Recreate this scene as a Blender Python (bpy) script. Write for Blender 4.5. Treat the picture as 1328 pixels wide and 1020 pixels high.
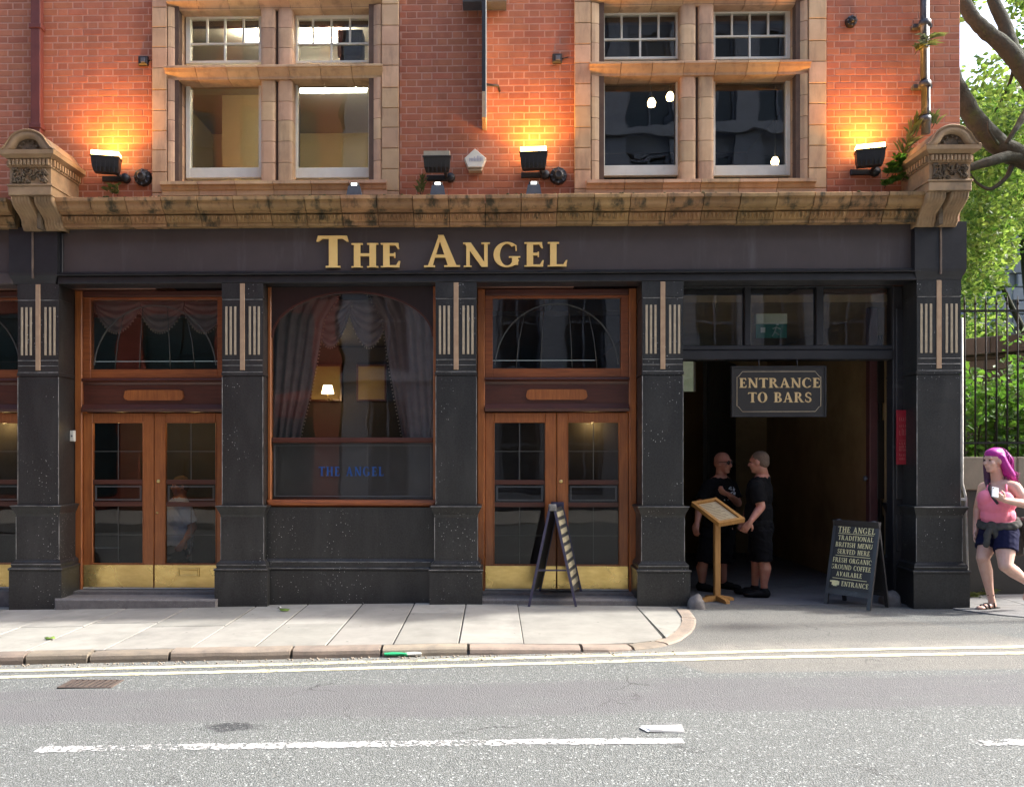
import bpy, bmesh, math, random
from mathutils import Vector, Matrix, noise as mnoise
random.seed(7)
sc = bpy.context.scene
for o in list(bpy.data.objects): bpy.data.objects.remove(o)
R = math.radians

# ------------------------------------------------------------------ camera
F, CX, CY, H, TH = 1118.0, 615.0, 590.0, 1.6, R(1.3)   # pixels of the 1328 px wide photograph; eye height; yaw to the left
cam = bpy.data.objects.new('camera', bpy.data.cameras.new('camera'))
sc.collection.objects.link(cam)
cam.data.sensor_width = 36; cam.data.sensor_fit = 'HORIZONTAL'
cam.data.lens = 36 * F / 1328
cam.data.shift_x = (664 - CX) / 1328; cam.data.shift_y = (CY - 510) / 1328
cam.location = (0, 0, H); cam.rotation_euler = (R(90), 0, TH)
cam.data.clip_start = 0.05; cam.data.clip_end = 2000
sc.camera = cam

# ------------------------------------------------------------------ sky, sun, exposure
SUN_AZ, SUN_EL = R(6.0), R(40)                 # sun stands down the street to the right, just behind the frontage line
w = bpy.data.worlds.new('World'); sc.world = w; w.use_nodes = True
nt = w.node_tree
sky = nt.nodes.new('ShaderNodeTexSky'); sky.sky_type = 'NISHITA'; sky.sun_disc = False
sky.sun_elevation = SUN_EL; sky.sun_rotation = R(90) - SUN_AZ
sky.air_density = 1.0; sky.dust_density = 4.0; sky.ozone_density = 1.0
bg = nt.nodes['Background']; bg.inputs[1].default_value = 0.15
nt.links.new(sky.outputs[0], bg.inputs[0])
sun = bpy.data.objects.new('sun', bpy.data.lights.new('sun', 'SUN'))
sc.collection.objects.link(sun)
sun.data.energy = 2.15; sun.data.angle = R(2.5); sun.data.color = (1.0, 0.97, 0.92)
sd = Vector((math.cos(SUN_AZ) * math.cos(SUN_EL), math.sin(SUN_AZ) * math.cos(SUN_EL), math.sin(SUN_EL)))
sun.rotation_euler = sd.to_track_quat('Z', 'Y').to_euler(); sun.location = (14, 3, 12)
vs = sc.view_settings
vs.view_transform = 'Standard'; vs.look = 'None'; vs.gamma = 1; vs.use_curve_mapping = False
vs.exposure = 1.97
sc.cycles.use_denoising = True
sc.cycles.max_bounces = 8; sc.cycles.transparent_max_bounces = 12
sc.cycles.caustics_reflective = False; sc.cycles.caustics_refractive = False
sc.cycles.sample_clamp_indirect = 6

# ------------------------------------------------------------------ pixel -> place
def P(px, py, Y):
    u, v = (px - CX) / F, (CY - py) / F
    t = Y / (math.cos(TH) + u * math.sin(TH))
    return Vector((t * (-math.sin(TH) + u * math.cos(TH)), Y, H + t * v))
def PX(px, Y): return P(px, CY, Y).x
def PZ(py, Y, px=640): return P(px, py, Y).z
def G(px, py, z=0.0):                       # point on the ground level z
    u, v = (px - CX) / F, (CY - py) / F
    t = (z - H) / v
    return Vector((t * (-math.sin(TH) + u * math.cos(TH)), t * (math.cos(TH) + u * math.sin(TH)), z))

# ------------------------------------------------------------------ mesh helpers
col = sc.collection
class MB:
    def __init__(s): s.v = []; s.f = []; s.sm = []; s.col = None
    def add(s, vs, fs, smooth=False):
        b = len(s.v); s.v += [tuple(p) for p in vs]
        s.f += [tuple(i + b for i in f) for f in fs]; s.sm += [smooth] * len(fs)
        return s
    def box(s, x0, x1, y0, y1, z0, z1, ch=0.0):
        if x0 > x1: x0, x1 = x1, x0
        if y0 > y1: y0, y1 = y1, y0
        if z0 > z1: z0, z1 = z1, z0
        if ch <= 0:
            vs = [(x, y, z) for z in (z0, z1) for y in (y0, y1) for x in (x0, x1)]
            return s.add(vs, [(0, 2, 3, 1), (4, 5, 7, 6), (0, 1, 5, 4), (2, 6, 7, 3), (0, 4, 6, 2), (1, 3, 7, 5)])
        c = min(ch, (x1 - x0) * .45, (y1 - y0) * .45, (z1 - z0) * .45)   # chamfer of the front (-y) edges
        vs = [(x0 + c, y0, z0 + c), (x1 - c, y0, z0 + c), (x1 - c, y0, z1 - c), (x0 + c, y0, z1 - c),
              (x0, y0 + c, z0), (x1, y0 + c, z0), (x1, y0 + c, z1), (x0, y0 + c, z1),
              (x0, y1, z0), (x1, y1, z0), (x1, y1, z1), (x0, y1, z1)]
        return s.add(vs, [(0, 1, 2, 3), (0, 4, 5, 1), (1, 5, 6, 2), (2, 6, 7, 3), (3, 7, 4, 0),
                          (4, 8, 9, 5), (5, 9, 10, 6), (6, 10, 11, 7), (7, 11, 8, 4), (8, 11, 10, 9)])
    def prism(s, poly, axis, a, b, smooth=False):
        """extrude a polygon; axis x: poly=(y,z); y: (x,z); z: (x,y)"""
        mk = {'x': lambda p, t: (t, p[0], p[1]), 'y': lambda p, t: (p[0], t, p[1]), 'z': lambda p, t: (p[0], p[1], t)}[axis]
        n = len(poly)
        vs = [mk(p, a) for p in poly] + [mk(p, b) for p in poly]
        s.add(vs, [tuple(range(n)), tuple(range(2 * n - 1, n - 1, -1))])
        b0 = len(s.v) - 2 * n
        s.f += [(b0 + i, b0 + n + i, b0 + n + (i + 1) % n, b0 + (i + 1) % n) for i in range(n)]; s.sm += [smooth] * n
        return s
    def loft(s, rings, smooth=False, caps=True, closed=True):
        n = len(rings[0]); vs = [p for r in rings for p in r]; fs = []
        for k in range(len(rings) - 1):
            for i in range(n if closed else n - 1):
                j = (i + 1) % n
                fs.append((k * n + i, k * n + j, (k + 1) * n + j, (k + 1) * n + i))
        if caps: fs += [tuple(range(n - 1, -1, -1)), tuple(range((len(rings) - 1) * n, len(rings) * n))]
        return s.add(vs, fs, smooth)
    def tube(s, pts, rads, n=8, smooth=True):
        pts = [Vector(p) for p in pts]
        if not isinstance(rads, (list, tuple)): rads = [rads] * len(pts)
        rings = []; up = Vector((0.13, 0.31, 0.94))
        for i, p in enumerate(pts):
            d = (pts[min(i + 1, len(pts) - 1)] - pts[max(i - 1, 0)]).normalized()
            a = d.cross(up)
            if a.length < .05: a = d.cross(Vector((1, 0, 0)))
            a.normalize(); b = d.cross(a)
            rings.append([p + (a * math.cos(t) + b * math.sin(t)) * rads[i] for t in [2 * math.pi * k / n for k in range(n)]])
        return s.loft(rings, smooth)
    def lathe(s, prof, c, n=16, axis='z', smooth=True):
        """prof: (r, h) pairs around axis through c"""
        rings = []
        for r, h in prof:
            ring = []
            for k in range(n):
                t = 2 * math.pi * k / n
                if axis == 'z': q = (c[0] + r * math.cos(t), c[1] + r * math.sin(t), c[2] + h)
                elif axis == 'y': q = (c[0] + r * math.cos(t), c[1] + h, c[2] + r * math.sin(t))
                else: q = (c[0] + h, c[1] + r * math.cos(t), c[2] + r * math.sin(t))
                ring.append(q)
            rings.append(ring)
        return s.loft(rings, smooth)
    def xform(s, m, start=0):
        s.v = s.v[:start] + [tuple(m @ Vector(p)) for p in s.v[start:]]; return s
    def mesh(s, name):
        me = bpy.data.meshes.new(name); me.from_pydata(s.v, [], s.f)
        me.polygons.foreach_set('use_smooth', s.sm)
        if s.col:
            a = me.color_attributes.new('tint', 'FLOAT_COLOR', 'POINT')
            a.data.foreach_set('color', [c for q in s.col for c in q])
        bm = bmesh.new(); bm.from_mesh(me); bmesh.ops.recalc_face_normals(bm, faces=bm.faces); bm.to_mesh(me); bm.free()
        me.update(); return me
    def build(s, name, mat, parent=None):
        me = s.mesh(name); me.materials.append(mat)
        return link(name, me, parent)
def link(name, data, parent=None, loc=None, rot=None):
    o = bpy.data.objects.new(name, data); col.objects.link(o); o.parent = parent
    if loc is not None: o.location = loc
    if rot is not None: o.rotation_euler = rot
    return o
def tag(o, label=None, cat=None, group=None, kind=None):
    for k, v in (('label', label), ('category', cat), ('group', group), ('kind', kind)):
        if v: o[k] = v
    return o
def thing(name, label, cat, loc=(0, 0, 0), group=None, rz=0):
    o = link(name, None, None, loc, (0, 0, rz)); return tag(o, label, cat, group)
def under(root):
    """helper: children are built in world coordinates, then hang from an Empty standing at the thing's base"""
    bpy.context.view_layer.update()
    for c in root.children: c.matrix_parent_inverse = root.matrix_world.inverted()
# ------------------------------------------------------------------ materials
def nodes(name):
    m = bpy.data.materials.new(name); m.use_nodes = True
    t = m.node_tree; return m, t, t.nodes['Principled BSDF']
def N(t, kind, **kw):
    n = t.nodes.new(kind)
    for k, v in kw.items():
        if k.startswith('i_'): n.inputs[k[2:].replace('_', ' ')].default_value = v
        elif k[0] == 'p' and k[1:].isdigit(): n.inputs[int(k[1:])].default_value = v
        else: setattr(n, k, v)
    return n
def mixc(t, fac, a, b, mode='MIX'):
    n = t.nodes.new('ShaderNodeMix'); n.data_type = 'RGBA'; n.blend_type = mode
    for sock, v in ((n.inputs[0], fac), (n.inputs[6], a), (n.inputs[7], b)):
        if hasattr(v, 'links'): t.links.new(v, sock)
        elif isinstance(v, (int, float)): sock.default_value = v
        else: sock.default_value = (*v[:3], 1)
    return n.outputs[2]
def ramp(t, src, a, b):
    n = t.nodes.new('ShaderNodeMapRange'); n.inputs[1].default_value = a; n.inputs[2].default_value = b
    t.links.new(src, n.inputs[0]); return n.outputs[0]
def math_(t, op, a, b=None):
    n = t.nodes.new('ShaderNodeMath'); n.operation = op
    for s, v in ((n.inputs[0], a), (n.inputs[1], b)):
        if v is None: continue
        if hasattr(v, 'links'): t.links.new(v, s)
        else: s.default_value = v
    return n.outputs[0]
def pos(t, scale=(1, 1, 1)):
    g = t.nodes.new('ShaderNodeNewGeometry')
    m = t.nodes.new('ShaderNodeMapping'); m.inputs[3].default_value = scale
    t.links.new(g.outputs['Position'], m.inputs[0]); return m.outputs[0]
def noise(t, vec, scale, detail=6, rough=.6, dist=0):
    n = N(t, 'ShaderNodeTexNoise', i_Scale=scale, i_Detail=detail, i_Roughness=rough, i_Distortion=dist)
    t.links.new(vec, n.inputs['Vector']); return n.outputs[0]
def bump(t, bsdf, h, strength=.3, dist=.01):
    b = t.nodes.new('ShaderNodeBump'); b.inputs['Strength'].default_value = strength; b.inputs['Distance'].default_value = dist
    t.links.new(h, b.inputs['Height']); t.links.new(b.outputs[0], bsdf.inputs['Normal'])
def pmat(name, c1, c2=None, scale=6, stretch=(1, 1, 1), rough=.7, rv=.1, metal=0, bmp=0, bscale=60, bdist=.004, rnd=0, tintattr=False,
         stain=None, stain_scale=3, stain_stretch=(1, 1, 1), stain_range=(.55, .7), stain_amt=.8,
         speck=None, speck_scale=40, speck_size=.16, speck_mask=(.5, .6), speck_density=.5, spec=.5, coat=0, hue=0):
    m, t, b = nodes(name)
    v = pos(t, stretch); n1 = noise(t, v, scale)
    c = mixc(t, ramp(t, n1, .3, .7), c1, c2 or [x * .8 for x in c1])
    if rnd:
        if tintattr:
            a = N(t, 'ShaderNodeAttribute', attribute_name='tint'); r = a.outputs['Fac']
        else:
            r = N(t, 'ShaderNodeObjectInfo').outputs['Random']
        hs = N(t, 'ShaderNodeHueSaturation')
        t.links.new(math_(t, 'ADD', math_(t, 'MULTIPLY', r, 2 * rnd), 1 - rnd), hs.inputs['Value'])
        if hue:
            r2 = math_(t, 'FRACT', math_(t, 'MULTIPLY', r, 7.31))
            t.links.new(math_(t, 'ADD', math_(t, 'MULTIPLY', r2, 2 * hue), .5 - hue), hs.inputs['Hue'])
        t.links.new(c, hs.inputs['Color']); c = hs.outputs[0]
    if stain:
        n2 = noise(t, pos(t, stain_stretch), stain_scale, 8, .65)
        c = mixc(t, math_(t, 'MULTIPLY', ramp(t, n2, *stain_range), stain_amt), c, stain)
    if speck:
        vo = N(t, 'ShaderNodeTexVoronoi', i_Scale=speck_scale); t.links.new(pos(t), vo.inputs['Vector'])
        dot = ramp(t, vo.outputs['Distance'], speck_size, speck_size * .6)
        sx = t.nodes.new('ShaderNodeSeparateColor'); t.links.new(vo.outputs['Color'], sx.inputs[0])
        keep = math_(t, 'GREATER_THAN', sx.outputs[0], 1 - speck_density)
        mask = ramp(t, noise(t, pos(t), 2.2, 3), *speck_mask)
        c = mixc(t, math_(t, 'MULTIPLY', math_(t, 'MULTIPLY', dot, keep), mask), c, speck)
    t.links.new(c, b.inputs['Base Color'])
    rr = math_(t, 'ADD', math_(t, 'MULTIPLY', noise(t, pos(t), 9, 4), 2 * rv), rough - rv)
    t.links.new(rr, b.inputs['Roughness'])
    b.inputs['Metallic'].default_value = metal; b.inputs['Specular IOR Level'].default_value = spec
    b.inputs['Coat Weight'].default_value = coat; b.inputs['Coat Roughness'].default_value = .15
    if bmp: bump(t, b, noise(t, pos(t), bscale, 5), bmp, bdist)
    return m
def plain(name, c, rough=.6, metal=0, spec=.5, coat=0):
    m, t, b = nodes(name)
    v = pos(t); n = noise(t, v, 14, 5)
    t.links.new(mixc(t, ramp(t, n, .3, .7), [x * .85 for x in c], [min(1, x * 1.1) for x in c]), b.inputs['Base Color'])
    b.inputs['Roughness'].default_value = rough; b.inputs['Metallic'].default_value = metal
    b.inputs['Specular IOR Level'].default_value = spec; b.inputs['Coat Weight'].default_value = coat
    return m
def emit(name, c, s):
    m, t, b = nodes(name); b.inputs['Base Color'].default_value = (*c, 1)
    b.inputs['Emission Color'].default_value = (*c, 1); b.inputs['Emission Strength'].default_value = s; return m
def glassmat(name, refl=.1, tint=(.8, .85, .85), rough=.0, wob=.02):
    m = bpy.data.materials.new(name); m.use_nodes = True; t = m.node_tree
    t.nodes.remove(t.nodes['Principled BSDF']); out = t.nodes['Material Output']
    tr = N(t, 'ShaderNodeBsdfTransparent'); tr.inputs[0].default_value = (*tint, 1)
    gl = N(t, 'ShaderNodeBsdfGlossy'); gl.inputs['Roughness'].default_value = rough; gl.inputs[0].default_value = (1, 1, 1, 1)
    fr = N(t, 'ShaderNodeFresnel'); fr.inputs[0].default_value = 1.5
    f = math_(t, 'ADD', math_(t, 'MULTIPLY', fr.outputs[0], .6), refl)
    bp = t.nodes.new('ShaderNodeBump'); bp.inputs['Strength'].default_value = 1; bp.inputs['Distance'].default_value = wob
    t.links.new(noise(t, pos(t), 1.6, 2, .4), bp.inputs['Height']); t.links.new(bp.outputs[0], gl.inputs['Normal'])
    mx = N(t, 'ShaderNodeMixShader'); t.links.new(f, mx.inputs[0]); t.links.new(tr.outputs[0], mx.inputs[1]); t.links.new(gl.outputs[0], mx.inputs[2])
    t.links.new(mx.outputs[0], out.inputs[0]); return m

M = {}
BR = dict(c1=(.46, .162, .084), c2=(.39, .130, .068), scale=9, rough=.85, bmp=.5, bscale=90, rnd=.13, hue=.004,
          stain=(.13, .05, .036), stain_scale=1.3, stain_stretch=(1.6, 1.6, .7), stain_range=(.50, .78), stain_amt=.5)
M['brick'] = pmat('brick', **BR)
M['brick_joined'] = pmat('brick_joined', tintattr=True, **BR)
M['mortar'] = pmat('mortar', (.56, .30, .215), (.46, .23, .165), 20, rough=.95, bmp=.4)
M['brick_far'] = pmat('brick_far', (.34, .09, .05), (.28, .07, .04), 5, rough=.9)
M['terracotta'] = pmat('terracotta', (.60, .385, .225), (.48, .295, .165), 5, rough=.55, rv=.12, bmp=.25, bscale=45, rnd=.16, hue=.01,
                       stain=(.16, .085, .055), stain_scale=2.2, stain_stretch=(3, 3, .7), stain_range=(.50, .78), stain_amt=.75)
M['cornice'] = pmat('cornice', (.43, .26, .115), (.27, .15, .065), 6, rough=.75, bmp=.5, bscale=55, rnd=.18, hue=.008,
                    stain=(.035, .034, .018), stain_scale=3.5, stain_stretch=(2.4, 2.4, .8), stain_range=(.50, .64), stain_amt=.9)
M['soot'] = pmat('soot', (.02, .018, .012), (.03, .03, .015), 9, rough=1)
M['joint'] = pmat('joint', (.13, .08, .055), (.09, .055, .04), 9, rough=1)
M['moss'] = pmat('moss', (.06, .085, .02), (.03, .04, .015), 30, rough=.95, bmp=.9, bscale=120)
M['granite'] = pmat('granite', (.034, .034, .0335), (.010, .010, .0098), 60, rough=.36, rv=.16, bmp=.12, bscale=120,
                    stain=(.048, .047, .045), stain_scale=1.5, stain_stretch=(2.2, 2.2, .6), stain_range=(.46, .72), stain_amt=.8,
                    speck=(.55, .55, .52), speck_scale=40, speck_size=.19, speck_mask=(.50, .62), speck_density=.45, spec=.5)
M['blackpaint'] = pmat('blackpaint', (.028, .027, .03), (.018, .018, .02), 7, rough=.4, rv=.1, spec=.45,
                       stain=(.12, .12, .12), stain_scale=2.6, stain_stretch=(.6, 2, 3), stain_range=(.62, .78), stain_amt=.5)
M['edgeline'] = pmat('edgeline', (.34, .33, .31), (.05, .05, .048), 9, rough=.6)  # pale tone: glints painted on edges and mouldings, plus chipped wear
M['fascia'] = pmat('fascia', (.088, .069, .066), (.074, .058, .055), 3, rough=.42, rv=.08, spec=.4,
                   stain=(.16, .15, .15), stain_scale=1.6, stain_stretch=(2.6, 1, .35), stain_range=(.56, .76), stain_amt=.55)
M['gold'] = pmat('gold', (.98, .66, .24), (.90, .58, .19), 8, rough=.45)
M['goldpaint'] = pmat('goldpaint', (.62, .45, .22), (.5, .35, .16), 20, rough=.6)
M['cream'] = pmat('cream', (.47, .38, .26), (.35, .28, .19), 18, rough=.6)
M['buffstripe'] = pmat('buffstripe', (.46, .31, .19), (.36, .23, .14), 14, rough=.6)
def woodmat(name, a, b, rough=.38, coat=.25, horiz=False):
    m, t, bs = nodes(name)
    st = (1.2, 9, 16) if horiz else (16, 9, 1.2)
    n1 = noise(t, pos(t, st), 3.2, 7, .62, .6); n2 = noise(t, pos(t), 1.1, 3)
    c = mixc(t, ramp(t, n1, .3, .72), a, b)
    c = mixc(t, math_(t, 'MULTIPLY', ramp(t, n2, .48, .75), .55), c, [x * .55 for x in b])
    t.links.new(c, bs.inputs['Base Color']); bs.inputs['Roughness'].default_value = rough
    bs.inputs['Coat Weight'].default_value = coat; bs.inputs['Coat Roughness'].default_value = .2
    bump(t, bs, n1, .12, .002); return m
M['wood'] = woodmat('wood', (.44, .145, .036), (.24, .068, .018))
M['wood_h'] = woodmat('wood_h', (.36, .105, .028), (.18, .046, .014), horiz=True)
M['wood_dark'] = woodmat('wood_dark', (.105, .028, .015), (.055, .015, .009), horiz=True)
M['wood_black'] = woodmat('wood_black', (.03, .012, .009), (.018, .008, .006))
M['pine'] = woodmat('pine', (.50, .27, .085), (.36, .17, .045), .45, .1)
def brassmat():
    m, t, b = nodes('brass')
    n = noise(t, pos(t, (1, 1, 3)), 7, 6, .6); n2 = noise(t, pos(t), 2.5, 3)
    t.links.new(mixc(t, ramp(t, n, .3, .75), (.86, .66, .27), (.68, .49, .17)), b.inputs['Base Color'])
    b.inputs['Metallic'].default_value = .9
    t.links.new(math_(t, 'ADD', math_(t, 'MULTIPLY', n2, .25), .16), b.inputs['Roughness'])
    bump(t, b, n2, .35, .03); return m
M['brass'] = brassmat()
M['white'] = pmat('white', (.80, .77, .66), (.70, .66, .55), 6, rough=.5, stain=(.25, .22, .16), stain_scale=5, stain_range=(.6, .8), stain_amt=.4)
M['glass_up'] = glassmat('glass_up', .04, (.87, .88, .88), wob=.004)
M['glass_shop'] = glassmat('glass_shop', .015, (.9, .9, .9), wob=.0025)
M['glass_dark'] = glassmat('glass_dark', .0, (.78, .79, .8), wob=.002)
M['glass_smoke'] = glassmat('glass_smoke', .0, (.85, .85, .85), wob=.002)
M['lead'] = plain('lead', (.10, .10, .095), .5, .3)
M['etch'] = plain('etch', (.16, .17, .175), .6)
M['blacksteel'] = pmat('blacksteel', (.02, .02, .022), (.013, .013, .014), 20, rough=.45, bmp=.15)
M['greysteel'] = pmat('greysteel', (.10, .11, .13), (.075, .082, .10), 20, rough=.5)
M['whiteplastic'] = pmat('whiteplastic', (.72, .70, .62), (.62, .60, .5), 9, rough=.4)
M['red_sign'] = pmat('red_sign', (.32, .012, .026), (.26, .01, .02), 8, rough=.45)
M['red_text'] = plain('red_text', (.46, .16, .14), .5)
M['sign_board'] = pmat('sign_board', (.020, .018, .017), (.014, .0125, .012), 8, rough=.5)
M['asphalt_joint'] = plain('asphalt_joint', (.022, .021, .02), .95)
M['slab'] = pmat('slab', (.335, .322, .285), (.27, .26, .23), 4, rough=.85, bmp=.35, bscale=140, bdist=.003, rnd=.16, hue=.008,
                 stain=(.15, .145, .13), stain_scale=1.9, stain_range=(.48, .74), stain_amt=.6, speck=(.10, .095, .09), speck_scale=9, speck_size=.13, speck_mask=(.40, .6), speck_density=.35)
M['kerb'] = pmat('kerb', (.29, .235, .18), (.20, .168, .135), 7, rough=.85, bmp=.6, bscale=90, bdist=.006, rnd=.2, hue=.012,
                 stain=(.13, .115, .10), stain_scale=5, stain_range=(.52, .75), stain_amt=.6)
M['stepstone'] = pmat('stepstone', (.20, .185, .175), (.13, .12, .115), 16, rough=.85, bmp=.5, bscale=80, speck=(.34, .33, .31), speck_scale=70, speck_size=.25, speck_mask=(.3, .6))
def roadpaint(name, a, b, wear, sc_):
    m = pmat(name, a, b, 16, rough=.8, bmp=.4, stain=[x * .6 for x in a], stain_scale=9, stain_range=(.5, .75), stain_amt=.7)
    t = m.node_tree; bs = t.nodes['Principled BSDF']
    n1 = noise(t, pos(t), sc_, 6, .75); n2 = noise(t, pos(t, (.6, 2, 1)), 1.7, 3)
    k = math_(t, 'ADD', n1, math_(t, 'MULTIPLY', math_(t, 'SUBTRACT', n2, .5), .5))
    t.links.new(ramp(t, k, wear, wear + .05), bs.inputs['Alpha']); return m
M['yellow'] = roadpaint('yellow', (.62, .58, .37), (.52, .49, .34), .36, 26)
M['whiteline'] = roadpaint('whiteline', (.66, .66, .64), (.56, .56, .55), .455, 34)
def asphalt():
    m, t, b = nodes('asphalt')
    v = pos(t)
    vo = N(t, 'ShaderNodeTexVoronoi', i_Scale=105); t.links.new(v, vo.inputs['Vector'])
    sx = t.nodes.new('ShaderNodeSeparateColor'); t.links.new(vo.outputs['Color'], sx.inputs[0])
    chips = mixc(t, sx.outputs[0], (.145, .156, .149), (.285, .304, .292))
    edge = ramp(t, vo.outputs['Distance'], .25, .62)
    chips = mixc(t, edge, chips, (.105, .111, .107))
    vo2 = N(t, 'ShaderNodeTexVoronoi', i_Scale=48); t.links.new(v, vo2.inputs['Vector'])
    sx2 = t.nodes.new('ShaderNodeSeparateColor'); t.links.new(vo2.outputs['Color'], sx2.inputs[0])
    chips = mixc(t, math_(t, 'MULTIPLY', math_(t, 'GREATER_THAN', sx2.outputs[1], .78), ramp(t, vo2.outputs['Distance'], .4, .28)), chips, (.34, .362, .35))
    # polished wheel track: a band along the street where fines and rubber fill the chippings
    g = t.nodes.new('ShaderNodeNewGeometry'); s3 = t.nodes.new('ShaderNodeSeparateXYZ'); t.links.new(g.outputs['Position'], s3.inputs[0])
    wv = math_(t, 'ADD', math_(t, 'SUBTRACT', s3.outputs[1], math_(t, 'MULTIPLY', s3.outputs[0], .022)), math_(t, 'MULTIPLY', noise(t, v, 1.2, 5), .34))
    d = math_(t, 'ABSOLUTE', math_(t, 'SUBTRACT', wv, 6.02))
    band = ramp(t, d, .44, .34)
    d2 = math_(t, 'ABSOLUTE', math_(t, 'SUBTRACT', wv, 3.9)); band = math_(t, 'MAXIMUM', band, ramp(t, d2, .42, .2))
    brk = ramp(t, noise(t, pos(t, (.5, 2.2, 1)), 3.2, 7, .7), .25, .48)
    fine = mixc(t, sx.outputs[1], (.118, .118, .120), (.150, .150, .152))
    c = mixc(t, math_(t, 'MULTIPLY', math_(t, 'MULTIPLY', band, brk), .95), chips, fine)
    # dusty, finer patch in front of the crossing
    px_ = ramp(t, math_(t, 'ABSOLUTE', math_(t, 'SUBTRACT', math_(t, 'ADD', s3.outputs[0], math_(t, 'MULTIPLY', s3.outputs[1], .55)), 6.9)), 1.8, 1.72)
    py_ = ramp(t, s3.outputs[1], 6.42, 6.48)
    tan_ = mixc(t, sx.outputs[2], (.155, .15, .132), (.225, .217, .193))
    c = mixc(t, math_(t, 'MULTIPLY', math_(t, 'MULTIPLY', px_, py_), .8), c, tan_)
    # gutter dust
    gd = math_(t, 'MULTIPLY', math_(t, 'MULTIPLY', ramp(t, wv, 6.95, 7.2), ramp(t, wv, 7.6, 7.35)), ramp(t, noise(t, v, 5, 6), .35, .6))
    c = mixc(t, math_(t, 'MULTIPLY', ramp(t, wv, 7.4, 7.75), .55), c, mixc(t, sx.outputs[2], (.085, .086, .082), (.16, .16, .15)))  # crossing: darker grey chippings, with tree shade put into the colour
    c = mixc(t, math_(t, 'MULTIPLY', gd, .55), c, (.30, .285, .245))
    big = noise(t, v, .7, 5); c = mixc(t, math_(t, 'MULTIPLY', ramp(t, big, .5, .8), .35), c, (.115, .117, .115))
    vc = N(t, 'ShaderNodeTexVoronoi', feature='DISTANCE_TO_EDGE', i_Scale=.55)
    wv_ = t.nodes.new('ShaderNodeVectorMath'); wv_.operation = 'ADD'
    nz = N(t, 'ShaderNodeTexNoise', i_Scale=2.2, i_Detail=6); t.links.new(v, nz.inputs['Vector'])
    t.links.new(v, wv_.inputs[0]); t.links.new(nz.outputs['Color'], wv_.inputs[1]); t.links.new(wv_.outputs[0], vc.inputs['Vector'])
    crk = math_(t, 'MULTIPLY', ramp(t, vc.outputs['Distance'], .008, .002), ramp(t, noise(t, v, .9, 3), .5, .62))
    c = mixc(t, math_(t, 'MULTIPLY', crk, .7), c, (.04, .04, .04))
    stz = ramp(t, noise(t, pos(t, (.25, 5, 1)), 2.6, 6, .7), .55, .75)
    c = mixc(t, math_(t, 'MULTIPLY', stz, .30), c, (.10, .102, .10))
    oil = ramp(t, noise(t, pos(t, (1, 1.6, 1)), 2.3, 5, .6), .66, .74)
    c = mixc(t, math_(t, 'MULTIPLY', oil, .35), c, (.07, .072, .075))
    # tar spot
    sp = t.nodes.new('ShaderNodeVectorMath'); sp.operation = 'DISTANCE'; sp.inputs[1].default_value = (-1.62, 5.27 * 2.4, 0)
    t.links.new(pos(t, (1, 2.4, 0)), sp.inputs[0])
    c = mixc(t, math_(t, 'MULTIPLY', ramp(t, math_(t, 'ADD', sp.outputs['Value'], math_(t, 'MULTIPLY', noise(t, v, 5, 6), .42)), .47, .36), ramp(t, noise(t, v, 38, 4, .7), .36, .52)), c, (.045, .047, .05))
    t.links.new(c, b.inputs['Base Color']); b.inputs['Roughness'].default_value = .85; b.inputs['Specular IOR Level'].default_value = .3
    bump(t, b, math_(t, 'SUBTRACT', 1.0, vo.outputs['Distance']), .55, .012)
    return m
M['asphalt'] = asphalt()
M['leaf'] = None
def leafmat(name, a, b, trans=.5):
    m, t, bs = nodes(name)
    n = noise(t, pos(t), 2.5, 3); r = N(t, 'ShaderNodeNewGeometry').outputs['Random Per Island']
    c = mixc(t, r, a, b); t.links.new(c, bs.inputs['Base Color']); bs.inputs['Roughness'].default_value = .5
    tl = N(t, 'ShaderNodeBsdfTranslucent'); hs = N(t, 'ShaderNodeHueSaturation'); hs.inputs['Saturation'].default_value = 1.1; hs.inputs['Value'].default_value = 1.7
    t.links.new(c, hs.inputs['Color']); t.links.new(hs.outputs[0], tl.inputs[0])
    mx = N(t, 'ShaderNodeMixShader'); mx.inputs[0].default_value = trans
    t.links.new(bs.outputs[0], mx.inputs[1]); t.links.new(tl.outputs[0], mx.inputs[2])
    t.links.new(mx.outputs[0], t.nodes['Material Output'].inputs[0]); return m
M['leaf_tree'] = leafmat('leaf_tree', (.05, .11, .022), (.23, .31, .08), .55)
M['leaf_bush'] = leafmat('leaf_bush', (.05, .125, .022), (.11, .21, .04), .4)
M['leaf_fern'] = leafmat('leaf_fern', (.07, .10, .03), (.14, .15, .05), .3)
M['bark'] = pmat('bark', (.055, .057, .040), (.028, .03, .021), 8, rough=.95, bmp=.9, bscale=25, bdist=.02, stain=(.05, .075, .02), stain_scale=3)
M['ashlar'] = pmat('ashlar', (.10, .112, .108), (.065, .074, .072), 3, rough=.9, bmp=.5, bscale=40, rnd=.3, stain=(.05, .06, .04), stain_scale=2)
M['churchstone'] = pmat('churchstone', (.24, .27, .32), (.18, .20, .25), 3, rough=.9, bmp=.3, rnd=.15)
M['coping'] = pmat('coping', (.30, .27, .20), (.2, .18, .135), 5, rough=.9, bmp=.4, rnd=.12, stain=(.10, .095, .06), stain_scale=3)
M['render'] = pmat('render', (.055, .052, .045), (.035, .033, .03), 3, rough=.95, bmp=.4, stain=(.10, .09, .05), stain_scale=2)
M['soil'] = pmat('soil', (.05, .06, .025), (.03, .03, .02), 6, rough=1, bmp=.6)
M['iron'] = plain('iron', (.012, .014, .013), .65, 0, .25)
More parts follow.
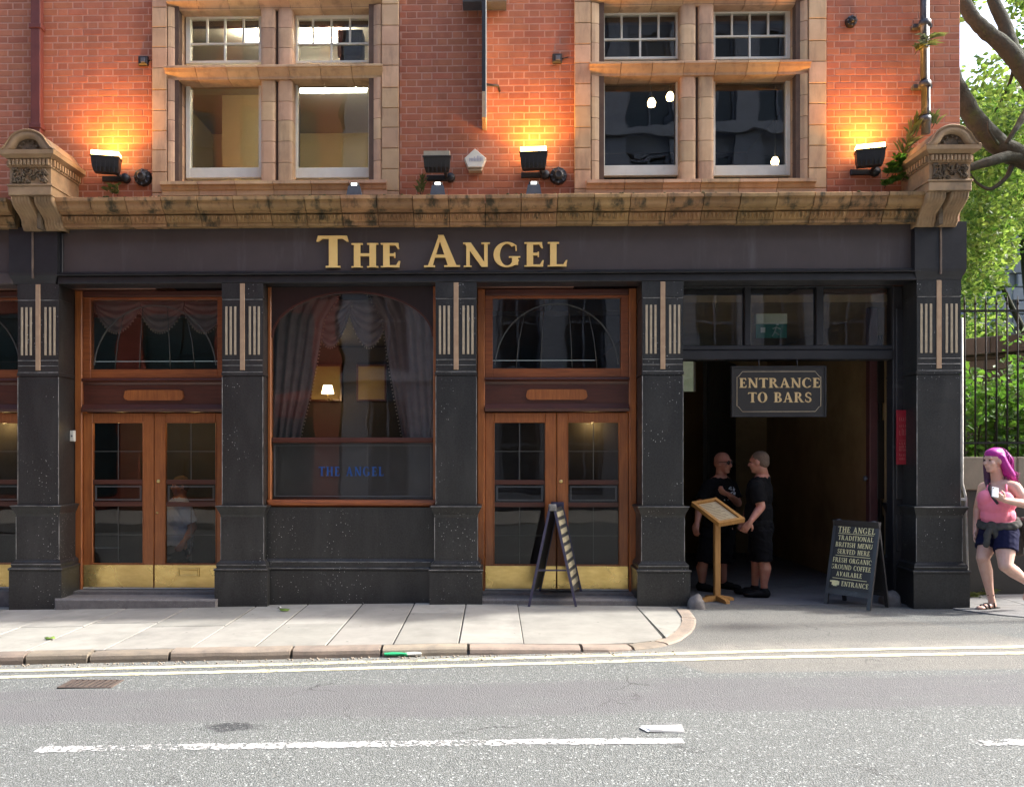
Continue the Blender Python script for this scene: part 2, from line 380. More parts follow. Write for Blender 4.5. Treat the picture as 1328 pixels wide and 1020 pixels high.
M['pave_dark'] = pmat('pave_dark', (.22, .22, .215), (.16, .16, .158), 5, rough=.85, bmp=.4, bscale=120, rnd=.12, stain=(.10, .10, .10), stain_scale=3)
M['ground'] = pmat('ground', (.12, .12, .115), (.09, .09, .09), 1, rough=.95)
# ------------------------------------------------------------------ ground, road, pavement
def lerp_table(tab, x):
    if x <= tab[0][0]: return tab[0][1]
    for (a, va), (b, vb) in zip(tab, tab[1:]):
        if x <= b: return va + (vb - va) * (x - a) / (b - a)
    return tab[-1][1]
def zroad(x): return -.045 + .018 * max(-14, min(9, x))
ZP = [(-14, -.15), (-5.1, -.056), (-2.67, -.015), (-.4, .02), (1.8, .01), (4.75, -.012), (12, .06)]
def zpav(x): return lerp_table(ZP, x)
def zground(x, y):
    a = zroad(x)
    if x > 1.2 and y > 7.2:
        k = min(1, (y - 7.2) / 1.9); k = k * k * (3 - 2 * k); e = min(1, (x - 1.2) / .5)
        a += (zpav(x) - a) * k * e
    return a
def GR(px, py):
    u, v = (px - CX) / F, (CY - py) / F
    dx, dy = -math.sin(TH) + u * math.cos(TH), math.cos(TH) + u * math.sin(TH)
    t = (-.045 - H) / (v - .018 * dx)
    return Vector((dx * t, dy * t, H + v * t))
g = MB(); g.add([(-400, -400, -.32), (400, -400, -.32), (400, 400, -.32), (-400, 400, -.32)], [(0, 1, 2, 3)])
tag(g.build('ground', M['ground']), 'flat city ground spreading under street and buildings', 'ground', kind='structure')
mb = MB()
xs = [-60, -40, -25] + [-16 + .5 * i for i in range(56)] + [16, 25, 40, 60]; ys = [-.8 + .3 * i for i in range(34)] + [9.3]
for y in ys:
    for x in xs: mb.v.append((x, y, zground(x, y)))
n = len(xs)
for j in range(len(ys) - 1):
    for i in range(n - 1):
        mb.f.append((j * n + i, j * n + i + 1, (j + 1) * n + i + 1, (j + 1) * n + i)); mb.sm.append(True)
road = tag(mb.build('road', M['asphalt']), 'worn grey asphalt road with pale chippings in front of the pub', 'road', kind='structure')
def strip(name, pts, width, mat, parent, lift=.004, jag=0, ends=None):
    m = MB(); m.f = []
    L = len(pts)
    for i, p in enumerate(pts):
        d = (pts[min(i + 1, L - 1)] - pts[max(i - 1, 0)]); d.z = 0; d.normalize(); nrm = Vector((-d.y, d.x, 0))
        a, b = p + nrm * (width / 2 + random.uniform(-jag, jag)), p - nrm * (width / 2 + random.uniform(-jag, jag))
        m.v.append((a.x, a.y, zground(a.x, a.y) + lift)); m.v.append((b.x, b.y, zground(b.x, b.y) + lift))
    m.f = [(2 * i, 2 * i + 1, 2 * i + 3, 2 * i + 2) for i in range(L - 1)]; m.sm = [False] * (L - 1)
    return m.build(name, mat, parent)
def poly_px(pts, n=60):
    q = [GR(*p) for p in pts]; out = []
    tot = [0]
    for a, b in zip(q, q[1:]): tot.append(tot[-1] + (b - a).length)
    for k in range(n + 1):
        s = tot[-1] * k / n
        for i in range(len(q) - 1):
            if s <= tot[i + 1] + 1e-9:
                out.append(q[i].lerp(q[i + 1], (s - tot[i]) / (tot[i + 1] - tot[i]))); break
    return out
for dy in (-4.0, 4.0):
    strip('yellow_line', poly_px([(-160, 877.5 + dy), (0, 874 + dy), (340, 866 + dy), (670, 857 + dy), (1000, 848 + dy), (1328, 842.5 + dy), (1500, 840 + dy)], 160), .085, M['yellow'], road, jag=.008)
strip('centre_dash', poly_px([(48, 972), (340, 967), (660, 962.5), (886, 960.5)], 120), .095, M['whiteline'], road, jag=.01)
strip('centre_dash', poly_px([(1264, 963), (1500, 960)], 40), .10, M['whiteline'], road, jag=.006)
strip('centre_dash', poly_px([(-900, 985), (-420, 979)], 40), .10, M['whiteline'], road, jag=.006)

# kerb line in plan (road side), left to right and round the corner into the passage
KL = [(-14.2, 6.62)] + [(-5.2 + i, 6.93 + .035 * i) for i in range(-8, 6) if -5.2 + i < .95] + [(.95, 7.145), (1.25, 7.21), (1.46, 7.33), (1.64, 7.53), (1.80, 7.82), (1.92, 8.15), (2.0, 8.5), (2.03, 8.9)]
KL = sorted(set(KL), key=lambda p: (p[0], p[1]))
def kpt(s):            # along-kerb parameter in metres from the first point
    for a, b in zip(KL, KL[1:]):
        d = math.dist(a, b)
        if s <= d: t = s / d; return (a[0] + (b[0] - a[0]) * t, a[1] + (b[1] - a[1]) * t), ((b[0] - a[0]) / d, (b[1] - a[1]) / d)
        s -= d
    a, b = KL[-2], KL[-1]; d = math.dist(a, b); return b, ((b[0] - a[0]) / d, (b[1] - a[1]) / d)
KLEN = sum(math.dist(a, b) for a, b in zip(KL, KL[1:]))
bed = MB(); bx_ = [-14, -8, -5.1, -2.67, -.4, .8, 1.5]
bed.add([(x, lerp_table([(-14, 6.8), (-5.1, 7.05), (1.0, 7.28), (1.5, 7.6)], x) + .02, zpav(x) - .007) for x in bx_] + [(x, 9.4, zpav(x) - .007) for x in bx_], [(i, i + 1, i + 8, i + 7) for i in range(6)])
pav = tag(bed.build('pavement', M['asphalt_joint']),
          'pale stone pavement along the pub front', 'pavement', kind='structure')
kerb = tag(MB().add([(-14, 6.75, -.24), (1.0, 7.2, -.06), (1.0, 7.3, -.06), (-14, 6.9, -.24)], [(0, 1, 2, 3)]).build('kerb', M['asphalt_joint']),
           'row of worn granite kerb stones edging the pavement', 'kerb', kind='structure')
joint_px = [-500, -400, -300, -200, -120, -50, 30, 115, 218, 376, 493, 609, 755, 822, 868]
js = []
s = 0; last = 0
for px in joint_px:
    best = min((abs(P(px, CY, kpt(k * .02)[0][1]).x - kpt(k * .02)[0][0]), k * .02) for k in range(int(KLEN / .02)))
    if best[1] > last + .2: js.append(best[1]); last = best[1]
js = [0] + js + [KLEN - .45, KLEN]
KW = .15
for s0, s1 in zip(js, js[1:]):
    m = MB(); rings = []; g0 = .012 if s1 < KLEN else 0
    nseg = max(2, int((s1 - s0) / .18)); dz = random.uniform(-.006, .006)
    for i in range(nseg + 1):
        s = s0 + g0 + (s1 - s0 - 2 * g0) * i / nseg
        (x, y), (dx, dy) = kpt(s); nx, ny = -dy, dx
        top = zpav(x) + dz + .002 * random.uniform(-1, 1); bot = zground(x, y) - .08
        if s > KLEN - 2.2: top = max(zpav(x) - .012, zground(x, y) + .012)
        r = []
        e = .02 if 0 < i < nseg else .008
        jit = random.uniform(-.004, .004)
        for off, z in ((0.0 + jit, bot), (0.004 + jit, top - .045), (.012 + jit, top - .018), (.032, top - .004), (.06, top), (KW, top), (KW, bot)):
            r.append((x + nx * off, y + ny * off, z))
        rings.append(r)
    m.loft(rings, smooth=False); m.build('kerb_stone', M['kerb'], kerb)
# flags: columns of one or two slabs between the building line and the kerb
cols = []; x = -8.4
jx = [PX(p, 8.0) for p in (271 + 17, 362, 444, 522, 599, 676)]
while x < jx[0] - .35: cols.append(x); x += random.choice((.56, .62, .70, .66))
cols = [c for c in cols if c < jx[0] - .3] + jx
def yk(x):
    return lerp_table([(p[0], p[1]) for p in KL if p[0] < 1.5], x) + KW + .004
for i in range(len(cols) - 1):
    xa, xb = cols[i] + .0055, cols[i + 1] - .0055
    cuts = [0, random.uniform(.42, .58), 1]
    if xa > -1.9: cuts = [0, 1] if random.random() < .55 else [0, random.uniform(.62, .7), 1]
    for a, b in zip(cuts, cuts[1:]):
        ya0, yb0 = yk(xa), yk(xb); y1 = 9.32
        m = MB(); t = random.uniform(-.0025, .0025); q = []
        for (x, y00) in ((xa, ya0), (xb, yb0)):
            q.append((x, y00 + (y1 - y00) * a + (.004 if a else 0), y00 + (y1 - y00) * b - (.004 if b < 1 else 0)))
        lo = [(q[0][0], q[0][1]), (q[1][0], q[1][1]), (q[1][0], q[1][2]), (q[0][0], q[0][2])]
        cx_ = sum(p[0] for p in lo) / 4; cy_ = sum(p[1] for p in lo) / 4
        def inset(p, d): return (p[0] + math.copysign(d, cx_ - p[0]), p[1] + math.copysign(d, cy_ - p[1]))
        rings = [[(p[0], p[1], zpav(p[0]) - .06) for p in lo], [(p[0], p[1], zpav(p[0]) - .006 + t) for p in lo], [(*inset(p, .005), zpav(p[0]) + t) for p in lo]]
        m.loft(rings); m.build('paving_slab', M['slab'], pav)
# the smooth rounded end of the pavement beside the passage: two big pieces
def edge_pts(x0, x1):
    out = []
    k = 0
    while k < KLEN:
        (x, y), (dx, dy) = kpt(k)
        q = (x - dy * (KW + .004), y + dx * (KW + .004))
        if x0 <= q[0] <= x1 and q[1] < 9.0: out.append(q)
        k += .06
    return out
xa = cols[-1] + .004
for (x0, x1) in ((xa, 1.50), (1.508, 3.0)):
    e = edge_pts(x0, x1)
    if x1 < 2: e = [(x0, yk(x0))] + e + [(x1, 9.32), (x0, 9.32)]
    else: e = [(x0, edge_pts(1.3, 1.508)[-1][1] + .012)] + e + [(1.86, 9.1), (1.86, 9.32), (x0, 9.32)]
    m = MB()
    m.loft([[(p[0], p[1], zpav(p[0]) - .08) for p in e], [(p[0], p[1], zpav(p[0]) - .004) for p in e]])
    m.build('paving_slab', M['slab'], pav)
# pavement on the right, under the churchyard wall
rp = tag(MB().add([(5.0, 8.4, -.04), (14, 7.6, .0), (14, 9.9, .0), (5.0, 9.9, -.04)], [(0, 1, 2, 3)]).build('side_pavement', M['asphalt_joint']),
         'grey flagged pavement beyond the pub corner', 'pavement', kind='structure')
def rz(x): return lerp_table([(4.7, .0), (6.5, .035), (14, .12)], x)
def ry0(x): return lerp_table([(4.80, 9.08), (5.02, 8.78), (5.4, 8.47), (6.0, 8.22), (7, 8.05), (14, 7.9)], x)
edges = [4.8, 5.62, 6.3, 7.1, 7.9, 8.7, 9.5, 10.3]
for a, b in zip(edges, edges[1:]):
    for (f0, f1) in ((0, .14), (.14, .55), (.55, 1)):
        m = MB(); pts = []
        nn = 6
        lo = [(a + .004 + (b - a - .008) * i / nn) for i in range(nn + 1)]
        yb = 9.93
        q = [(x, ry0(x) + (yb - ry0(x)) * f0 + (.005 if f0 else 0)) for x in lo] + [(x, ry0(x) + (yb - ry0(x)) * f1 - .005) for x in reversed(lo)]
        m.loft([[(p[0], p[1], rz(p[0]) - .09) for p in q], [(p[0], p[1], rz(p[0]) + random.uniform(-.001, .001)) for p in q]])
        m.build('kerb_stone' if f0 == 0 else 'paving_slab', M['pave_dark'], rp)
# far side of the street (seen only in the window glass)
op = tag(MB().box(-60, 60, -5.4, -.8, -.2, .02).build('opposite_pavement', M['slab']), 'pale pavement on the far side of the street', 'pavement', kind='structure')
# ------------------------------------------------------------------ the pub
YB, YS, YP, YF, YD, YW = 9.47, 9.40, 9.20, 9.24, 9.60, 9.42
pub = thing('pub_building', 'red brick pub with black ground floor, buff stone windows and gold lettering', 'building', (0, 9.5, 0))
XR = PX(1245, YB); XL = -9.0; ZT = 11.5
ZC = PZ(250, YB)                               # bricks start just under the sight line over the cornice
# --- walls
wall = MB()
panels = [(XL, PX(197, YB)), (PX(518, YB), PX(745, YB)), (PX(1072, YB), XR)]
for a, b in panels: wall.box(a, b, YB + .0028, 9.95, 3.46, 6.78)
wall.box(XL, XR, YB, 9.95, 6.78, ZT)
wall.box(XR - .3, XR, 9.95, 16.2, 3.46, ZT); wall.box(XL, XL + .3, 9.95, 16.2, 0, ZT); wall.box(XL + .3, XR - .3, 15.9, 16.2, 3.46, ZT)
wall.box(XL + .3, XR - .3, 9.95, 15.9, ZT - .3, ZT)
wall = wall.build('wall', M['mortar'], pub)
def brick_mesh(L, name):
    return MB().box(-L / 2, L / 2, -.05, .01, -.0325, .0325, .004).mesh(name)
bm_s, bm_h = brick_mesh(.215, 'stretcher'), brick_mesh(.1025, 'header')
for m_ in (bm_s, bm_h): m_.materials.append(M['brick'])
bricks = []
for pi, (a, b) in enumerate(panels):
    k = 0; z = ZC - .10
    while z < 6.74:
        x = math.floor(a / .3375) * .3375 - .3375 + (.16875 if k % 2 else 0)
        i = 0
        while x < b:
            L = .215 if i % 2 == 0 else .1025
            x0, x1 = max(x, a + .003), min(x + L, b - .003)
            if x1 - x0 > .03: bricks.append((pi, (x0 + x1) / 2, z + .0375, x1 - x0, L))
            x += L + .01; i += 1
        z += .075; k += 1
random.shuffle(bricks)
ok = [q for q in bricks if q[0] == 1 and q[2] < 6.62] + [q for q in bricks if q[0] == 2 and q[2] < 6.62]
single = set(ok[:300])
for q in single:
    o = link('brick', bm_s if q[4] > .2 else bm_h, wall, (q[1], YB + .05 + random.uniform(-.0015, .0015), q[2]), (0, 0, random.uniform(-.004, .004)))
    o.scale.x = q[3] / q[4]
for pi in range(3):
    m = MB(); m.col = []
    for q in bricks:
        if q[0] == pi and q not in single and q[1] > -6.6:
            d = random.uniform(-.0015, .0015); n0 = len(m.v)
            m.box(q[1] - q[3] / 2, q[1] + q[3] / 2, YB + d, YB + .05, q[2] - .0325, q[2] + .0325, .004)
            r = random.random(); m.col += [(r, r, r, 1)] * (len(m.v) - n0)
    if m.v: tag(m.build('brick_courses', M['brick_joined'], wall), kind='stuff')

# --- stone window surrounds
def surround(p, sash_px):
    """p: pixel columns outerL0, outerL1/innerL0, innerL1, mull0, mull1, innerR0, innerR1/outerR0, outerR1; rows"""
    root = MB()
    xo0, xi0, xg0 = PX(p['c'][0], YS), PX(p['c'][1], YS), PX(p['c'][2], 9.57)
    xm0, xm1 = PX(p['c'][3], YB), PX(p['c'][4], YB)
    xg1, xi1, xo1 = PX(p['c'][5], 9.57), PX(p['c'][6], YS), PX(p['c'][7], YS)
    zs, zt0, zt1, zh = PZ(p['sill'][0], 9.33, p['c'][3]), PZ(p['tr'][1], 9.36, p['c'][3]), PZ(p['tr'][0], 9.36, p['c'][3]), PZ(p['head'], 9.45, p['c'][3])
    root.box(xo0 + .01, xg0 - .005, YS + .035, 9.9, 4.25, 6.78); root.box(xg1 + .005, xo1 - .01, YS + .035, 9.9, 4.25, 6.78)
    root.box(xm0 + .02, xm1 - .02, YB + .03, 9.9, 4.25, 6.78)
    root.box(xo0 + .02, xo1 - .02, YS + .05, 9.9, zh + .012, 6.78); root.box(xo0 + .02, xo1 - .02, YS + .05, 9.9, 4.0, zs - .02)
    r = root.build('window_surround', M['joint'], pub)
    def zcuts(z0, z1, step):
        n = max(1, round((z1 - z0) / step)); return [z0 + (z1 - z0) * i / n + (random.uniform(-.012, .012) if 0 < i < n else 0) for i in range(n + 1)]
    # flat outer blocks
    for xa, xb in ((xo0, xi0), (xi1, xo1)):
        zc = zcuts(4.26, 6.76, .225)
        for a, b in zip(zc, zc[1:]):
            MB().box(xa + .0015, xb - .0015, YS + random.uniform(-.002, .002), YS + .05, a + .003, b - .003, .005).build('stone_block', M['terracotta'], r)
    # rounded jamb shafts: quarter-round turning into the reveal
    def shaft(xa, xb, sgn, za, zb):
        # profile from the flat block (xa) to the reveal (xb); sgn +1: reveal lies to the right
        pr = [(xa + sgn * .002, YS + .045), (xa + sgn * .002, YS + .02), (xa + sgn * .012, YS + .012)]
        for i in range(7):
            t = i / 6 * math.pi / 2
            pr.append((xa + sgn * (.014 + (abs(xb - xa) - .018) * math.sin(t)), YS + .004 + .15 * (1 - math.cos(t))))
        pr += [(xb, YS + .17), (xb, 9.66), (xa + sgn * .002, 9.66)]
        MB().prism(pr, 'z', za + .003, zb - .003).build('stone_block', M['terracotta'], r)
    for (lo, hi) in ((zs, zt0), (zt1, zh + .02)):
        zc = zcuts(lo, hi, .232)
        for a, b in zip(zc, zc[1:]):
            shaft(xi0, xg0, 1, a, b); shaft(xi1, xg1, -1, a, b)
            for s0, s1 in ((xm0, xm0 + (xm1 - xm0) * .47), (xm1, xm1 - (xm1 - xm0) * .47)):
                # two round shafts making up the mullion
                c = (s0 + s1) / 2; rr = abs(s1 - s0) / 2 * .98
                pr = [(c + rr * math.copysign(abs(math.cos(t)) ** .55, math.cos(t)), YB + .03 - .05 * math.sin(t) ** .6) for t in [math.pi * i / 10 for i in range(11)]] + [(c - rr, 9.66), (c + rr, 9.66)]
                MB().prism(pr, 'z', a + .003, b - .003).build('stone_block', M['terracotta'], r)
    # transom, head and sill as moulded lengths
    def moulded(prof, xa, xb, step, name='stone_block', flare=0):
        n = max(1, round((xb - xa) / step))
        cuts = [xa + (xb - xa) * i / n for i in range(n + 1)]
        for i, (a, b) in enumerate(zip(cuts, cuts[1:])):
            MB().prism(prof, 'x', a + .003, b - .003).build(name, M['terracotta'], r)
    hgt = zt1 - zt0
    moulded([(9.68, zt1), (9.36, zt1), (9.345, zt1 - .01), (9.345, zt1 - .03), (9.37, zt1 - .035), (9.385, zt1 - .06), (9.42, zt1 - hgt * .72), (9.43, zt1 - hgt * .8), (9.43, zt0), (9.68, zt0)], xi0 - .015, xi1 + .015, .36)
    moulded([(9.68, 6.77), (9.38, 6.77), (9.38, zh + .06), (9.44, zh + .03), (9.46, zh), (9.68, zh)], xi0, xi1, .36)
    moulded([(9.68, zs + .005), (9.36, zs - .005), (9.325, zs - .01), (9.325, zs - .045), (9.36, zs - .055), (9.37, zs - .09), (9.385, zs - .10), (9.385, zs - .15), (9.68, zs - .15)], xi0 - .05, xi1 + .06, .40)
    return r
surround(dict(c=(197, 216, 238, 338, 380, 480, 495, 517), sill=(233, 247), tr=(84, 99), head=12), None)
surround(dict(c=(745, 766, 782, 882, 926, 1026, 1049, 1072), sill=(231, 245), tr=(79, 94), head=7), None)
# --- sash windows
def rectframe(m, x0, x1, z0, z1, t, y0, y1, tb=None, tt=None):
    tb = tb or t; tt = tt or t
    m.box(x0, x0 + t, y0, y1, z0, z1, .004); m.box(x1 - t, x1, y0, y1, z0, z1, .004)
    m.box(x0 + t + .0004, x1 - t - .0004, y0 + .001, y1, z0, z0 + tb, .004); m.box(x0 + t + .0004, x1 - t - .0004, y0 + .001, y1, z1 - tt, z1, .004)
YG = 9.63
def sash(x0p, x1p, rows, bars=None):
    x0, x1 = PX(x0p, YG), PX(x1p, YG); z0, z1 = PZ(rows[1], YG, x0p), PZ(rows[0], YG, x0p)
    m = MB(); lower = bars is None
    rectframe(m, x0, x1, z0, z1, .05, YG - .03, YG + .04, .115 if lower else .03, .03 if lower else .05)
    fr = m.build('sash_window', M['white'], pub)
    gx0, gx1, gz0, gz1 = x0 + .05, x1 - .05, z0 + (.115 if lower else .03), z1 - (.03 if lower else .05)
    if lower:
        MB().box(gx0, gx1, YG + .005, YG + .009, gz0, gz1).build('pane', M['glass_up'], fr)
        return fr
    hz = PZ(bars['h'], YG, x0p); vb = [PX(v, YG) for v in bars['v']]; mid = vb[1]; t = .011
    MB().box(gx0, gx1, YG - .012, YG + .02, hz - t, hz + t, .003).build('glazing_bar', M['white'], fr)
    MB().box(mid - t, mid + t, YG - .014, YG + .018, gz0, hz - t, .003).build('glazing_bar', M['white'], fr)
    for v in vb: MB().box(v - t, v + t, YG - .014, YG + .018, hz + t, gz1, .003).build('glazing_bar', M['white'], fr)
    e = [gx0] + vb + [gx1]
    for a, b in zip(e, e[1:]):
        MB().box(a + (t if a != gx0 else 0), b - (t if b != gx1 else 0), YG + .005, YG + .009, hz + t, gz1).build('pane', M['glass_up'], fr)
    for a, b in ((gx0, mid - t), (mid + t, gx1)):
        MB().box(a, b, YG + .005, YG + .009, gz0, hz - t).build('pane', M['glass_up'], fr)
    return fr
for (x0, x1, top, bars) in ((242, 342, 20, dict(h=58, v=(269, 292, 316))), (381, 484, 20, dict(h=58, v=(406, 430, 454))),
                            (778, 882, 15, dict(h=52, v=(806, 830, 854))), (921, 1024, 13, dict(h=48, v=(949, 972, 996)))):
    sash(x0, x1, (top, 84 if x0 < 500 else 79), bars)
for (x0, x1, r0, r1) in ((242, 342, 98, 232), (381, 484, 98, 232), (778, 882, 94, 229), (921, 1024, 93, 229)):
    sash(x0, x1, (r0, r1))
# --- rooms behind the upper windows
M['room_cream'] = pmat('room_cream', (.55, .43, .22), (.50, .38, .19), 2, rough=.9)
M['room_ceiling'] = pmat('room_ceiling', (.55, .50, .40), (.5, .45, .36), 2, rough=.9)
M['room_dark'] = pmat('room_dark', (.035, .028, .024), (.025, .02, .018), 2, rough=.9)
M['pub_wall'] = pmat('pub_wall', (.035, .024, .017), (.022, .015, .011), 2, rough=.7)
M['carpet'] = pmat('carpet', (.05, .02, .018), (.035, .015, .013), 9, rough=1)
def room(name, x0, x1, y0, y1, z0, z1, wm, cm, fm):
    o = MB()
    o.box(x0 - .05, x0, y0, y1, z0, z1); o.box(x1, x1 + .05, y0, y1, z0, z1); o.box(x0, x1, y1, y1 + .05, z0, z1)
    r = o.build(name, wm, pub)
    MB().box(x0, x1, y0, y1, z1 + .002, z1 + .06).build('ceiling', cm, r); MB().box(x0, x1, y0, y1, z0 - .06, z0 - .002).build('floor', fm, r)
    return r
r1 = room('upper_room', -4.4, -.6, 9.9, 13.4, 3.95, 6.62, M['room_cream'], M['room_ceiling'], M['carpet'])
MB().box(PX(288, 11.9), PX(350, 11.9), 11.9, 11.96, 3.96, 6.60).build('partition', M['room_cream'], r1)
MB().box(-1.55, -.62, 13.30, 13.39, 3.96, 6.58).build('cupboard', pmat('olive', (.30, .27, .10), (.26, .23, .09), 2), r1)
MB().box(-2.6, -.62, 13.33, 13.395, 5.28, 5.33).build('picture_rail', M['room_cream'], r1)
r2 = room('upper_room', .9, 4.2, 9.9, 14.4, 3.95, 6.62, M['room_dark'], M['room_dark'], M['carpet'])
# ------------------------------------------------------------------ a small serif alphabet (cap height 1)
def _rect(x0, x1, y0, y1): return [(x0, y0), (x1, y0), (x1, y1), (x0, y1)]
def _ring(cx, cy, rx, ry, ix, iy, a0, a1, n=14):
    """variable-width arc: outer ellipse rx,ry and inner ix,iy; list of quads"""
    out = []
    for k in range(n):
        t0, t1 = R(a0 + (a1 - a0) * k / n), R(a0 + (a1 - a0) * (k + 1) / n)
        out.append([(cx + rx * math.cos(t0), cy + ry * math.sin(t0)), (cx + rx * math.cos(t1), cy + ry * math.sin(t1)),
                    (cx + ix * math.cos(t1), cy + iy * math.sin(t1)), (cx + ix * math.cos(t0), cy + iy * math.sin(t0))])
    return out
def glyph(ch, T=.17):
    t, s, o = T * .55, .055, .075
    def stem(x, w=T, top=True, bot=True, y0=0, y1=1):
        r = [_rect(x, x + w, y0, y1)]
        if bot: r.append(_rect(x - o, x + w + o, 0, s))
        if top: r.append(_rect(x - o, x + w + o, 1 - s, 1))
        return r
    def arm(x0, x1, y, w, up=0, dn=0):       # horizontal arm with a beak
        r = [_rect(x0, x1, y, y + w)]
        if up: r.append([(x1 - .10, y + w), (x1, y + w), (x1 + .025, y + w + up), (x1 - .02, y + w + up)])
        if dn: r.append([(x1 - .10, y), (x1 - .02, y - dn), (x1 + .025, y - dn), (x1, y)])
        return r
    def diag(xa, xb, w, y0=0, y1=1): return [[(xa, y0), (xa + w, y0), (xb + w, y1), (xb, y1)]]
    g, w = [], .6
    if ch == 'I': g = stem(.09); w = .35
    elif ch == 'H': g = stem(.09) + stem(.58) + [_rect(.09, .75, .47, .47 + t)]; w = .85
    elif ch in 'EFL':
        g = stem(.09); w = .66 if ch != 'L' else .63
        if ch != 'L': g += arm(.09, .57, 1 - t * .8, t * .8, dn=.15) + [_rect(.2, .46, .47, .47 + t * .9), _rect(.43, .47, .40, .61)]
        if ch != 'F': g += arm(.09, .60, 0, t * .8, up=.17)
        else: w = .61
    elif ch == 'T':
        g = stem(.29, top=False); w = .75
        g += [_rect(.03, .72, 1 - t * .85, 1), [(.03, 1), (-.01, .82), (.035, .82), (.13, 1 - t * .85)], [(.72, 1), (.62, 1 - t * .85), (.715, .82), (.76, .82)]]
    elif ch == 'N':
        g = [_rect(.10, .10 + t, 0, 1), _rect(.66, .66 + t, 0, 1), [(.58, 0), (.66 + t, 0), (.24, 1), (.03, 1)],
             _rect(.02, .27, 0, s), _rect(.57, .84, 1 - s, 1), _rect(.0, .1, 1 - s, 1)]; w = .86
    elif ch == 'A':
        g = [[(.08, 0), (.08 + t, 0), (.42, .98), (.35, .98)], [(.58, 0), (.58 + T * 1.05, 0), (.47, 1), (.33, 1)],
             _rect(.24, .62, .30, .30 + t * .8), _rect(.0, .26, 0, s), _rect(.48, .86, 0, s)]; w = .86
    elif ch == 'V':
        g = [[(.30, 0), (.47, 0), (.28, 1), (.08, 1)], [(.36, .02), (.44, .02), (.73, 1), (.73 - t, 1)], _rect(.0, .36, 1 - s, 1), _rect(.56, .81, 1 - s, 1)]; w = .8
    elif ch == 'M':
        g = [_rect(.09, .09 + t, 0, 1), _rect(.78, .78 + T, 0, 1), [(.44, 0), (.53, 0), (.29, 1), (.09, 1)], [(.47, 0), (.55, 0), (.86, 1), (.78, 1)],
             _rect(.0, .27, 0, s), _rect(.70, 1.03, 0, s), _rect(.02, .2, 1 - s, 1), _rect(.85, 1.03, 1 - s, 1)]; w = 1.04
    elif ch == 'U':
        g = [_rect(.09, .09 + T, .32, 1), _rect(.66, .66 + t, .32, 1), _rect(.0, .35, 1 - s, 1), _rect(.57, .84, 1 - s, 1)]
        g += _ring((.09 + .66 + t) / 2, .32, (.57 + t) / 2, .33, (.57 + t) / 2 - (T + t) / 2, .24, 180, 360); w = .84
    elif ch == 'O': g = _ring(.43, .5, .41, .52, .41 - T, .47, 0, 360, 26); w = .86
    elif ch in 'CG':
        g = _ring(.44, .5, .42, .52, .42 - T, .45, 48, 318 if ch == 'C' else 335, 24); w = .82
        g += [[(.70, .88), (.74, .88), (.75, .66), (.71, .66)]]
        if ch == 'G': g += [_rect(.60, .60 + T * .95, .08, .42), _rect(.50, .86, .38, .43)]; w = .9
        else: g += [[(.72, .18), (.66, .12), (.76, .25), (.78, .27)]]
    elif ch == 'D':
        g = stem(.09) + _ring(.30, .5, .53, .5, .53 - T, .5 - t * .75, -90, 90) + [_rect(.2, .31, 0, t * .75), _rect(.2, .31, 1 - t * .75, 1)]; w = .88
    elif ch in 'BRP':
        g = stem(.09) + _ring(.36, .745, .27, .255, .27 - T * .85, .255 - t * .75, -90, 90) + [_rect(.2, .37, 1 - t * .75, 1), _rect(.2, .37, .49, .49 + t * .75)]
        if ch == 'B': g += _ring(.38, .265, .31, .265, .31 - T, .265 - t * .75, -90, 90) + [_rect(.2, .39, 0, t * .75)]; w = .74
        elif ch == 'R': g += [[(.60, 0), (.82, 0), (.50, .51), (.34, .51)], _rect(.78, .88, 0, s)]; w = .86
    elif ch == 'S':
        g = _ring(.31, .735, .26, .275, .26 - T * .7, .275 - t * .9, 28, 250, 14) + _ring(.31, .262, .27, .282, .27 - T * .7, .282 - t * .9, -150, 75, 14)
        g += [[(.19, .62), (.12, .54), (.44, .36), (.52, .45)], [(.53, .96), (.56, .70), (.52, .70), (.50, .86)], [(.05, .04), (.05, .32), (.09, .32), (.12, .14)]]; w = .63
    elif ch == ' ': w = .42
    return g, w
_gc = {}
def glyph_mesh(ch, T, depth, sx=1.0):
    key = (ch, T, depth, sx)
    if key in _gc: return _gc[key]
    polys, w = glyph(ch, T); m = MB()
    for i, p in enumerate(polys):
        e = depth * (1 + .012 * (i % 5)) + .00007 * i
        a = sum(p[k][0] * p[(k + 1) % len(p)][1] - p[(k + 1) % len(p)][0] * p[k][1] for k in range(len(p)))
        if a < 0: p = p[::-1]
        m.prism([(x * sx, y) for x, y in p], 'y', -e, 0.0)
    me = m.mesh('letter_' + ch) if polys else None
    _gc[key] = (me, w * sx); return _gc[key]
def text_width(s, T=.17, gap=.08, sx=1.0, small=None):
    w = 0
    for i, ch in enumerate(s):
        k = 1 if (small is None or ch == ' ' or i == 0 or s[i - 1] == ' ') else small
        w += (glyph(ch, T)[1] * sx + gap) * k
    return w - gap
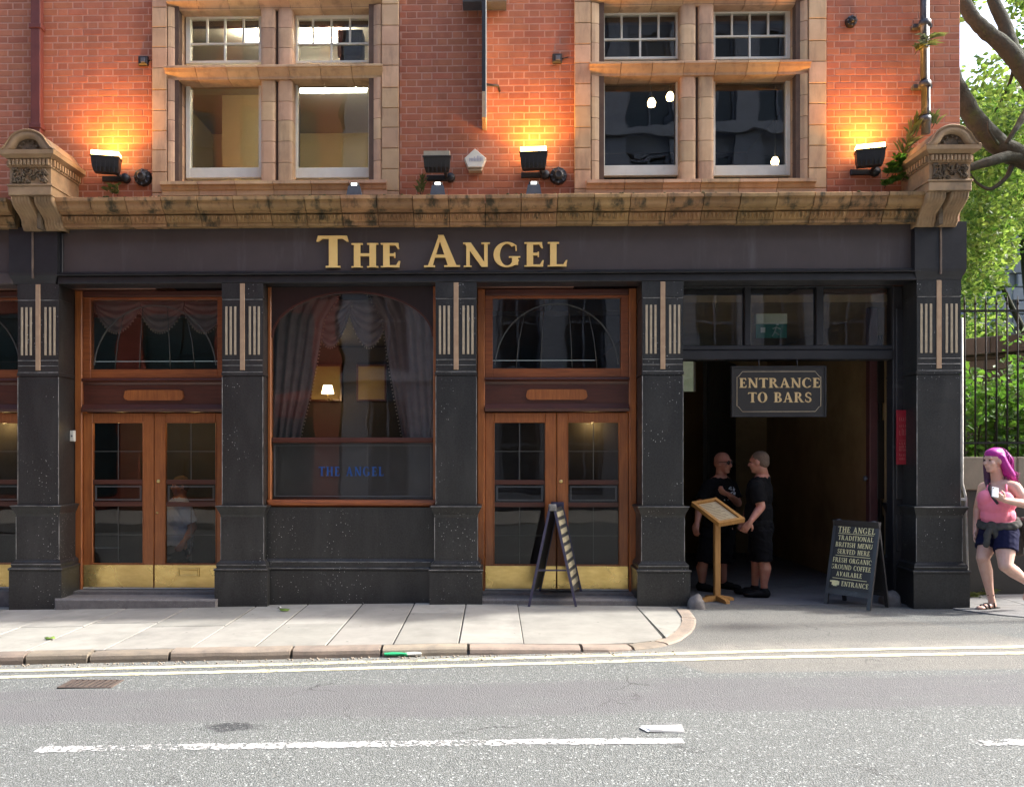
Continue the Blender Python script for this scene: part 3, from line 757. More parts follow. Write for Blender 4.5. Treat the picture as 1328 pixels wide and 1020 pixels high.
def write(s, origin, xdir, zdir, h, mat, parent, depth=.003, T=.17, gap=.08, sx=1.0, small=None, centre=True, joined=None, name='letter'):
    """letters laid along xdir with their tops towards zdir; each a mesh of its own unless joined"""
    xdir, zdir = Vector(xdir).normalized(), Vector(zdir).normalized(); yd = zdir.cross(xdir)   # points into the board
    W = text_width(s, T, gap, sx, small) * h; x = -W / 2 if centre else 0
    o0 = Vector(origin)
    J = MB() if joined else None
    for i, ch in enumerate(s):
        k = 1 if (small is None or ch == ' ' or i == 0 or s[i - 1] == ' ') else small
        me, w = glyph_mesh(ch, T, depth / (h * k), sx)
        if me:
            rot = Matrix((xdir, yd, zdir)).transposed().to_4x4()
            mw = Matrix.Translation(o0 + xdir * x) @ rot @ Matrix.Scale(h * k, 4)
            if joined:
                J.add([mw @ v.co for v in me.vertices], [tuple(p.vertices) for p in me.polygons])
            else:
                m2 = me.copy(); m2.transform(mw); m2.materials.clear(); m2.materials.append(mat)
                link(name, m2, parent)
        x += (w + gap) * h * k
    if joined: return J.build(joined, mat, parent)
# ------------------------------------------------------------------ cornice
X0c, X1c = PX(74, 9.0), PX(1197, 9.0)
cor_back = MB().box(X0c, X1c, 9.20, YB + .004, 4.06, 4.285)
cor = cor_back.build('cornice', M['soot'], pub)
n = 24
xe = PX(13, 9.0); spans = [(X0c + (X1c - X0c) * i / n, X0c + (X1c - X0c) * (i + 1) / n) for i in range(n)] + [(xe - .375 * (i + 1), xe - .375 * i) for i in range(6)]
MB().box(xe - 2.25, xe, 9.20, YB + .004, 4.06, 4.285).build('cornice_core', M['soot'], cor)
for (a, b) in spans:
    dz, dy = random.uniform(-.003, .003), random.uniform(-.003, .003)
    pr = [(YB, 4.31), (8.93, 4.30), (8.925, 4.295), (8.925, 4.262), (8.945, 4.255)]
    for k in range(6):
        t = k / 5 * math.pi / 2
        pr.append((8.955 + .065 * (1 - math.cos(t)), 4.250 - .080 * math.sin(t)))
    pr += [(9.022, 4.152), (9.09, 4.150), (9.09, 4.139), (9.052, 4.135), (9.085, 4.09), (9.115, 4.064), (9.105, 4.062), (9.105, 4.034), (9.2, 4.034), (9.2, 4.2), (YB, 4.2)]
    m = MB(); m.prism([(y + dy, z + dz) for y, z in pr], 'x', a + .004, b - .004)
    # carved leaf tongues on the lower ovolo
    nt_ = 8
    for k in range(nt_):
        c = a + .02 + (b - a - .04) * (k + .5) / nt_; hw = (b - a - .04) / nt_ * .42
        v = [(c - hw, 9.058 + dy, 4.134 + dz), (c + hw, 9.058 + dy, 4.134 + dz), (c + hw * .9, 9.082 + dy, 4.098 + dz), (c, 9.108 + dy, 4.068 + dz), (c - hw * .9, 9.082 + dy, 4.098 + dz), (c, 9.045 + dy, 4.098 + dz), (c, 9.042 + dy, 4.128 + dz)]
        m.add(v, [(0, 6, 5, 4), (1, 2, 5, 6), (0, 1, 6), (4, 5, 3), (2, 3, 5)])
    m.build('cornice_block', M['cornice'], cor)
# ------------------------------------------------------------------ fascia with lettering
XF0, XF1 = PX(77, YF), PX(1189, YF)
ZF0, ZF1 = PZ(351, YF), 4.05
fas = MB().box(XF0, XF1, YF, 9.47, ZF0, ZF1 - .002).build('fascia', M['fascia'], pub)
fr = MB()
fr.box(XF0 + .002, XF0 + .045, YF - .018, YF, ZF0, ZF1 - .02, .006); fr.box(XF1 - .045, XF1 - .002, YF - .018, YF, ZF0, ZF1 - .02, .006)
fr.build('fascia_frame', M['blackpaint'], fas)
MB().box(XL, PX(20, YF), YF, 9.47, ZF0, ZF1 - .002).box(XL, PX(20, YF), YF - .05, 9.47, 3.447, ZF0 - .003, .01).build('side_fascia', M['fascia'], fas)
for k, (za, zb, yo) in enumerate(((ZF0 - .002, ZF0 - .03, .055), (ZF0 - .032, ZF0 - .045, .085), (ZF0 - .047, 3.447, .045))):
    MB().box(XF0, XF1, YF - yo, 9.47, zb, za, .008).build('fascia_moulding', M['blackpaint'], fas)
zb_ = PZ(346.5, YF - .03, 570)
hT = PZ(305, YF - .03, 570) - zb_
xa_, xb_ = PX(411, YF - .03), PX(735, YF - .03)
gap = .07
w1 = text_width('THE ANGEL', .2, gap, 1.0, .76)
sx = ((xb_ - xa_) / hT) / w1
write('THE ANGEL', ((xa_ + xb_) / 2, YF - .012, zb_), (1, 0, 0), (0, 0, 1), hT, M['gold'], fas, depth=.03, T=.2, gap=gap * sx, sx=sx, small=.76)

# ------------------------------------------------------------------ pilasters
def ring(x0, x1, yf, yb, z): return [(x0, yf, z), (x1, yf, z), (x1, yb, z), (x0, yb, z)]
def mloft(name, prof, x0, x1, yf, yb, mat, parent):
    """prof: (z, projection) rings round three sides"""
    MB().loft([ring(x0 - p, x1 + p, yf - p, yb, z) for z, p in prof]).build(name, mat, parent)
zq = lambda py, px: PZ(py, YP, px)
CAPZ, CAPB, BASET, PLT = PZ(656, 9.14), PZ(671, 9.15), PZ(727, 9.15), PZ(741, 9.14)
def pilaster(pxa, pxb, tall=False, zfoot=-.2, yback=None, cappx=None):
    x0, x1 = PX(pxa, YP), PX(pxb, YP); mid = (x0 + x1) / 2; pc = (pxa + pxb) / 2; yb = yback or YD + .05
    Ztop = 3.445
    root = MB().loft([ring(x0 + .012, x1 - .012, YP + .012, yb, CAPZ - .2), ring(x0 + .012, x1 - .012, YP + .012, yb, Ztop)]).build('pilaster', M['granite'], pub)
    z1, z2, z3, z4 = PZ(386, YP), PZ(466, YP), PZ(473, YP), PZ(486, YP)
    mloft('shaft', [(CAPZ - .01, 0), (z4 - .012, 0), (z4 - .012, -.008), (z4 - .006, -.008)], x0, x1, YP, yb, M['granite'], root)
    mloft('capital', [(z4, .006), (z4 + .03, .006), (z4 + .034, 0), (z1 - .006, 0), (z1 - .006, -.006), (z1 + .004, -.006), (z1 + .004, .003), (Ztop, .003)], x0, x1, YP, yb, M['granite'], root)
    for z in (z2, z3, z4 + .036, z1 - .008):
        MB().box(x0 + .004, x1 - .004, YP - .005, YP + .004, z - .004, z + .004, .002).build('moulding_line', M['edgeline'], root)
    for xx in (x0 + .0015, x1 - .0015):
        MB().box(xx - .0035, xx + .0035, YP - .0025, YP + .003, CAPZ + .01, z4 - .015, .001).build('edge_glint', M['edgeline'], root); MB().box(xx - .0035 + (-.012 if xx < mid else .012), xx + .0035 + (-.012 if xx < mid else .012), YP - .0145, YP - .008, BASET, CAPB, .001).build('edge_glint', M['edgeline'], root)  # thin pale strips painting highlights along the chipped pilaster edges
    w = .026
    MB().box(mid - w, mid + w, YP - .010, YP + .002, PZ(479, YP), Ztop - .002, .004).build('stripe', M['buffstripe'], root)
    sa, sb = PZ(459, YP), PZ(396, YP); tw = (x1 - x0) / 53
    for c in (5.5, 11.2, 17, 36, 42, 47.6):
        xx = x0 + c * tw; MB().box(xx - 1.45 * tw, xx + 1.45 * tw, YP - .004, YP + .002, sa, sb, .004).build('stripe', M['cream'], root)
    mloft('cap_moulding', [(CAPB, .012), (CAPB + .03, .016), (CAPB + .07, .035), (CAPZ - .02, .05), (CAPZ - .012, .056), (CAPZ, .05), (CAPZ + .004, .0)], x0, x1, YP, yb, M['granite'], root)
    mloft('die', [(BASET - .01, .012), (CAPB, .012)], x0, x1, YP, yb, M['granite'], root)
    mloft('base_moulding', [(PLT, .07), (PLT + .022, .07), (PLT + .034, .045), (PLT + .06, .05), (BASET - .03, .045), (BASET - .012, .02), (BASET, .016)], x0, x1, YP, yb, M['granite'], root)
    mloft('plinth', [(zfoot, .062), (PLT - .006, .062), (PLT, .056)], x0, x1, YP, yb, M['granite'], root)
    for z, p in ((CAPZ - .006, .0565), (PLT + .018, .0705), (PLT + .063, .0505)):
        MB().box(x0 - p, x1 + p, YP - p - .002, YP - p + .004, z - .0035, z + .0035, .001).build('moulding_line', M['edgeline'], root)  # pale highlights drawn along the projecting moulding edges
    if tall:
        dx = -.035 if pc < 640 else .03
        mloft('frieze_block', [(3.447, .004), (3.48, .012), (3.53, .035), (3.56, .04), (4.05, .04)], x0 + (dx if pc < 640 else 0), x1 + (dx if pc < 640 else 0), YP, 9.47, M['blackpaint'], root)
        MB().box(mid - .012 + (dx if pc < 640 else 0), mid + .008 + (dx if pc < 640 else 0), YP - .052, YP - .03, 3.50, 4.05, .003).build('stripe', M['stripe_dim'], root)
    return root
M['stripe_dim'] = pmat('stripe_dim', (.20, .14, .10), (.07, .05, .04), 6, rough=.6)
pilaster(23, 76, True); pilaster(288, 341); pilaster(565, 618); pilaster(833, 886); pilaster(1189, 1246, True, yback=9.9)

# ------------------------------------------------------------------ scrolled consoles over the end pilasters
M['console'] = pmat('console', (.40, .27, .15), (.30, .19, .10), 6, rough=.7, bmp=.5, bscale=55, rnd=.06, stain=(.06, .055, .04), stain_scale=3.2, stain_range=(.5, .75), stain_amt=.7)
M['console_carve'] = pmat('console_carve', (.22, .16, .10), (.10, .075, .05), 26, rough=.8, bmp=1, bscale=30, bdist=.02)
def console(pl, pr_, ztopy):
    Yc = 8.84
    x0, x1 = PX(pl, Yc), PX(pr_, Yc); mid = (x0 + x1) / 2; W = x1 - x0
    Z = lambda py: PZ(py + ztopy, Yc, mid * 1118 / Yc + 640)
    zs0, zs1, zb1, zc1, zd1, zl1 = Z(290), Z(253), Z(240), Z(217), Z(206), Z(197)
    root = MB().box(x0 + .03, x1 - .03, Yc + .08, YB + .003, zs1 + .004, zl1).box(x0 + .03, x1 - .03, 9.15, YB + .003, zs0, zs1).build('console', M['console'], pub)
    # fluted scroll: S-shaped side, two halves with a groove between
    sp = [(9.12, zs0), (9.105, zs0 + .02), (9.09, zs0 + .04)]
    for k in range(9):
        t = k / 8; sp.append((9.08 - .20 * t + .035 * math.sin(t * 2 * math.pi), zs0 + .05 + (zs1 - zs0 - .06) * t))
    sp += [(Yc + .03, zs1 - .004)]
    for (a, b) in ((x0 + .02, mid - .022), (mid + .022, x1 - .02)):
        m = MB(); nf = 6
        xs_ = []
        for f in range(nf * 4 + 1):
            u = f / (nf * 4); xs_.append((a + (b - a) * u, .013 * abs(math.sin(u * nf * math.pi))))
        rings = []
        for (y, z) in sp: rings.append([(x, y - d, z) for x, d in xs_] + [(b, 9.3, z), (a, 9.3, z)])
        m.loft(rings, True); m.build('scroll', M['console'], root)
    MB().box(mid - .019, mid + .019, 9.02, 9.3, zs0, zs1 - .02).build('scroll_groove', M['console_carve'], root)
    MB().box(x0 + .012, x1 - .012, Yc, 9.46, zs1, zb1 - .012, .006).build('band', M['console'], root)
    MB().box(x0 + .0, x1 - .0, Yc - .008, 9.462, zb1 - .010, zb1 + .012, .006).build('band', M['console'], root)
    m = MB().box(x0 + .022, x1 - .022, Yc + .012, 9.455, zb1 + .012, zc1)
    m.build('carved_block', M['console'], root)
    m = MB()
    rs = random.Random(4)
    for k in range(110):       # foliage carving in relief
        u = rs.uniform(-1, 1); v = rs.uniform(0, 1); sgn = math.copysign(1, u)
        cx_, cz = mid + u * (W / 2 - .055), zb1 + .025 + v * (zc1 - zb1 - .04)
        r1_, r2_ = rs.uniform(.010, .022), rs.uniform(.006, .010); an = sgn * (.6 + 1.2 * abs(u)) + rs.uniform(-.4, .4)
        pts = []
        for q in range(8):
            t = 2 * math.pi * q / 8; ex, ez = r1_ * math.cos(t), r2_ * math.sin(t)
            pts.append((cx_ + ex * math.cos(an) - ez * math.sin(an), cz + ex * math.sin(an) + ez * math.cos(an)))
        m.loft([[(x, Yc + .014, z) for x, z in pts], [(cx_ + (x - cx_) * .75, Yc - .012, cz + (z - cz) * .75) for x, z in pts], [(cx_ + (x - cx_) * .2, Yc - .02, cz + (z - cz) * .2) for x, z in pts]], True)
    m.build('carving', M['console_carve'], root)
    # dentil course
    m = MB().box(x0 + .012, x1 - .012, Yc - .008, 9.452, zc1, zd1 - .002)
    nd = 11
    for k in range(nd):
        c = x0 + .02 + (W - .04) * (k + .5) / nd; m.box(c - .014, c + .014, Yc - .034, Yc - .007, zc1 + .016, zd1 - .012, .006)
    for s_, xx in ((1, x1 - .012), (-1, x0 + .012)):
        for k in range(11):
            c = Yc + .03 + .055 * k; m.box(xx, xx + s_ * .026, c - .014, c + .014, zc1 + .016, zd1 - .012)
    m.build('dentils', M['console'], root)
    MB().loft([ring(x0 - .0, x1 + .0, Yc - .03, YB + .002, zd1 - .001), ring(x0 - .045, x1 + .045, Yc - .07, YB + .002, zd1 + .03), ring(x0 - .05, x1 + .05, Yc - .075, YB + .002, zl1)]).build('slab', M['console'], root)
    # segmental pediment: arch roll running back to the wall
    zt = Z(171); hh = zt - zl1; n = 22
    def arch(k0, dz=0.0):
        out = []
        for i in range(n + 1):
            u = -1 + 2 * i / n
            a = abs(u)
            z = (.98 * math.sqrt(max(0, 1 - (a / .80) ** 2)) if a < .62 else .62 * (1 - (a - .62) / .38) ** 1.7) if True else 0
            out.append((mid + u * (W / 2 + .05) * k0, zl1 + .004 + z * hh * k0 + dz))
        return out
    out_, inn = arch(1.0), arch(.62)
    m = MB()
    for ya, yb_, o_, i_ in ((Yc - .06, Yc + .10, out_, inn),):
        rings = []
        for (ox, oz), (ix, iz) in zip(o_, i_): rings.append([(ox, ya, oz), (ox, 9.46, oz), (ix, 9.46, max(zl1 + .003, iz)), (ix, ya, max(zl1 + .003, iz))])
        m.loft(rings, True)
    rings = [[(ox, Yc - .075, oz + .0), (ox, Yc - .06, oz + .012), (ox, Yc - .03, oz + .012), (ox, Yc - .045, oz - .02)] for ox, oz in arch(.99)]
    m.loft(rings, True); m.build('pediment', M['console'], root)
    m = MB(); iv = arch(.60)
    m.prism([(x, max(zl1 + .002, z)) for x, z in iv], 'y', Yc - .015, Yc + .05)
    for k in range(5):
        t = math.pi * (k + .5) / 5; m.lathe([(.0005, -.022), (.012, -.016), (.016, 0)], (mid + math.cos(t) * W * .19, Yc - .015, zl1 + .02 + math.sin(t) * hh * .40), 8, 'y')
    m.build('tympanum', M['console_carve'], root)
    return root
console(9, 68, 0); console(1203, 1262, -6)

# ------------------------------------------------------------------ shop front doors
def arc_strip(m, cx_, cz, rx, rz, a0, a1, t, y0, y1, n=18):
    for k in range(n):
        q0, q1 = R(a0 + (a1 - a0) * k / n), R(a0 + (a1 - a0) * (k + 1) / n)
        p = [(cx_ + rx * math.cos(q0), cz + rz * math.sin(q0)), (cx_ + rx * math.cos(q1), cz + rz * math.sin(q1)),
             (cx_ + (rx - t) * math.cos(q1), cz + (rz - t) * math.sin(q1)), (cx_ + (rx - t) * math.cos(q0), cz + (rz - t) * math.sin(q0))]
        m.prism(p, 'y', y0, y1)
def bead(m, x0, x1, z0, z1, y, d=.014, t=.014):       # moulding round an opening
    m.box(x0 - t, x0, y - d, y, z0 - t, z1 + t, .005); m.box(x1, x1 + t, y - d, y, z0 - t, z1 + t, .005)
    m.box(x0, x1, y - d + .001, y, z0 - t, z0, .005); m.box(x0, x1, y - d + .001, y, z1, z1 + t, .005)
def door_unit(x0, x1, letterbox=False, pull=False, deep=.28):
    Y = YD; J = .085; c = (x0 + x1) / 2
    zt, zl, zf0, zf1 = 3.443, PZ(535, Y), PZ(478, Y), PZ(387, Y)
    zd = .10
    m = MB(); m.box(x0, x0 + J, Y - .05, Y + .08, zd - .2, zt, .01); m.box(x1 - J, x1, Y - .05, Y + .08, zd - .2, zt, .01)
    root = m.build('double_door', M['wood'], pub)
    xi0, xi1 = x0 + J, x1 - J
    MB().box(xi0, xi1, Y - .04, Y + .08, zf1 + .03, zt, .01).build('head_rail', M['wood_dark'], root)
    m = MB(); rectframe(m, xi0 + .002, xi1 - .002, zf0 - .10, zf1 + .028, .085, Y - .03, Y + .06, .10, .03); m.build('fanlight_frame', M['wood_h'], root)
    MB().box(xi0 + .085, xi1 - .085, Y + .01, Y + .014, zf0, zf1).build('fanlight_pane', M['glass_shop'], root)
    ld = MB(); fw = (xi1 - xi0) / 2 - .085; t = .012
    arc_strip(ld, c, zf0, fw * .97, (zf1 - zf0) * .93, 4, 176, t, Y - .002, Y + .012, 24)
    for k in (-.62, -.24, .24, .62):
        a = [(c + k * fw * 1.02, zf0), (c + k * fw * .95, zf0 + .3), (c + k * fw * .80, zf0 + (zf1 - zf0) * .93 * math.sqrt(max(.05, 1 - (k * .80 / .97) ** 2)))]
        ld.tube([(p[0], Y + .004, p[1]) for p in a], .005, 5)
    ld.build('fanlight_lead', M['lead'], root)
    # frieze between fanlight and leaves
    za, zb = zl + .012, zf0 - .102
    MB().prism([(Y + .06, zb), (Y - .055, zb), (Y - .06, zb - .02), (Y - .03, zb - .045), (Y - .02, zb - .07), (Y + .06, zb - .07)], 'x', xi0, xi1).build('moulding', M['wood_dark'], root)
    MB().prism([(Y + .06, za), (Y - .07, za), (Y - .075, za + .03), (Y - .05, za + .06), (Y - .03, za + .085), (Y + .06, za + .085)], 'x', xi0, xi1).build('moulding', M['wood_dark'], root)
    MB().box(xi0, xi1, Y - .012, Y + .06, za + .086, zb - .071).build('frieze_panel', M['wood_dark'], root)
    pz0, pz1, pw = PZ(518.5, Y), PZ(505, Y), .34
    e = .05; pl = [(c - pw, pz0 + e * .8), (c - pw + e * .3, pz0 + e * .25), (c - pw + e, pz0), (c + pw - e, pz0), (c + pw - e * .3, pz0 + e * .25), (c + pw, pz0 + e * .8), (c + pw - e * .3, pz1 - e * .25), (c + pw - e, pz1), (c - pw + e, pz1), (c - pw + e * .3, pz1 - e * .25)]
    MB().prism(pl, 'y', Y - .032, Y - .011).build('plaque', M['wood'], root)
    # leaves
    LW = (xi1 - xi0 - .012) / 2
    for k in (0, 1):
        a = xi0 + .002 if k == 0 else c + .003; b = a + LW
        so, sm_ = .105, .125
        ga, gb = (a + so, b - sm_) if k == 0 else (a + sm_, b - so)
        g0, g1 = PZ(731, Y), PZ(548, Y)
        m = MB(); m.box(a, ga, Y - .02, Y + .03, zd + .006, zl, .006); m.box(gb, b, Y - .02, Y + .03, zd + .006, zl, .006)
        m.box(ga, gb, Y - .019, Y + .03, g1, zl, .006); m.box(ga, gb, Y - .019, Y + .03, zd + .006, g0, .006)
        bead(m, ga, gb, g0, g1, Y - .0195, .008, .012)
        leaf = m.build('door_leaf', M['wood'], root)
        b0, b1, b2, b3 = PZ(657, Y), PZ(651, Y), PZ(628, Y), PZ(622, Y)
        for za_, zb_ in ((b0, b1), (b2, b3)): MB().box(ga, gb, Y - .012, Y + .02, za_, zb_, .004).build('glazing_bar', M['wood_dark'], root)
        for za_, zb_ in ((g0, b0), (b1, b2), (b3, g1)): MB().box(ga, gb, Y + .002, Y + .006, za_, zb_).build('pane', M['glass_dark'], root)
        m = MB(); mx = (ga + gb) / 2
        for za_, zb_ in ((g0, b0), (b3, g1)):
            m.box(mx - .004, mx + .004, Y - .003, Y + .001, za_, zb_); mz = (za_ + zb_) / 2; m.box(ga, gb, Y - .004, Y + .001, mz - .003, mz + .003)
        m.build('lead_came', M['lead'], root)
        m = MB(); i1, i2 = .022, .034
        for q in (i1, i2):
            m.box(ga + q, gb - q, Y - .001, Y + .0015, b1 + q * .8, b1 + q * .8 + .004); m.box(ga + q, gb - q, Y - .001, Y + .0015, b2 - q * .8 - .004, b2 - q * .8)
            m.box(ga + q, ga + q + .004, Y - .0015, Y + .001, b1 + q * .8, b2 - q * .8); m.box(gb - q - .004, gb - q, Y - .0015, Y + .001, b1 + q * .8, b2 - q * .8)
        m.build('etched_border', M['etch'], root)
        m = MB(); nx = 10; kz0, kz1 = zd + .022, PZ(733, Y)
        m.box(a + .004, b - .004, Y - .026, Y - .0205, kz0, kz1, .002); m.build('kick_plate', M['brass'], root)
        MB().box(a, b, Y - .034, Y - .02, zd + .006, zd + .018, .003).build('weather_bar', M['whiteplastic'], root)
        if k == 1:
            zz = PZ(624, Y); m = MB(); m.lathe([(.0005, -.012), (.018, -.010), (.022, 0)], (a + .045, Y - .02, zz), 12, 'y'); m.build('lock', M['brass'], root)
            zz = PZ(665, Y); m = MB(); m.lathe([(.0005, -.02), (.012, -.016), (.012, 0)], (a + .035, Y - .02, zz), 10, 'y'); m.build('lock', M['brass'], root)
            if letterbox:
                lx, lz = (ga + gb) / 2 - .02, kz1 - .075
                m = MB(); rectframe(m, lx - .125, lx + .125, lz - .055, lz + .045, .022, Y - .036, Y - .0255); m.build('letterbox_frame', M['brass'], root)
                MB().box(lx - .10, lx + .10, Y - .032, Y - .0265, lz - .03, lz + .02, .003).build('letterbox_flap', M['brass'], root)
            if pull: MB().box(gb + .03, gb + .07, Y - .03, Y - .0205, PZ(655, Y), PZ(612, Y), .003).build('push_plate', M['brass'], root)
    # obscured glass backing inside, lit by a lobby lamp
    MB().box(xi0, xi1, Y + deep, Y + deep + .02, zd, zl).build('lobby_screen', M['lobby'], root)
    MB().box(x0 - .0, x1, Y - .20, 9.66, -.2, zd).build('threshold', M['stepstone'], root)
    return root
M['lobby'] = pmat('lobby', (.07, .065, .06), (.05, .045, .04), 3, rough=.8)
def ex(p): return PX(p, YP)
d0 = door_unit(ex(76) - 1.765 - (ex(76) - ex(23)), ex(23), pull=True)
d1 = door_unit(ex(76), ex(288), letterbox=True, deep=.95)
d3 = door_unit(ex(618), ex(833))
m = MB(); m.box(ex(80) - .04, ex(285), 9.11, 9.42, -.2, PZ(778, 9.11), .02); m.build('step', M['stepstone'], pub)
m = MB(); m.box(ex(618) - .03, ex(833) + .02, 9.17, 9.42, -.2, .075, .02); m.build('step', M['stepstone'], pub)
# ------------------------------------------------------------------ bow-headed shop window (second bay)
x0, x1 = ex(341), ex(565); Y = YW
zs_, zt_ = PZ(648, Y), 3.443
zm0, zm1 = PZ(574, Y), PZ(567, Y); zsp = PZ(436, Y); zap = PZ(377, Y)
m = MB(); m.box(x0, x0 + .04, Y - .035, Y + .06, zs_ - .06, zt_, .008); m.box(x1 - .04, x1, Y - .035, Y + .06, zs_ - .06, zt_, .008)
win = m.build('shop_window', M['wood'], pub)
c = (x0 + x1) / 2; hw = (x1 - x0) / 2 - .04
m = MB(); n = 28
arcp = [(c - hw * math.cos(math.pi * i / n), zsp + (zap - zsp) * math.sin(math.pi * i / n)) for i in range(n + 1)]
for (a, za), (b, zb) in zip(arcp, arcp[1:]):
    m.prism([(a, za), (b, zb), (b, zt_), (a, zt_)], 'y', Y - .012, Y + .05)
m.build('spandrel', M['wood_black'], win)
m = MB()
for (a, za), (b, zb) in zip(arcp, arcp[1:]):
    k = .985
    p = [(a, za), (b, zb), (c + (b - c) * k, zsp + (zb - zsp) * k - .012), (c + (a - c) * k, zsp + (za - zsp) * k - .012)]
    m.prism(p, 'y', Y - .03, Y + .02)
m.build('arch_bead', M['wood_dark'], win)
MB().box(x0 + .04, x1 - .04, Y - .03, Y + .05, zm0, zm1, .012).build('middle_rail', M['wood_dark'], win)
MB().box(x0, x1, Y - .10, Y + .05, PZ(657, Y), zs_ + .002, .025).build('sill', M['wood_h'], win)
MB().box(x0 + .04, x1 - .04, Y + .02, Y + .024, zm1, zt_ - .06).build('pane', M['glass_shop'], win)
MB().box(x0 + .04, x1 - .04, Y + .02, Y + .024, zs_ + .002, zm0).build('pane', M['glass_smoke'], win) if 'glass_smoke' in M else None
m = MB(); q = .025
xa_, xb_, za_, zb_ = x0 + .04 + q, x1 - .04 - q, zs_ + q + .01, zm0 - q
for (a, b, e, f) in ((xa_, xb_, za_, za_ + .006), (xa_, xb_, zb_ - .006, zb_), (xa_, xa_ + .006, za_ + .007, zb_ - .007), (xb_ - .006, xb_, za_ + .007, zb_ - .007)): m.box(a, b, Y + .0155, Y + .0195, e, f)
m.build('etched_border', M['etch'], win)
MB().box(x0 + .045, x1 - .045, Y + .03, Y + .034, zs_ + .004, zm0 - .002).build('frosted_film', pmat('frost', (.15, .142, .136), (.115, .108, .104), 2, rough=.6), win)
M['blue_letter'] = plain('blue_letter', (.01, .07, .26), .5)
write('THE ANGEL', (PX(455, Y), Y + .019, PZ(617, Y)), (1, 0, 0), (0, 0, 1), PZ(605, Y) - PZ(617, Y), M['blue_letter'], win, depth=.003, T=.2, gap=.13, sx=.92)
# stall riser
zr1 = PZ(658, 9.3)
m = MB(); m.box(x0 + .0, x1, 9.30, 9.5, BASET - .02, zr1); m.build('stall_riser', M['granite'], pub)
mloft('base_moulding', [(PLT, .05), (PLT + .022, .05), (PLT + .034, .03), (BASET - .03, .03), (BASET - .012, .01), (BASET, .004)], x0, x1, 9.29, 9.5, M['granite'], pub)
MB().box(x0, x1, 9.248, 9.5, -.2, PLT - .003, .006).build('plinth', M['granite'], pub)
for z, y in ((PLT + .018, 9.2395), (BASET - .028, 9.26)):
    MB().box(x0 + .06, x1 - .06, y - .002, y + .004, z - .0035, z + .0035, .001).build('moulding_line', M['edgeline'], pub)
# ------------------------------------------------------------------ passage, inside of the pub
XP0, XP1 = ex(886), ex(1189)
# ground floor shell: pub room and passage
pr_ = room('bar_room', -8.7, XP0 - .25, 9.95, 14.6, .02, 3.2, M['pub_wall'], M['pub_wall'], M['carpet'])
M['passage_wall'] = pmat('passage_wall', (.40, .29, .15), (.30, .21, .105), 2, rough=.75, stain=(.09, .06, .02), stain_scale=1.3, stain_range=(.5, .75), stain_amt=.5)
M['passage_floor'] = pmat('passage_floor', (.16, .155, .16), (.12, .118, .12), 5, rough=.85, bmp=.5, bscale=120, stain=(.09, .088, .09), stain_scale=2)
ps = MB()
ps.box(XP0 - .2, XP0 - .02, 9.66, 15.5, -.1, 3.4); ps.box(XP1 + .02, XP1 + .2, 9.66, 15.5, -.1, 3.4)
yb = 14.2
wx0, wx1, wz0, wz1 = PX(880, yb), PX(902, yb), PZ(508, yb), PZ(466, yb)
ps.box(XP0, wx0, yb, yb + .15, 0, 3.4); ps.box(wx1, XP1, yb, yb + .15, 0, 3.4); ps.box(wx0, wx1, yb, yb + .15, 0, wz0); ps.box(wx0, wx1, yb, yb + .15, wz1, 3.4)
psg = ps.build('passage', M['passage_wall'], pub)
MB().box(XP0 - .1, XP1 + .1, 9.66, yb, 3.3, 3.38).build('passage_ceiling', M['passage_wall'], psg)
MB().box(XP0 - .1, XP1 + .1, 9.28, yb + 2, -.3, .004).build('passage_floor', M['passage_floor'], psg)
MB().box(wx0, wx1, yb + .06, yb + .07, wz0, wz1).build('pane', M['glass_shop'], psg)
M['daylight_tint'] = pmat('daylight_tint', (.45, .55, .40), (.3, .42, .25), 3, rough=.9)
tag(MB().box(2.2, 6.5, 18.6, 18.9, 0, 5.5, .02).build('glow_backing', M['daylight_tint']), 'added pale green panel tinting the daylight at the far end of the passage', 'wall')  # added panel: its pale green tints the daylight in the passage window
M['goldwall'] = pmat('goldwall', (.40, .26, .07), (.26, .16, .05), 4, rough=.6)
MB().box(PX(1085, 13.6), PX(1118, 13.6), 13.5, 13.6, 1.2, 3.0).build('wall_panel', M['goldwall'], psg)
MB().box(PX(1085, 13.6) - .06, PX(1118, 13.6) + .06, 13.56, 13.7, .1, 3.29).build('panel_frame', M['passage_wall'], psg)
# folded-back door leaves of the passage
M['passage_door'] = pmat('passage_door', (.035, .033, .03), (.026, .024, .022), 4, rough=.5)
def leaf(xa, ya, xb, yb_, mat, name):
    d = Vector((xb - xa, yb_ - ya, 0)); L = d.length; a = math.atan2(d.y, d.x); m = MB()
    m.box(0, L, -.025, .025, .03, 2.98)
    for (z0, z1) in ((.2, .9), (1.1, 2.0), (2.2, 2.85)):
        for s_ in (-1, 1): m.box(.1, L - .1, s_ * .026, s_ * .034, z0, z1); 
    m.xform(Matrix.Translation((xa, ya, 0)) @ Matrix.Rotation(a, 4, 'Z')); return m.build(name, mat, psg)
leaf(PX(914, 11.9), 11.9, PX(952, 13.2), 13.2, M['passage_door'], 'door_leaf')
M['maroon'] = pmat('maroon', (.10, .035, .035), (.07, .025, .025), 5, rough=.5)
MB().box(PX(1128, 9.95), PX(1139, 9.95), 9.95, 10.05, .0, 3.29, .008).build('door_post', M['maroon'], psg)
leaf(PX(1139, 9.98) + .01, 10.0, XP1 - .02, 10.02, M['passage_door'], 'door_leaf')
m = MB(); m.lathe([(.0005, -.05), (.03, -.045), (.03, -.02), (.012, -.015), (.012, 0)], (PX(1128, 9.95), 10.0, PZ(620, 9.95)), 10, 'x'); m.build('door_knob', M['greysteel'], psg)
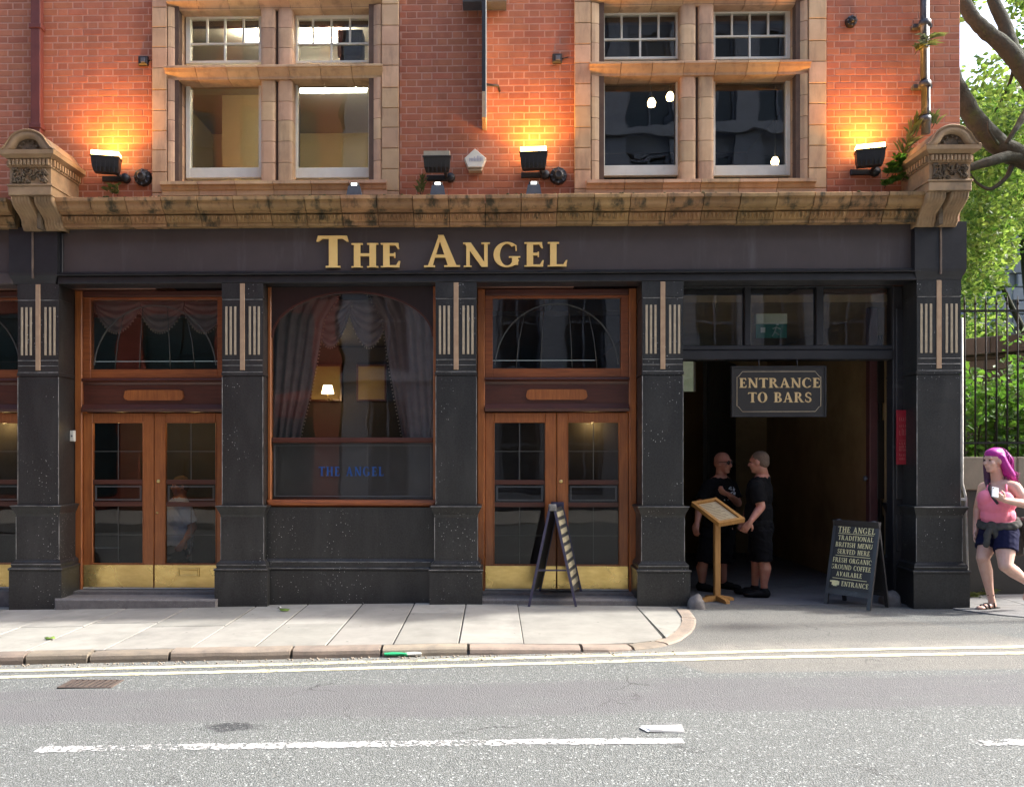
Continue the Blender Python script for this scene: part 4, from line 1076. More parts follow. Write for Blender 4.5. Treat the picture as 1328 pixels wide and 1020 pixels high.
# frame with transom lights over the opening
Y = 9.56
fz0, fz1, lz0 = PZ(449, Y), PZ(373, Y), PZ(468, Y)
m = MB(); m.box(XP0, XP0 + .03, Y - .04, Y + .10, -.1, 3.443, .006); m.box(PX(1156, Y), XP1, Y - .04, Y + .10, -.1, 3.443, .006)
m.box(XP0 + .03, PX(1156, Y), Y - .05, Y + .10, lz0, fz0 - .055, .01); m.box(XP0 + .03, PX(1156, Y), Y - .035, Y + .10, fz0 - .054, fz0, .01)
m.box(XP0 + .03, PX(1156, Y), Y - .04, Y + .10, fz1, 3.443, .006)
ent = m.build('entrance_frame', M['blackpaint'], pub)
ed = [XP0 + .03, PX(965, Y), PX(973, Y), PX(1058, Y), PX(1067, Y), PX(1156, Y)]
for a, b in ((ed[1], ed[2]), (ed[3], ed[4])): MB().box(a, b, Y - .03, Y + .08, fz0, fz1, .006).build('mullion', M['blackpaint'], ent)
for a, b in ((ed[0], ed[1]), (ed[2], ed[3]), (ed[4], ed[5])):
    MB().box(a, b, Y + .02, Y + .024, fz0, fz1).build('pane', M['glass_shop'], ent)
# panelled jamb next to the right pilaster
x_a, x_b = PX(1163, 9.5), PX(1182, 9.5)
for z0, z1 in ((.18, .42), (.55, .95), (1.12, 3.2)):
    MB().box(x_a, x_b, Y - .055, Y - .041, z0, z1, .006).build('jamb_panel', M['blackpaint'], ent)
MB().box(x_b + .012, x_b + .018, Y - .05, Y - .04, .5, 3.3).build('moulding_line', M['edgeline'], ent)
under(pub)

# ------------------------------------------------------------------ curtains and things behind the shop window
M['velvet'] = pmat('velvet', (.29, .22, .205), (.21, .155, .145), 8, rough=.9)
M['bobble'] = plain('bobble', (.42, .33, .26), .8)
def folds(name, label, outline, y0, amp=.03, nf=7, mat=None, fringe=None):
    """curtain: outline = list of (z, xleft, xright) from top to bottom; pleats across"""
    m = MB(); nx = nf * 10; rows = []; outline = dense(outline)
    for (z, xl, xr) in outline:
        r = []
        for i in range(nx + 1):
            u = i / nx; uu = u + .035 * mnoise.noise((u * 3, z * .8, y0)); r.append((xl + (xr - xl) * u, y0 + amp * (math.sin(uu * nf * 2 * math.pi + 1.6 * mnoise.noise((u * 2.3, z * .5, 3.1))) * (.55 + .8 * abs(mnoise.noise((u * 4, z * .6, 9.7)))) + .5 * mnoise.noise((u * 9, z * 1.2, 1))), z))
        rows.append(r)
    n = nx + 1; fs = []
    for k in range(len(rows) - 1):
        for i in range(nx): fs.append((k * n + i, k * n + i + 1, (k + 1) * n + i + 1, (k + 1) * n + i))
    m.add([p for r in rows for p in r], fs, True)
    me = m.mesh('cloth'); me.materials.append(mat or M['velvet'])
    root = thing(name, label, 'curtain', (outline[-1][1], y0, outline[-1][0]))
    c = link('cloth', me, root); md = c.modifiers.new('s', 'SOLIDIFY'); md.thickness = .004
    if fringe:
        b = MB()
        for k in range(60):
            t = k / 59; zz = outline[0][0] + (outline[-1][0] - outline[0][0]) * t
            tab = sorted((z, (xr if fringe == 'r' else xl)) for z, xl, xr in outline)
            xx = lerp_table(tab, zz); s_ = 1 if fringe == 'r' else -1
            b.lathe([(.0005, -.009), (.008, -.004), (.008, .004), (.0005, .009)], (xx + s_ * .012, y0 - .01, zz), 6)
        b.build('bobble_fringe', M['bobble'], root)
    under(root); return root
Yc = 9.70
q = lambda px, py: (PX(px, Yc), PZ(py, Yc))
def dense(o_):
    out = []
    for (a, b) in zip(o_, o_[1:]):
        for k in range(5): t = k / 5; out.append(tuple(a[i] + (b[i] - a[i]) * t for i in range(3)))
    return out + [o_[-1]]
folds('curtain', 'dark pleated curtain hanging at the left of the shop window', [(3.40, q(340, 0)[0], q(440, 0)[0])] + [(q(0, y)[1], q(340, 0)[0], q(x, 0)[0]) for x, y in ((420, 415), (416, 440), (409, 480), (402, 515), (392, 555), (386, 590), (384, 650))], Yc, .03, 6, fringe='r')
folds('curtain', 'dark pleated curtain hanging at the right of the shop window', [(3.40, q(478, 0)[0], q(572, 0)[0])] + [(q(0, y)[1], q(x, 0)[0], q(572, 0)[0]) for x, y in ((497, 415), (500, 440), (505, 475), (512, 515), (520, 555), (526, 590), (528, 650))], Yc, .03, 6, fringe='l')
# swagged valance
def swag(parent, xa, xb, ztop, drop, y, nfold=5, mat=None, fr=True):
    m = MB(); nx, nz = 20, nfold * 4; rows = []
    for j in range(nz + 1):
        t = j / nz; r = []
        for i in range(nx + 1):
            u = i / nx; sag = math.sin(math.pi * u) ** .8
            z = ztop - .06 * t - drop * t * sag
            r.append((xa + (xb - xa) * u, y - .04 * t * sag + .018 * math.sin(t * nfold * 2 * math.pi) * sag, z))
        rows.append(r)
    n = nx + 1
    m.add([p for r in rows for p in r], [(k * n + i, k * n + i + 1, (k + 1) * n + i + 1, (k + 1) * n + i) for k in range(nz) for i in range(nx)], True)
    me = m.mesh('swag'); me.materials.append(mat or M['velvet']); o = link('swag', me, parent); o.modifiers.new('s', 'SOLIDIFY').thickness = .004
    if fr:
        b = MB()
        for (x, yy, z) in rows[-1]: b.lathe([(.0005, -.02), (.009, -.01), (.006, 0)], (x, yy - .004, z - .004), 6)
        b.build('bobble_fringe', M['bobble'], parent)
v = thing('valance', 'swagged dark valance with fringe across the top of the shop window', 'curtain', (PX(452, 9.74), 9.74, 3.1))
swag(v, PX(402, 9.74), PX(456, 9.74), 3.36, .48, 9.75); swag(v, PX(450, 9.74), PX(508, 9.74), 3.36, .48, 9.76)
under(v)
for ds, lab in ((ex(76), 'swagged dark valance behind the fanlight of the left door'),):
    v = thing('valance', lab, 'curtain', (ds + .88, 9.78, 2.9))
    for k in range(3): swag(v, ds + .12 + .5 * k, ds + .66 + .5 * k, 3.36, .30, 9.78 + .012 * k, 4)
    under(v)
# wall lamp and pictures on the back wall
yl = 12.5
scr = thing('screen_wall', 'dark panelled screen inside the pub carrying two pictures', 'screen', (-2.0, yl + .12, .02))
MB().box(PX(380, yl + .1), PX(540, yl + .1), yl + .1, yl + .16, .02, 3.18).build('panelling', M['pub_wall'], scr); under(scr)
M['picture'] = pmat('picture', (.30, .21, .07), (.24, .16, .05), 3, rough=.7)
for (a, b, t, bt, lab) in ((403, 440, 474, 517, 'dull gold picture behind the lit wall lamp'), (464, 498, 474, 517, 'dull gold picture right of the lit wall lamp')):
    o = thing('picture', lab, 'picture', (PX((a + b) / 2, yl), yl + .05, PZ(bt, yl)))
    MB().box(PX(a, yl), PX(b, yl), yl + .05, yl + .06, PZ(bt, yl), PZ(t, yl)).build('canvas', M['picture'], o)
    m = MB(); rectframe(m, PX(a, yl) - .03, PX(b, yl) + .03, PZ(bt, yl) - .03, PZ(t, yl) + .03, .03, yl + .045, yl + .09); m.build('picture_frame', M['wood_dark'], o); under(o)
def lampshade(x, y, z, r=.09, h=.12):
    m = MB(); m.lathe([(r, 0), (r * .7, h), (r * .66, h), (r * .95, .002)], (x, y, z), 18); return m
lx, lz = PX(425, yl - .3), PZ(510, yl - .3)
la = thing('wall_lamp', 'small lit wall lamp with cream shade seen through the shop window', 'lamp', (lx, yl - .1, lz - .05))
lampshade(lx, yl - .3, lz).build('lamp_shade', emit('shade_glow', (1.0, .78, .40), 2.6), la)
MB().tube([(lx, yl + .09, lz - .06), (lx, yl - .15, lz - .09), (lx, yl - .3, lz - .05), (lx, yl - .3, lz + .04)], .01, 6).build('arm', M['brass'], la)
lt = link('bulb', bpy.data.lights.new('bulb', 'POINT'), la, (lx, yl - .42, lz + .02)); lt.data.energy = 3.5; lt.data.color = (1, .7, .35); lt.data.shadow_soft_size = .05
under(la)
# bar counter with glasses, dimly seen
bc = thing('bar_counter', 'dark wooden bar counter inside behind the shop window', 'counter', (-1.9, 11.2, .02))
MB().box(PX(392, 11.1), PX(530, 11.1), 11.0, 11.5, .02, 1.28).build('counter_front', M['wood_black'], bc); MB().box(PX(390, 11.1), PX(532, 11.1), 10.94, 11.55, 1.285, 1.33, .01).build('counter_top', M['wood_dark'], bc); under(bc)
for k, px in enumerate((499, 507)):
    xx = PX(px, 11.15); m = MB(); m.lathe([(.03, 0), (.032, .005), (.006, .02), (.006, .07), (.032, .10), (.036, .15), (.034, .16), (.03, .11), (.002, .085)], (xx, 11.12, 1.331), 10)
    tag(m.build('wine_glass', M['glassware'] if 'glassware' in M else M['glass_up']), ('left', 'right')[k] + ' one of two stemmed glasses on the dark bar counter', 'glass', 'glasses on the bar counter')
# lobby lights behind the two pairs of doors
for dx, lab in ((ex(76), 'warm lobby light glowing behind the left pair of doors'), (ex(618), 'warm lobby light glowing behind the right pair of doors'), (ex(23) - 1.765, 'warm lobby light behind the doors at the left edge')):
    for k, fx in enumerate((.42, .95, 1.30)):
        if dx == ex(618) and k < 2: continue
        xx = dx + fx
        o = thing('lobby_light', lab + (', left lamp', ', middle lamp', ', right lamp')[k], 'lamp', (xx, 9.76, 2.02), 'lobby lights behind the doors')
        m = MB(); m.lathe([(.04, .03), (.05, 0), (.03, -.012)], (xx, 9.76, 2.02), 12); m.build('lamp_housing', M['brass'], o)
        l = link('bulb', bpy.data.lights.new('bulb', 'POINT'), o, (xx, 9.76, 1.98)); l.data.energy = 1.1; l.data.color = (1, .66, .25); l.data.shadow_soft_size = .03
        under(o)
# ------------------------------------------------------------------ things in the upper rooms
def tube_light(px0, px1, py, Y, lab, s=9):
    a, b = P(px0, py, Y), P(px1, py, Y)
    o = thing('strip_light', lab, 'light', ((a.x + b.x) / 2, Y, a.z), 'strip lights in the upper room')
    MB().box(a.x, b.x, Y - .05, Y + .05, a.z + .03, a.z + .09).build('fitting', M['whiteplastic'], o)
    MB().tube([(a.x + .02, Y, a.z), (b.x - .02, Y, a.z)], .03, 10).build('tube', emit('tube_glow', (1, .96, .82), s), o); under(o)
    l = link('tube_light', bpy.data.lights.new('tube_light', 'AREA'), o); l.data.shape = 'RECTANGLE'; l.data.size = b.x - a.x; l.data.size_y = .1; l.data.energy = 60; l.data.color = (1, .93, .75)
    l.matrix_world = Matrix.Translation(((a.x + b.x) / 2, Y, a.z - .05)); l.parent = o; l.matrix_parent_inverse = o.matrix_world.inverted()
    l2 = link('tube_light', l.data.copy(), o); l2.data.energy = 26; l2.matrix_parent_inverse = o.matrix_world.inverted()
    l2.matrix_basis = Matrix.Translation(((a.x + b.x) / 2, Y - .08, a.z)) @ Matrix.Rotation(math.pi, 4, 'X')
tube_light(318, 446, 55, 10.25, 'bright white strip light behind the upper left casements')
tube_light(384, 477, 118, 11.6, 'bright white strip light in the top of the yellow-lit window')
o = thing('loudspeaker', 'black loudspeaker standing in the upper window', 'speaker', (PX(455, 9.85), 9.85, PZ(80, 9.85)))
sx0, sx1, sz0, sz1 = PX(439, 9.8), PX(471, 9.8), PZ(79, 9.8), PZ(40, 9.8)
MB().prism([(sx0 + .02, sz0 + .01), (sx0 + .12, sz0 - .005), (sx1 - .02, sz0 + .01), (sx1, sz0 + .05), (sx1, sz1), (sx0, sz1), (sx0, sz0 + .05)], 'y', 9.74, 9.92).build('cabinet', M['blacksteel'], o)
MB().box(sx0 + .03, sx1 - .03, 9.733, 9.7395, sz0 + .05, sz1 - .04, .01).build('grille', M['blacksteel'], o); under(o)
for k, (px, py, Y) in enumerate(((845, 133, 11.2), (869, 125, 11.6), (1005, 209, 11.8))):
    p = P(px, py, Y); lab = ('glowing globe lamp left of the hanging pair in the dark upper window', 'glowing globe lamp right of the hanging pair in the dark upper window', 'glowing globe lamp low in the right-hand upper window')[k]
    o = thing('pendant_lamp', lab, 'lamp', p)
    m = MB(); m.lathe([(.004, .06), (.03, .05), (.055, .0), (.045, -.05), (.004, -.065)], p, 14); m.build('globe', emit('globe_glow', (1, .74, .34), 5), o)
    MB().tube([(p.x, p.y, p.z + .05), (p.x, p.y, 6.61)], .006, 6).build('flex', M['blacksteel'], o); under(o)
# exit sign hanging inside the transom light
Y = 9.75
a, b, z0, z1, zm = PX(981, Y), PX(1021, Y), PZ(439, Y), PZ(408, Y), PZ(421, Y)
o = thing('exit_sign', 'green emergency exit sign box hanging behind the transom glass', 'sign', ((a + b) / 2, Y, z0))
MB().box(a, b, Y, Y + .08, zm + .002, z1).build('light_box', pmat('exitbox', (.62, .66, .50), (.45, .55, .34), 6, rough=.5), o)
MB().box(a, b, Y + .01, Y + .03, z0, zm).build('sign_plate', plain('exitgreen', (.015, .16, .11), .4), o)
m = MB(); w_ = b - a
m.box(a + .05, a + .10, Y + .004, Y + .0095, z0 + .06, zm - .04)                          # doorway
cx_ = a + w_ * .66; cz = (z0 + zm) / 2
m.lathe([(.0005, -.004), (.014, -.003), (.014, .0)], (cx_ + .01, Y + .0095, cz + .075), 10, 'y')
for pp in (((cx_, cz + .05), (cx_ - .02, cz - .01)), ((cx_ - .02, cz - .01), (cx_ + .03, cz - .045)), ((cx_ - .02, cz - .01), (cx_ - .05, cz - .06)), ((cx_ + .0, cz + .04), (cx_ + .045, cz + .02)), ((cx_, cz + .04), (cx_ - .045, cz + .025))):
    m.tube([(p_[0], Y + .008, p_[1]) for p_ in pp], .007, 5)
m.build('running_figure', plain('exitwhite', (.55, .62, .58), .5), o); under(o)
# ------------------------------------------------------------------ fittings on the brickwork
M['flood_glow'] = emit('flood_glow', (1.0, .58, .16), 9)
def floodlight(px, py, lab, lit=True, tilt=0, yaw=0):
    """box floodlight on a wall bracket, tipped up the wall"""
    Yf = 9.27
    p = P(px, py, Yf)
    o = thing('floodlight', lab, 'floodlight', (p.x, YB, p.z - .1), 'floodlights along the cornice')
    w_, h_, d_ = .15, .17, .15
    m = MB()
    # housing: tapered body, the wide glass mouth facing up (local z up)
    m.loft([[(-w_ * .80, -d_ * .30, -h_ * .5), (w_ * .80, -d_ * .30, -h_ * .5), (w_ * .80, d_ * .45, -h_ * .5), (-w_ * .80, d_ * .45, -h_ * .5)],
            [(-w_ * .90, -d_ * .5, -h_ * .2), (w_ * .90, -d_ * .5, -h_ * .2), (w_ * .90, d_ * .5, -h_ * .2), (-w_ * .90, d_ * .5, -h_ * .2)],
            [(-w_ * .95, -d_ * .6, h_ * .38), (w_ * .95, -d_ * .6, h_ * .38), (w_ * .95, d_ * .6, h_ * .38), (-w_ * .95, d_ * .6, h_ * .38)],
            [(-w_ * 1.0, -d_ * .64, h_ * .40), (w_ * 1.0, -d_ * .64, h_ * .40), (w_ * 1.0, d_ * .64, h_ * .40), (-w_ * 1.0, d_ * .64, h_ * .40)],
            [(-w_ * 1.0, -d_ * .64, h_ * .48), (w_ * 1.0, -d_ * .64, h_ * .48), (w_ * 1.0, d_ * .64, h_ * .48), (-w_ * 1.0, d_ * .64, h_ * .48)]])
    for k in range(5):
        xx = -w_ * .6 + w_ * 1.2 * k / 4; m.box(xx - .006, xx + .006, -d_ * .5 - .012, -d_ * .4, -h_ * .48, h_ * .2)
    T_ = Matrix.Translation(p) @ Matrix.Rotation(yaw, 4, 'Z') @ Matrix.Rotation(tilt, 4, 'X')
    m.xform(T_); m.build('housing', M['blacksteel'], o)
    m = MB().box(-w_ * .92, w_ * .92, -d_ * .57, d_ * .57, h_ * .482, h_ * .76); m.xform(T_)
    m.build('lens', M['flood_glow'] if lit else M['lens_off'], o)
    m = MB()
    m.tube([T_ @ Vector((w_ * .5, d_ * .3, -h_ * .3)), Vector((p.x + w_ * .6, YB - .06, p.z - .08)), Vector((p.x + w_ * .7, YB - .02, p.z - .09))], .02, 8); m.lathe([(.045, -.06), (.05, -.04), (.05, 0)], (p.x + w_ * .9, YB, p.z - .09), 12, 'y')
    m.box(p.x - w_ * .85, p.x + w_ * .85, YB - .03, YB, p.z - .12, p.z - .06, .006); m.build('bracket', M['blacksteel'], o)
    if lit:
        l = link('lamp_light', bpy.data.lights.new('lamp_light', 'AREA'), o); l.data.shape = 'RECTANGLE'; l.data.size = .22; l.data.size_y = .14
        l.data.energy = 4.6; l.data.color = (1.0, .38, .03); l.data.spread = R(150)
        l.matrix_world = T_ @ Matrix.Translation((0, 0, h_ * .80)) @ Matrix.Rotation(math.pi, 4, 'X')
    under(o); return o
M['lens_off'] = plain('lens_off', (.42, .38, .30), .3)
floodlight(138, 214, 'lit floodlight on the brick left of the left upper window', True, R(4), R(14))
floodlight(692, 209, 'lit floodlight on the brick between the two upper windows', True, R(4), R(-4))
floodlight(1128, 205, 'lit floodlight on the brick beside the right-hand scroll console', True, R(4), R(-16))
floodlight(567, 213, 'unlit black floodlight beside the white alarm box', False, R(14), 0)
for px, lab in ((460, 'small grey spotlight on the cornice under the left upper window'), (568, 'small grey spotlight on the cornice under the unlit floodlight'), (692, 'small grey spotlight on the cornice under the middle lit floodlight')):
    p = P(px, 250, 9.05); zc = 4.305
    o = thing('spotlight', lab, 'spotlight', (p.x, 9.05, zc), 'small spotlights standing on the cornice')
    zb = p.z + .03
    m = MB(); m.loft([[(p.x - .085, 9.0, zc - .004), (p.x + .085, 9.0, zc - .004), (p.x + .085, 9.08, zc - .004), (p.x - .085, 9.08, zc - .004)], [(p.x - .062, 9.0, zc + .115), (p.x + .062, 9.0, zc + .115), (p.x + .062, 9.06, zc + .115), (p.x - .062, 9.06, zc + .115)]])
    m.build('housing', M['greysteel'], o)
    MB().box(p.x - .05, p.x + .05, 9.005, 9.05, zc + .116, zc + .15, .006).build('visor', M['blacksteel'], o)
    MB().box(p.x - .028, p.x + .03, 8.998, 9.004, zc + .120, zc + .145).build('lens', emit('spot_glow', (1, .98, .92), 1.6), o); under(o)
# alarm box
p = P(616, 207, 9.36); k = 1118 / 9.36
o = thing('alarm_box', 'white five-sided alarm bell box on the brick wall', 'alarm box', (p.x, YB, p.z - .14))
pent = [(615.8, 192), (602, 204.5), (606.5, 216.5), (625.5, 216.5), (630.5, 204.5)]
pw = [(PX(a, 9.36), PZ(b, 9.36)) for a, b in pent]
cxp, czp = sum(a for a, b in pw) / 5, sum(b for a, b in pw) / 5
MB().loft([[(x, YB - .005, z) for x, z in pw], [(x, 9.375, z) for x, z in pw], [(cxp + (x - cxp) * .93, 9.362, czp + (z - czp) * .93) for x, z in pw]]).build('cover', M['whiteplastic'], o)
MB().box(PX(607.5, 9.36), PX(624.8, 9.36), 9.385, YB, PZ(220.5, 9.36), PZ(216.8, 9.36), .008).build('lamp_strip', M['cream'], o)
m = MB()        # faint two-line print
M['faint_print'] = plain('faint_print', (.36, .36, .42), .6)
rs = random.Random(2)
x = PX(608.8, 9.36)
for q in range(9):
    hh = rs.choice((.035, .05, .06)); m.box(x, x + .008, 9.3595, 9.3615, PZ(209, 9.36), PZ(209, 9.36) + hh); m.box(x, x + .014, 9.3597, 9.3617, PZ(209, 9.36) + .018, PZ(209, 9.36) + .026); x += .0165
m.build('print', M['faint_print'], o); under(o)
# round vents / bell
def vent(px, py, r, lab):
    p = P(px, py, 9.44); o = thing('round_vent', lab, 'vent', (p.x, YB, p.z - r), 'black round fittings on the brickwork')
    m = MB(); m.lathe([(r, .03), (r, -.01), (r * .92, -.03), (r * .62, -.035), (r * .58, -.06), (r * .35, -.075), (r * .30, -.07), (.0005, -.068)], (p.x, 9.445, p.z), 12, 'y', False); m.build('body', M['blacksteel'], o)
    m = MB()
    for q in range(8):
        t = math.pi * 2 * q / 8; m.box(-.006, .006, 9.405, 9.42, r * .62, r * .92); st = len(m.v) - 8
        m.xform(Matrix.Translation((p.x, 0, p.z)) @ Matrix.Rotation(t, 4, 'Y'), st)
    m.build('ribs', M['greysteel'], o); under(o)
vent(185, 230, .095, 'black round ribbed fitting beside the left lit floodlight'); vent(724, 228, .095, 'black round ribbed fitting beside the middle lit floodlight'); vent(1104, 28, .06, 'small dark round plate high on the right brickwork')
def jbox(px, py, lab):
    p = P(px, py, 9.43); o = thing('junction_box', lab, 'junction box', (p.x, YB, p.z - .05), 'small black boxes on the brickwork')
    MB().box(p.x - .055, p.x + .05, 9.43, YB, p.z - .05, p.z + .05, .012).build('box', M['blacksteel'], o); MB().box(p.x - .02, p.x + .03, 9.418, 9.43, p.z - .03, p.z + .025, .008).build('lid', M['greysteel'], o)
    MB().tube([(p.x + .05, 9.455, p.z), (p.x + .12, 9.46, p.z + .02)], .006, 5).build('cable', M['blacksteel'], o); under(o)
jbox(185, 78, 'small black box on the brick left of the left upper window'); jbox(723, 75, 'small black box on the brick left of the right upper window')
# sign bracket, flat iron bar with a pale edge, hanging down the wall from a cross plate
o = thing('sign_bracket', 'black iron sign bracket reaching down the brickwork from a cross plate', 'bracket', (PX(627, 9.2), YB, PZ(152, 9.3)))
MB().box(PX(625, 9.1), PX(629.5, 9.1), 9.1, YB, PZ(118, 9.1), 6.95).build('bar', M['blacksteel'], o)
MB().box(PX(629.6, 9.1), PX(631, 9.1), 9.1, YB - .001, PZ(152, 9.1), 6.95).build('edge_strip', M['whiteplastic'], o)
MB().box(PX(625.2, 9.1), PX(629.4, 9.1), 9.1, YB - .002, PZ(152, 9.1), PZ(118.3, 9.1)).build('tip', M['buffstripe'], o)
MB().box(PX(600, 9.3), PX(657, 9.3), 9.28, YB, PZ(3, 9.3), PZ(-6, 9.3), .01).build('cross_plate', M['greysteel'], o)
MB().tube([(PX(629, 9.3), 9.30, PZ(109.5, 9.3)), (PX(646, 9.3), 9.34, PZ(109.5, 9.3)), (PX(648, 9.3), YB, PZ(109.5, 9.3))], .014, 8).build('stay', M['blacksteel'], o); under(o)
# rainwater pipes
M['redpipe'] = pmat('redpipe', (.16, .04, .03), (.11, .028, .022), 6, rough=.6)
o = thing('drainpipe', 'square brick-red downpipe on the wall at the left edge', 'pipe', (PX(46, 9.4), 9.4, 4.6))
MB().box(PX(39.5, 9.38), PX(52, 9.38), 9.38, 9.455, 4.32, 6.95, .006).build('pipe', M['redpipe'], o)
for z in (5.2, 6.3): MB().box(PX(38, 9.38), PX(53.5, 9.38), 9.37, YB, z, z + .05, .004).build('clip', M['redpipe'], o)
under(o)
M['pipepaint'] = pmat('pipepaint', (.07, .075, .085), (.04, .042, .046), 8, rough=.45, stain=(.34, .34, .32), stain_scale=9, stain_stretch=(2, 2, .6), stain_range=(.52, .66), stain_amt=.8)
o = thing('drainpipe', 'grey peeling iron downpipe running down to the right-hand scroll console', 'pipe', (PX(1199, 9.36), 9.36, 4.7))
xq = PX(1199.5, 9.36)
MB().tube([(xq, 9.36, 6.95), (xq, 9.36, PZ(120, 9.36)), (xq + .01, 9.36, PZ(118, 9.36)), (xq + .01, 9.36, PZ(178, 9.36))], .045, 12).build('pipe', M['pipepaint'], o)
for py in (37, 115, 160): m = MB(); m.lathe([(.05, -.03), (.062, -.028), (.062, .028), (.05, .03)], (xq, 9.36, PZ(py, 9.36)), 12); m.box(xq - .10, xq + .10, 9.40, YB, PZ(py, 9.36) - .02, PZ(py, 9.36) + .02); m.build('collar', M['pipepaint'], o)
under(o)
M['whitepipe'] = pmat('whitepipe', (.70, .69, .64), (.5, .48, .42), 14, rough=.6)
o = thing('corner_conduit', 'thin white conduit running up the right edge of the corner pilaster', 'conduit', (PX(1250.5, 9.3), 9.3, .1))
xq = ex(1246) + .030
MB().tube([(xq + .065, 9.24, .02), (xq + .06, 9.24, .5), (xq + .045, 9.24, 1.02), (xq + .035, 9.22, 1.15), (xq - .005, 9.22, 1.3), (xq - .008, 9.22, PZ(412, 9.22, 1250))], .013, 8).build('pipe', M['whitepipe'], o)
MB().box(xq - .05, xq + .03, 9.20, 9.26, PZ(648, 9.2), PZ(645, 9.2)).build('clip', M['whitepipe'], o); under(o)
# small white entry bell on the left pilaster return
p = P(94, 565, 9.45)
o = thing('door_bell', 'tiny white bell push on the door frame beside the left pilaster', 'bell', (p.x, p.y, p.z - .06))
MB().box(ex(76), ex(76) + .05, 9.44, 9.48, p.z - .06, p.z + .06, .006).build('case', M['whiteplastic'], o); m = MB(); m.lathe([(.0005, -.006), (.008, -.004), (.01, 0)], (ex(76) + .025, 9.44, p.z), 8, 'y'); m.build('button', M['greysteel'], o); under(o)

# ------------------------------------------------------------------ plants rooted in the brickwork
def sprig(m, base, n, L, spread, w_, up=.6, rs=random):
    for k in range(n):
        a = rs.uniform(0, 2 * math.pi); d = Vector((math.cos(a) * spread, -abs(math.sin(a)) * spread * .8 - .05, up * rs.uniform(.5, 1.3))).normalized()
        l = L * rs.uniform(.6, 1.2); p0 = Vector(base) + Vector((rs.uniform(-.03, .03), 0, rs.uniform(-.02, .02)))
        p1 = p0 + d * l * .5; p2 = p0 + d * l + Vector((0, -.01, -l * .25)); sd_ = d.cross(Vector((0, 1, .2))).normalized() * w_
        m.add([p0 - sd_ * .3, p0 + sd_ * .3, p1 + sd_, p2, p1 - sd_], [(0, 1, 2, 4), (2, 3, 4)])
def plant(name, lab, pts, L, w_, mat, cat='plant', up=.6, spread=1.0, n=14, seed=1):
    rs = random.Random(seed); m = MB()
    for (px, py, Y) in pts: sprig(m, P(px, py, Y), n, L, spread, w_, up, rs)
    b = min(pts, key=lambda q: -q[1]); bp = P(*b)
    o = thing(name, lab, cat, bp); m.build('leaves', mat, o)
    s_ = MB()
    for (px, py, Y) in pts: s_.tube([P(px, py, Y) + Vector((0, .06, -.03)), P(px, py, Y)], .004, 4)
    s_.build('stems', M['bark'], o); under(o); return o
plant('wall_bush', 'bushy dark green plant growing on the cornice by the right-hand console', [(1150 + 3.4 * i, 240 - 22 * math.sin(i * .9) ** 2 - random.uniform(0, 14), 9.3 + .012 * (i % 5)) for i in range(12)] + [(1165, 205, 9.36), (1172, 215, 9.34), (1160, 222, 9.3)], .075, .014, M['leaf_bush'], n=46, seed=3)
plant('wall_weed', 'straw-coloured weeds beside the foot of the grey downpipe', [(1178, 190, 9.38), (1184, 175, 9.38), (1188, 165, 9.4), (1172, 200, 9.36), (1212, 160, 9.36)], .20, .012, M['leaf_fern'], up=1.0, spread=.6, n=14, seed=5)
plant('wall_fern', 'yellow-green fern sprouting from the grey downpipe', [(1190, 64, 9.36), (1200, 58, 9.33), (1204, 50, 9.33)], .16, .012, M['leaf_fern'], up=.3, spread=1.3, n=14, seed=6)
plant('wall_weed', 'small weed on the cornice under the left lit floodlight', [(143, 246, 9.3), (148, 243, 9.3), (150, 249, 9.3)], .09, .012, M['leaf_fern'], n=12, seed=7)
plant('wall_weed', 'dry weed on the cornice left of the unlit floodlight', [(547, 244, 9.3), (549, 236, 9.32), (545, 248, 9.3)], .12, .010, M['leaf_fern'], up=1, spread=.5, n=9, seed=8)
# moss lines along the cornice top
m = MB(); rs = random.Random(12)
for k in range(420):
    x = rs.uniform(X0c, X1c)
    if mnoise.noise((x * 1.7, 3, 0)) < -.05: continue
    r_ = rs.uniform(.008, .022); m.lathe([(.001, 0), (r_, .002), (r_ * .6, r_ * .5), (.001, r_ * .6)], (x, rs.uniform(8.935, 9.0), 4.300), 6)
tag(m.build('moss', M['moss']), 'dark moss clumps along the top edge of the cornice', 'moss', kind='stuff')

# ------------------------------------------------------------------ hanging sign over the passage
Yh = 9.44
a, b, z0, z1 = PX(949, Yh), PX(1071, Yh), PZ(540, Yh, 1010), PZ(475, Yh, 1010)
o = thing('hanging_sign', 'dark board with gold letters hanging over the passage reading entrance to bars', 'sign', ((a + b) / 2, Yh, z0))
MB().box(a, b, Yh, Yh + .035, z0, z1, .004).build('board', M['sign_board'], o)
m = MB(); rectframe(m, a - .004, b + .004, z0 - .004, z1 + .004, .016, Yh - .012, Yh + .04); m.build('board_edge', M['blackpaint'], o)
m = MB(); i_, c_, t_ = .055, .06, .007
pts = [(a + i_ + c_, z0 + i_), (b - i_ - c_, z0 + i_), (b - i_ - .02, z0 + i_ + c_ - .01), (b - i_, z0 + i_ + c_), (b - i_, z1 - i_ - c_), (b - i_ - .02, z1 - i_ - c_ + .01), (b - i_ - c_, z1 - i_), (a + i_ + c_, z1 - i_), (a + i_ + .02, z1 - i_ - c_ + .01), (a + i_, z1 - i_ - c_), (a + i_, z0 + i_ + c_), (a + i_ + .02, z0 + i_ + c_ - .01)]
m.tube([(x, Yh - .001, z) for x, z in pts + pts[:2]], .0042, 4); m.build('border_line', M['cream'], o)
cx_ = (a + b) / 2
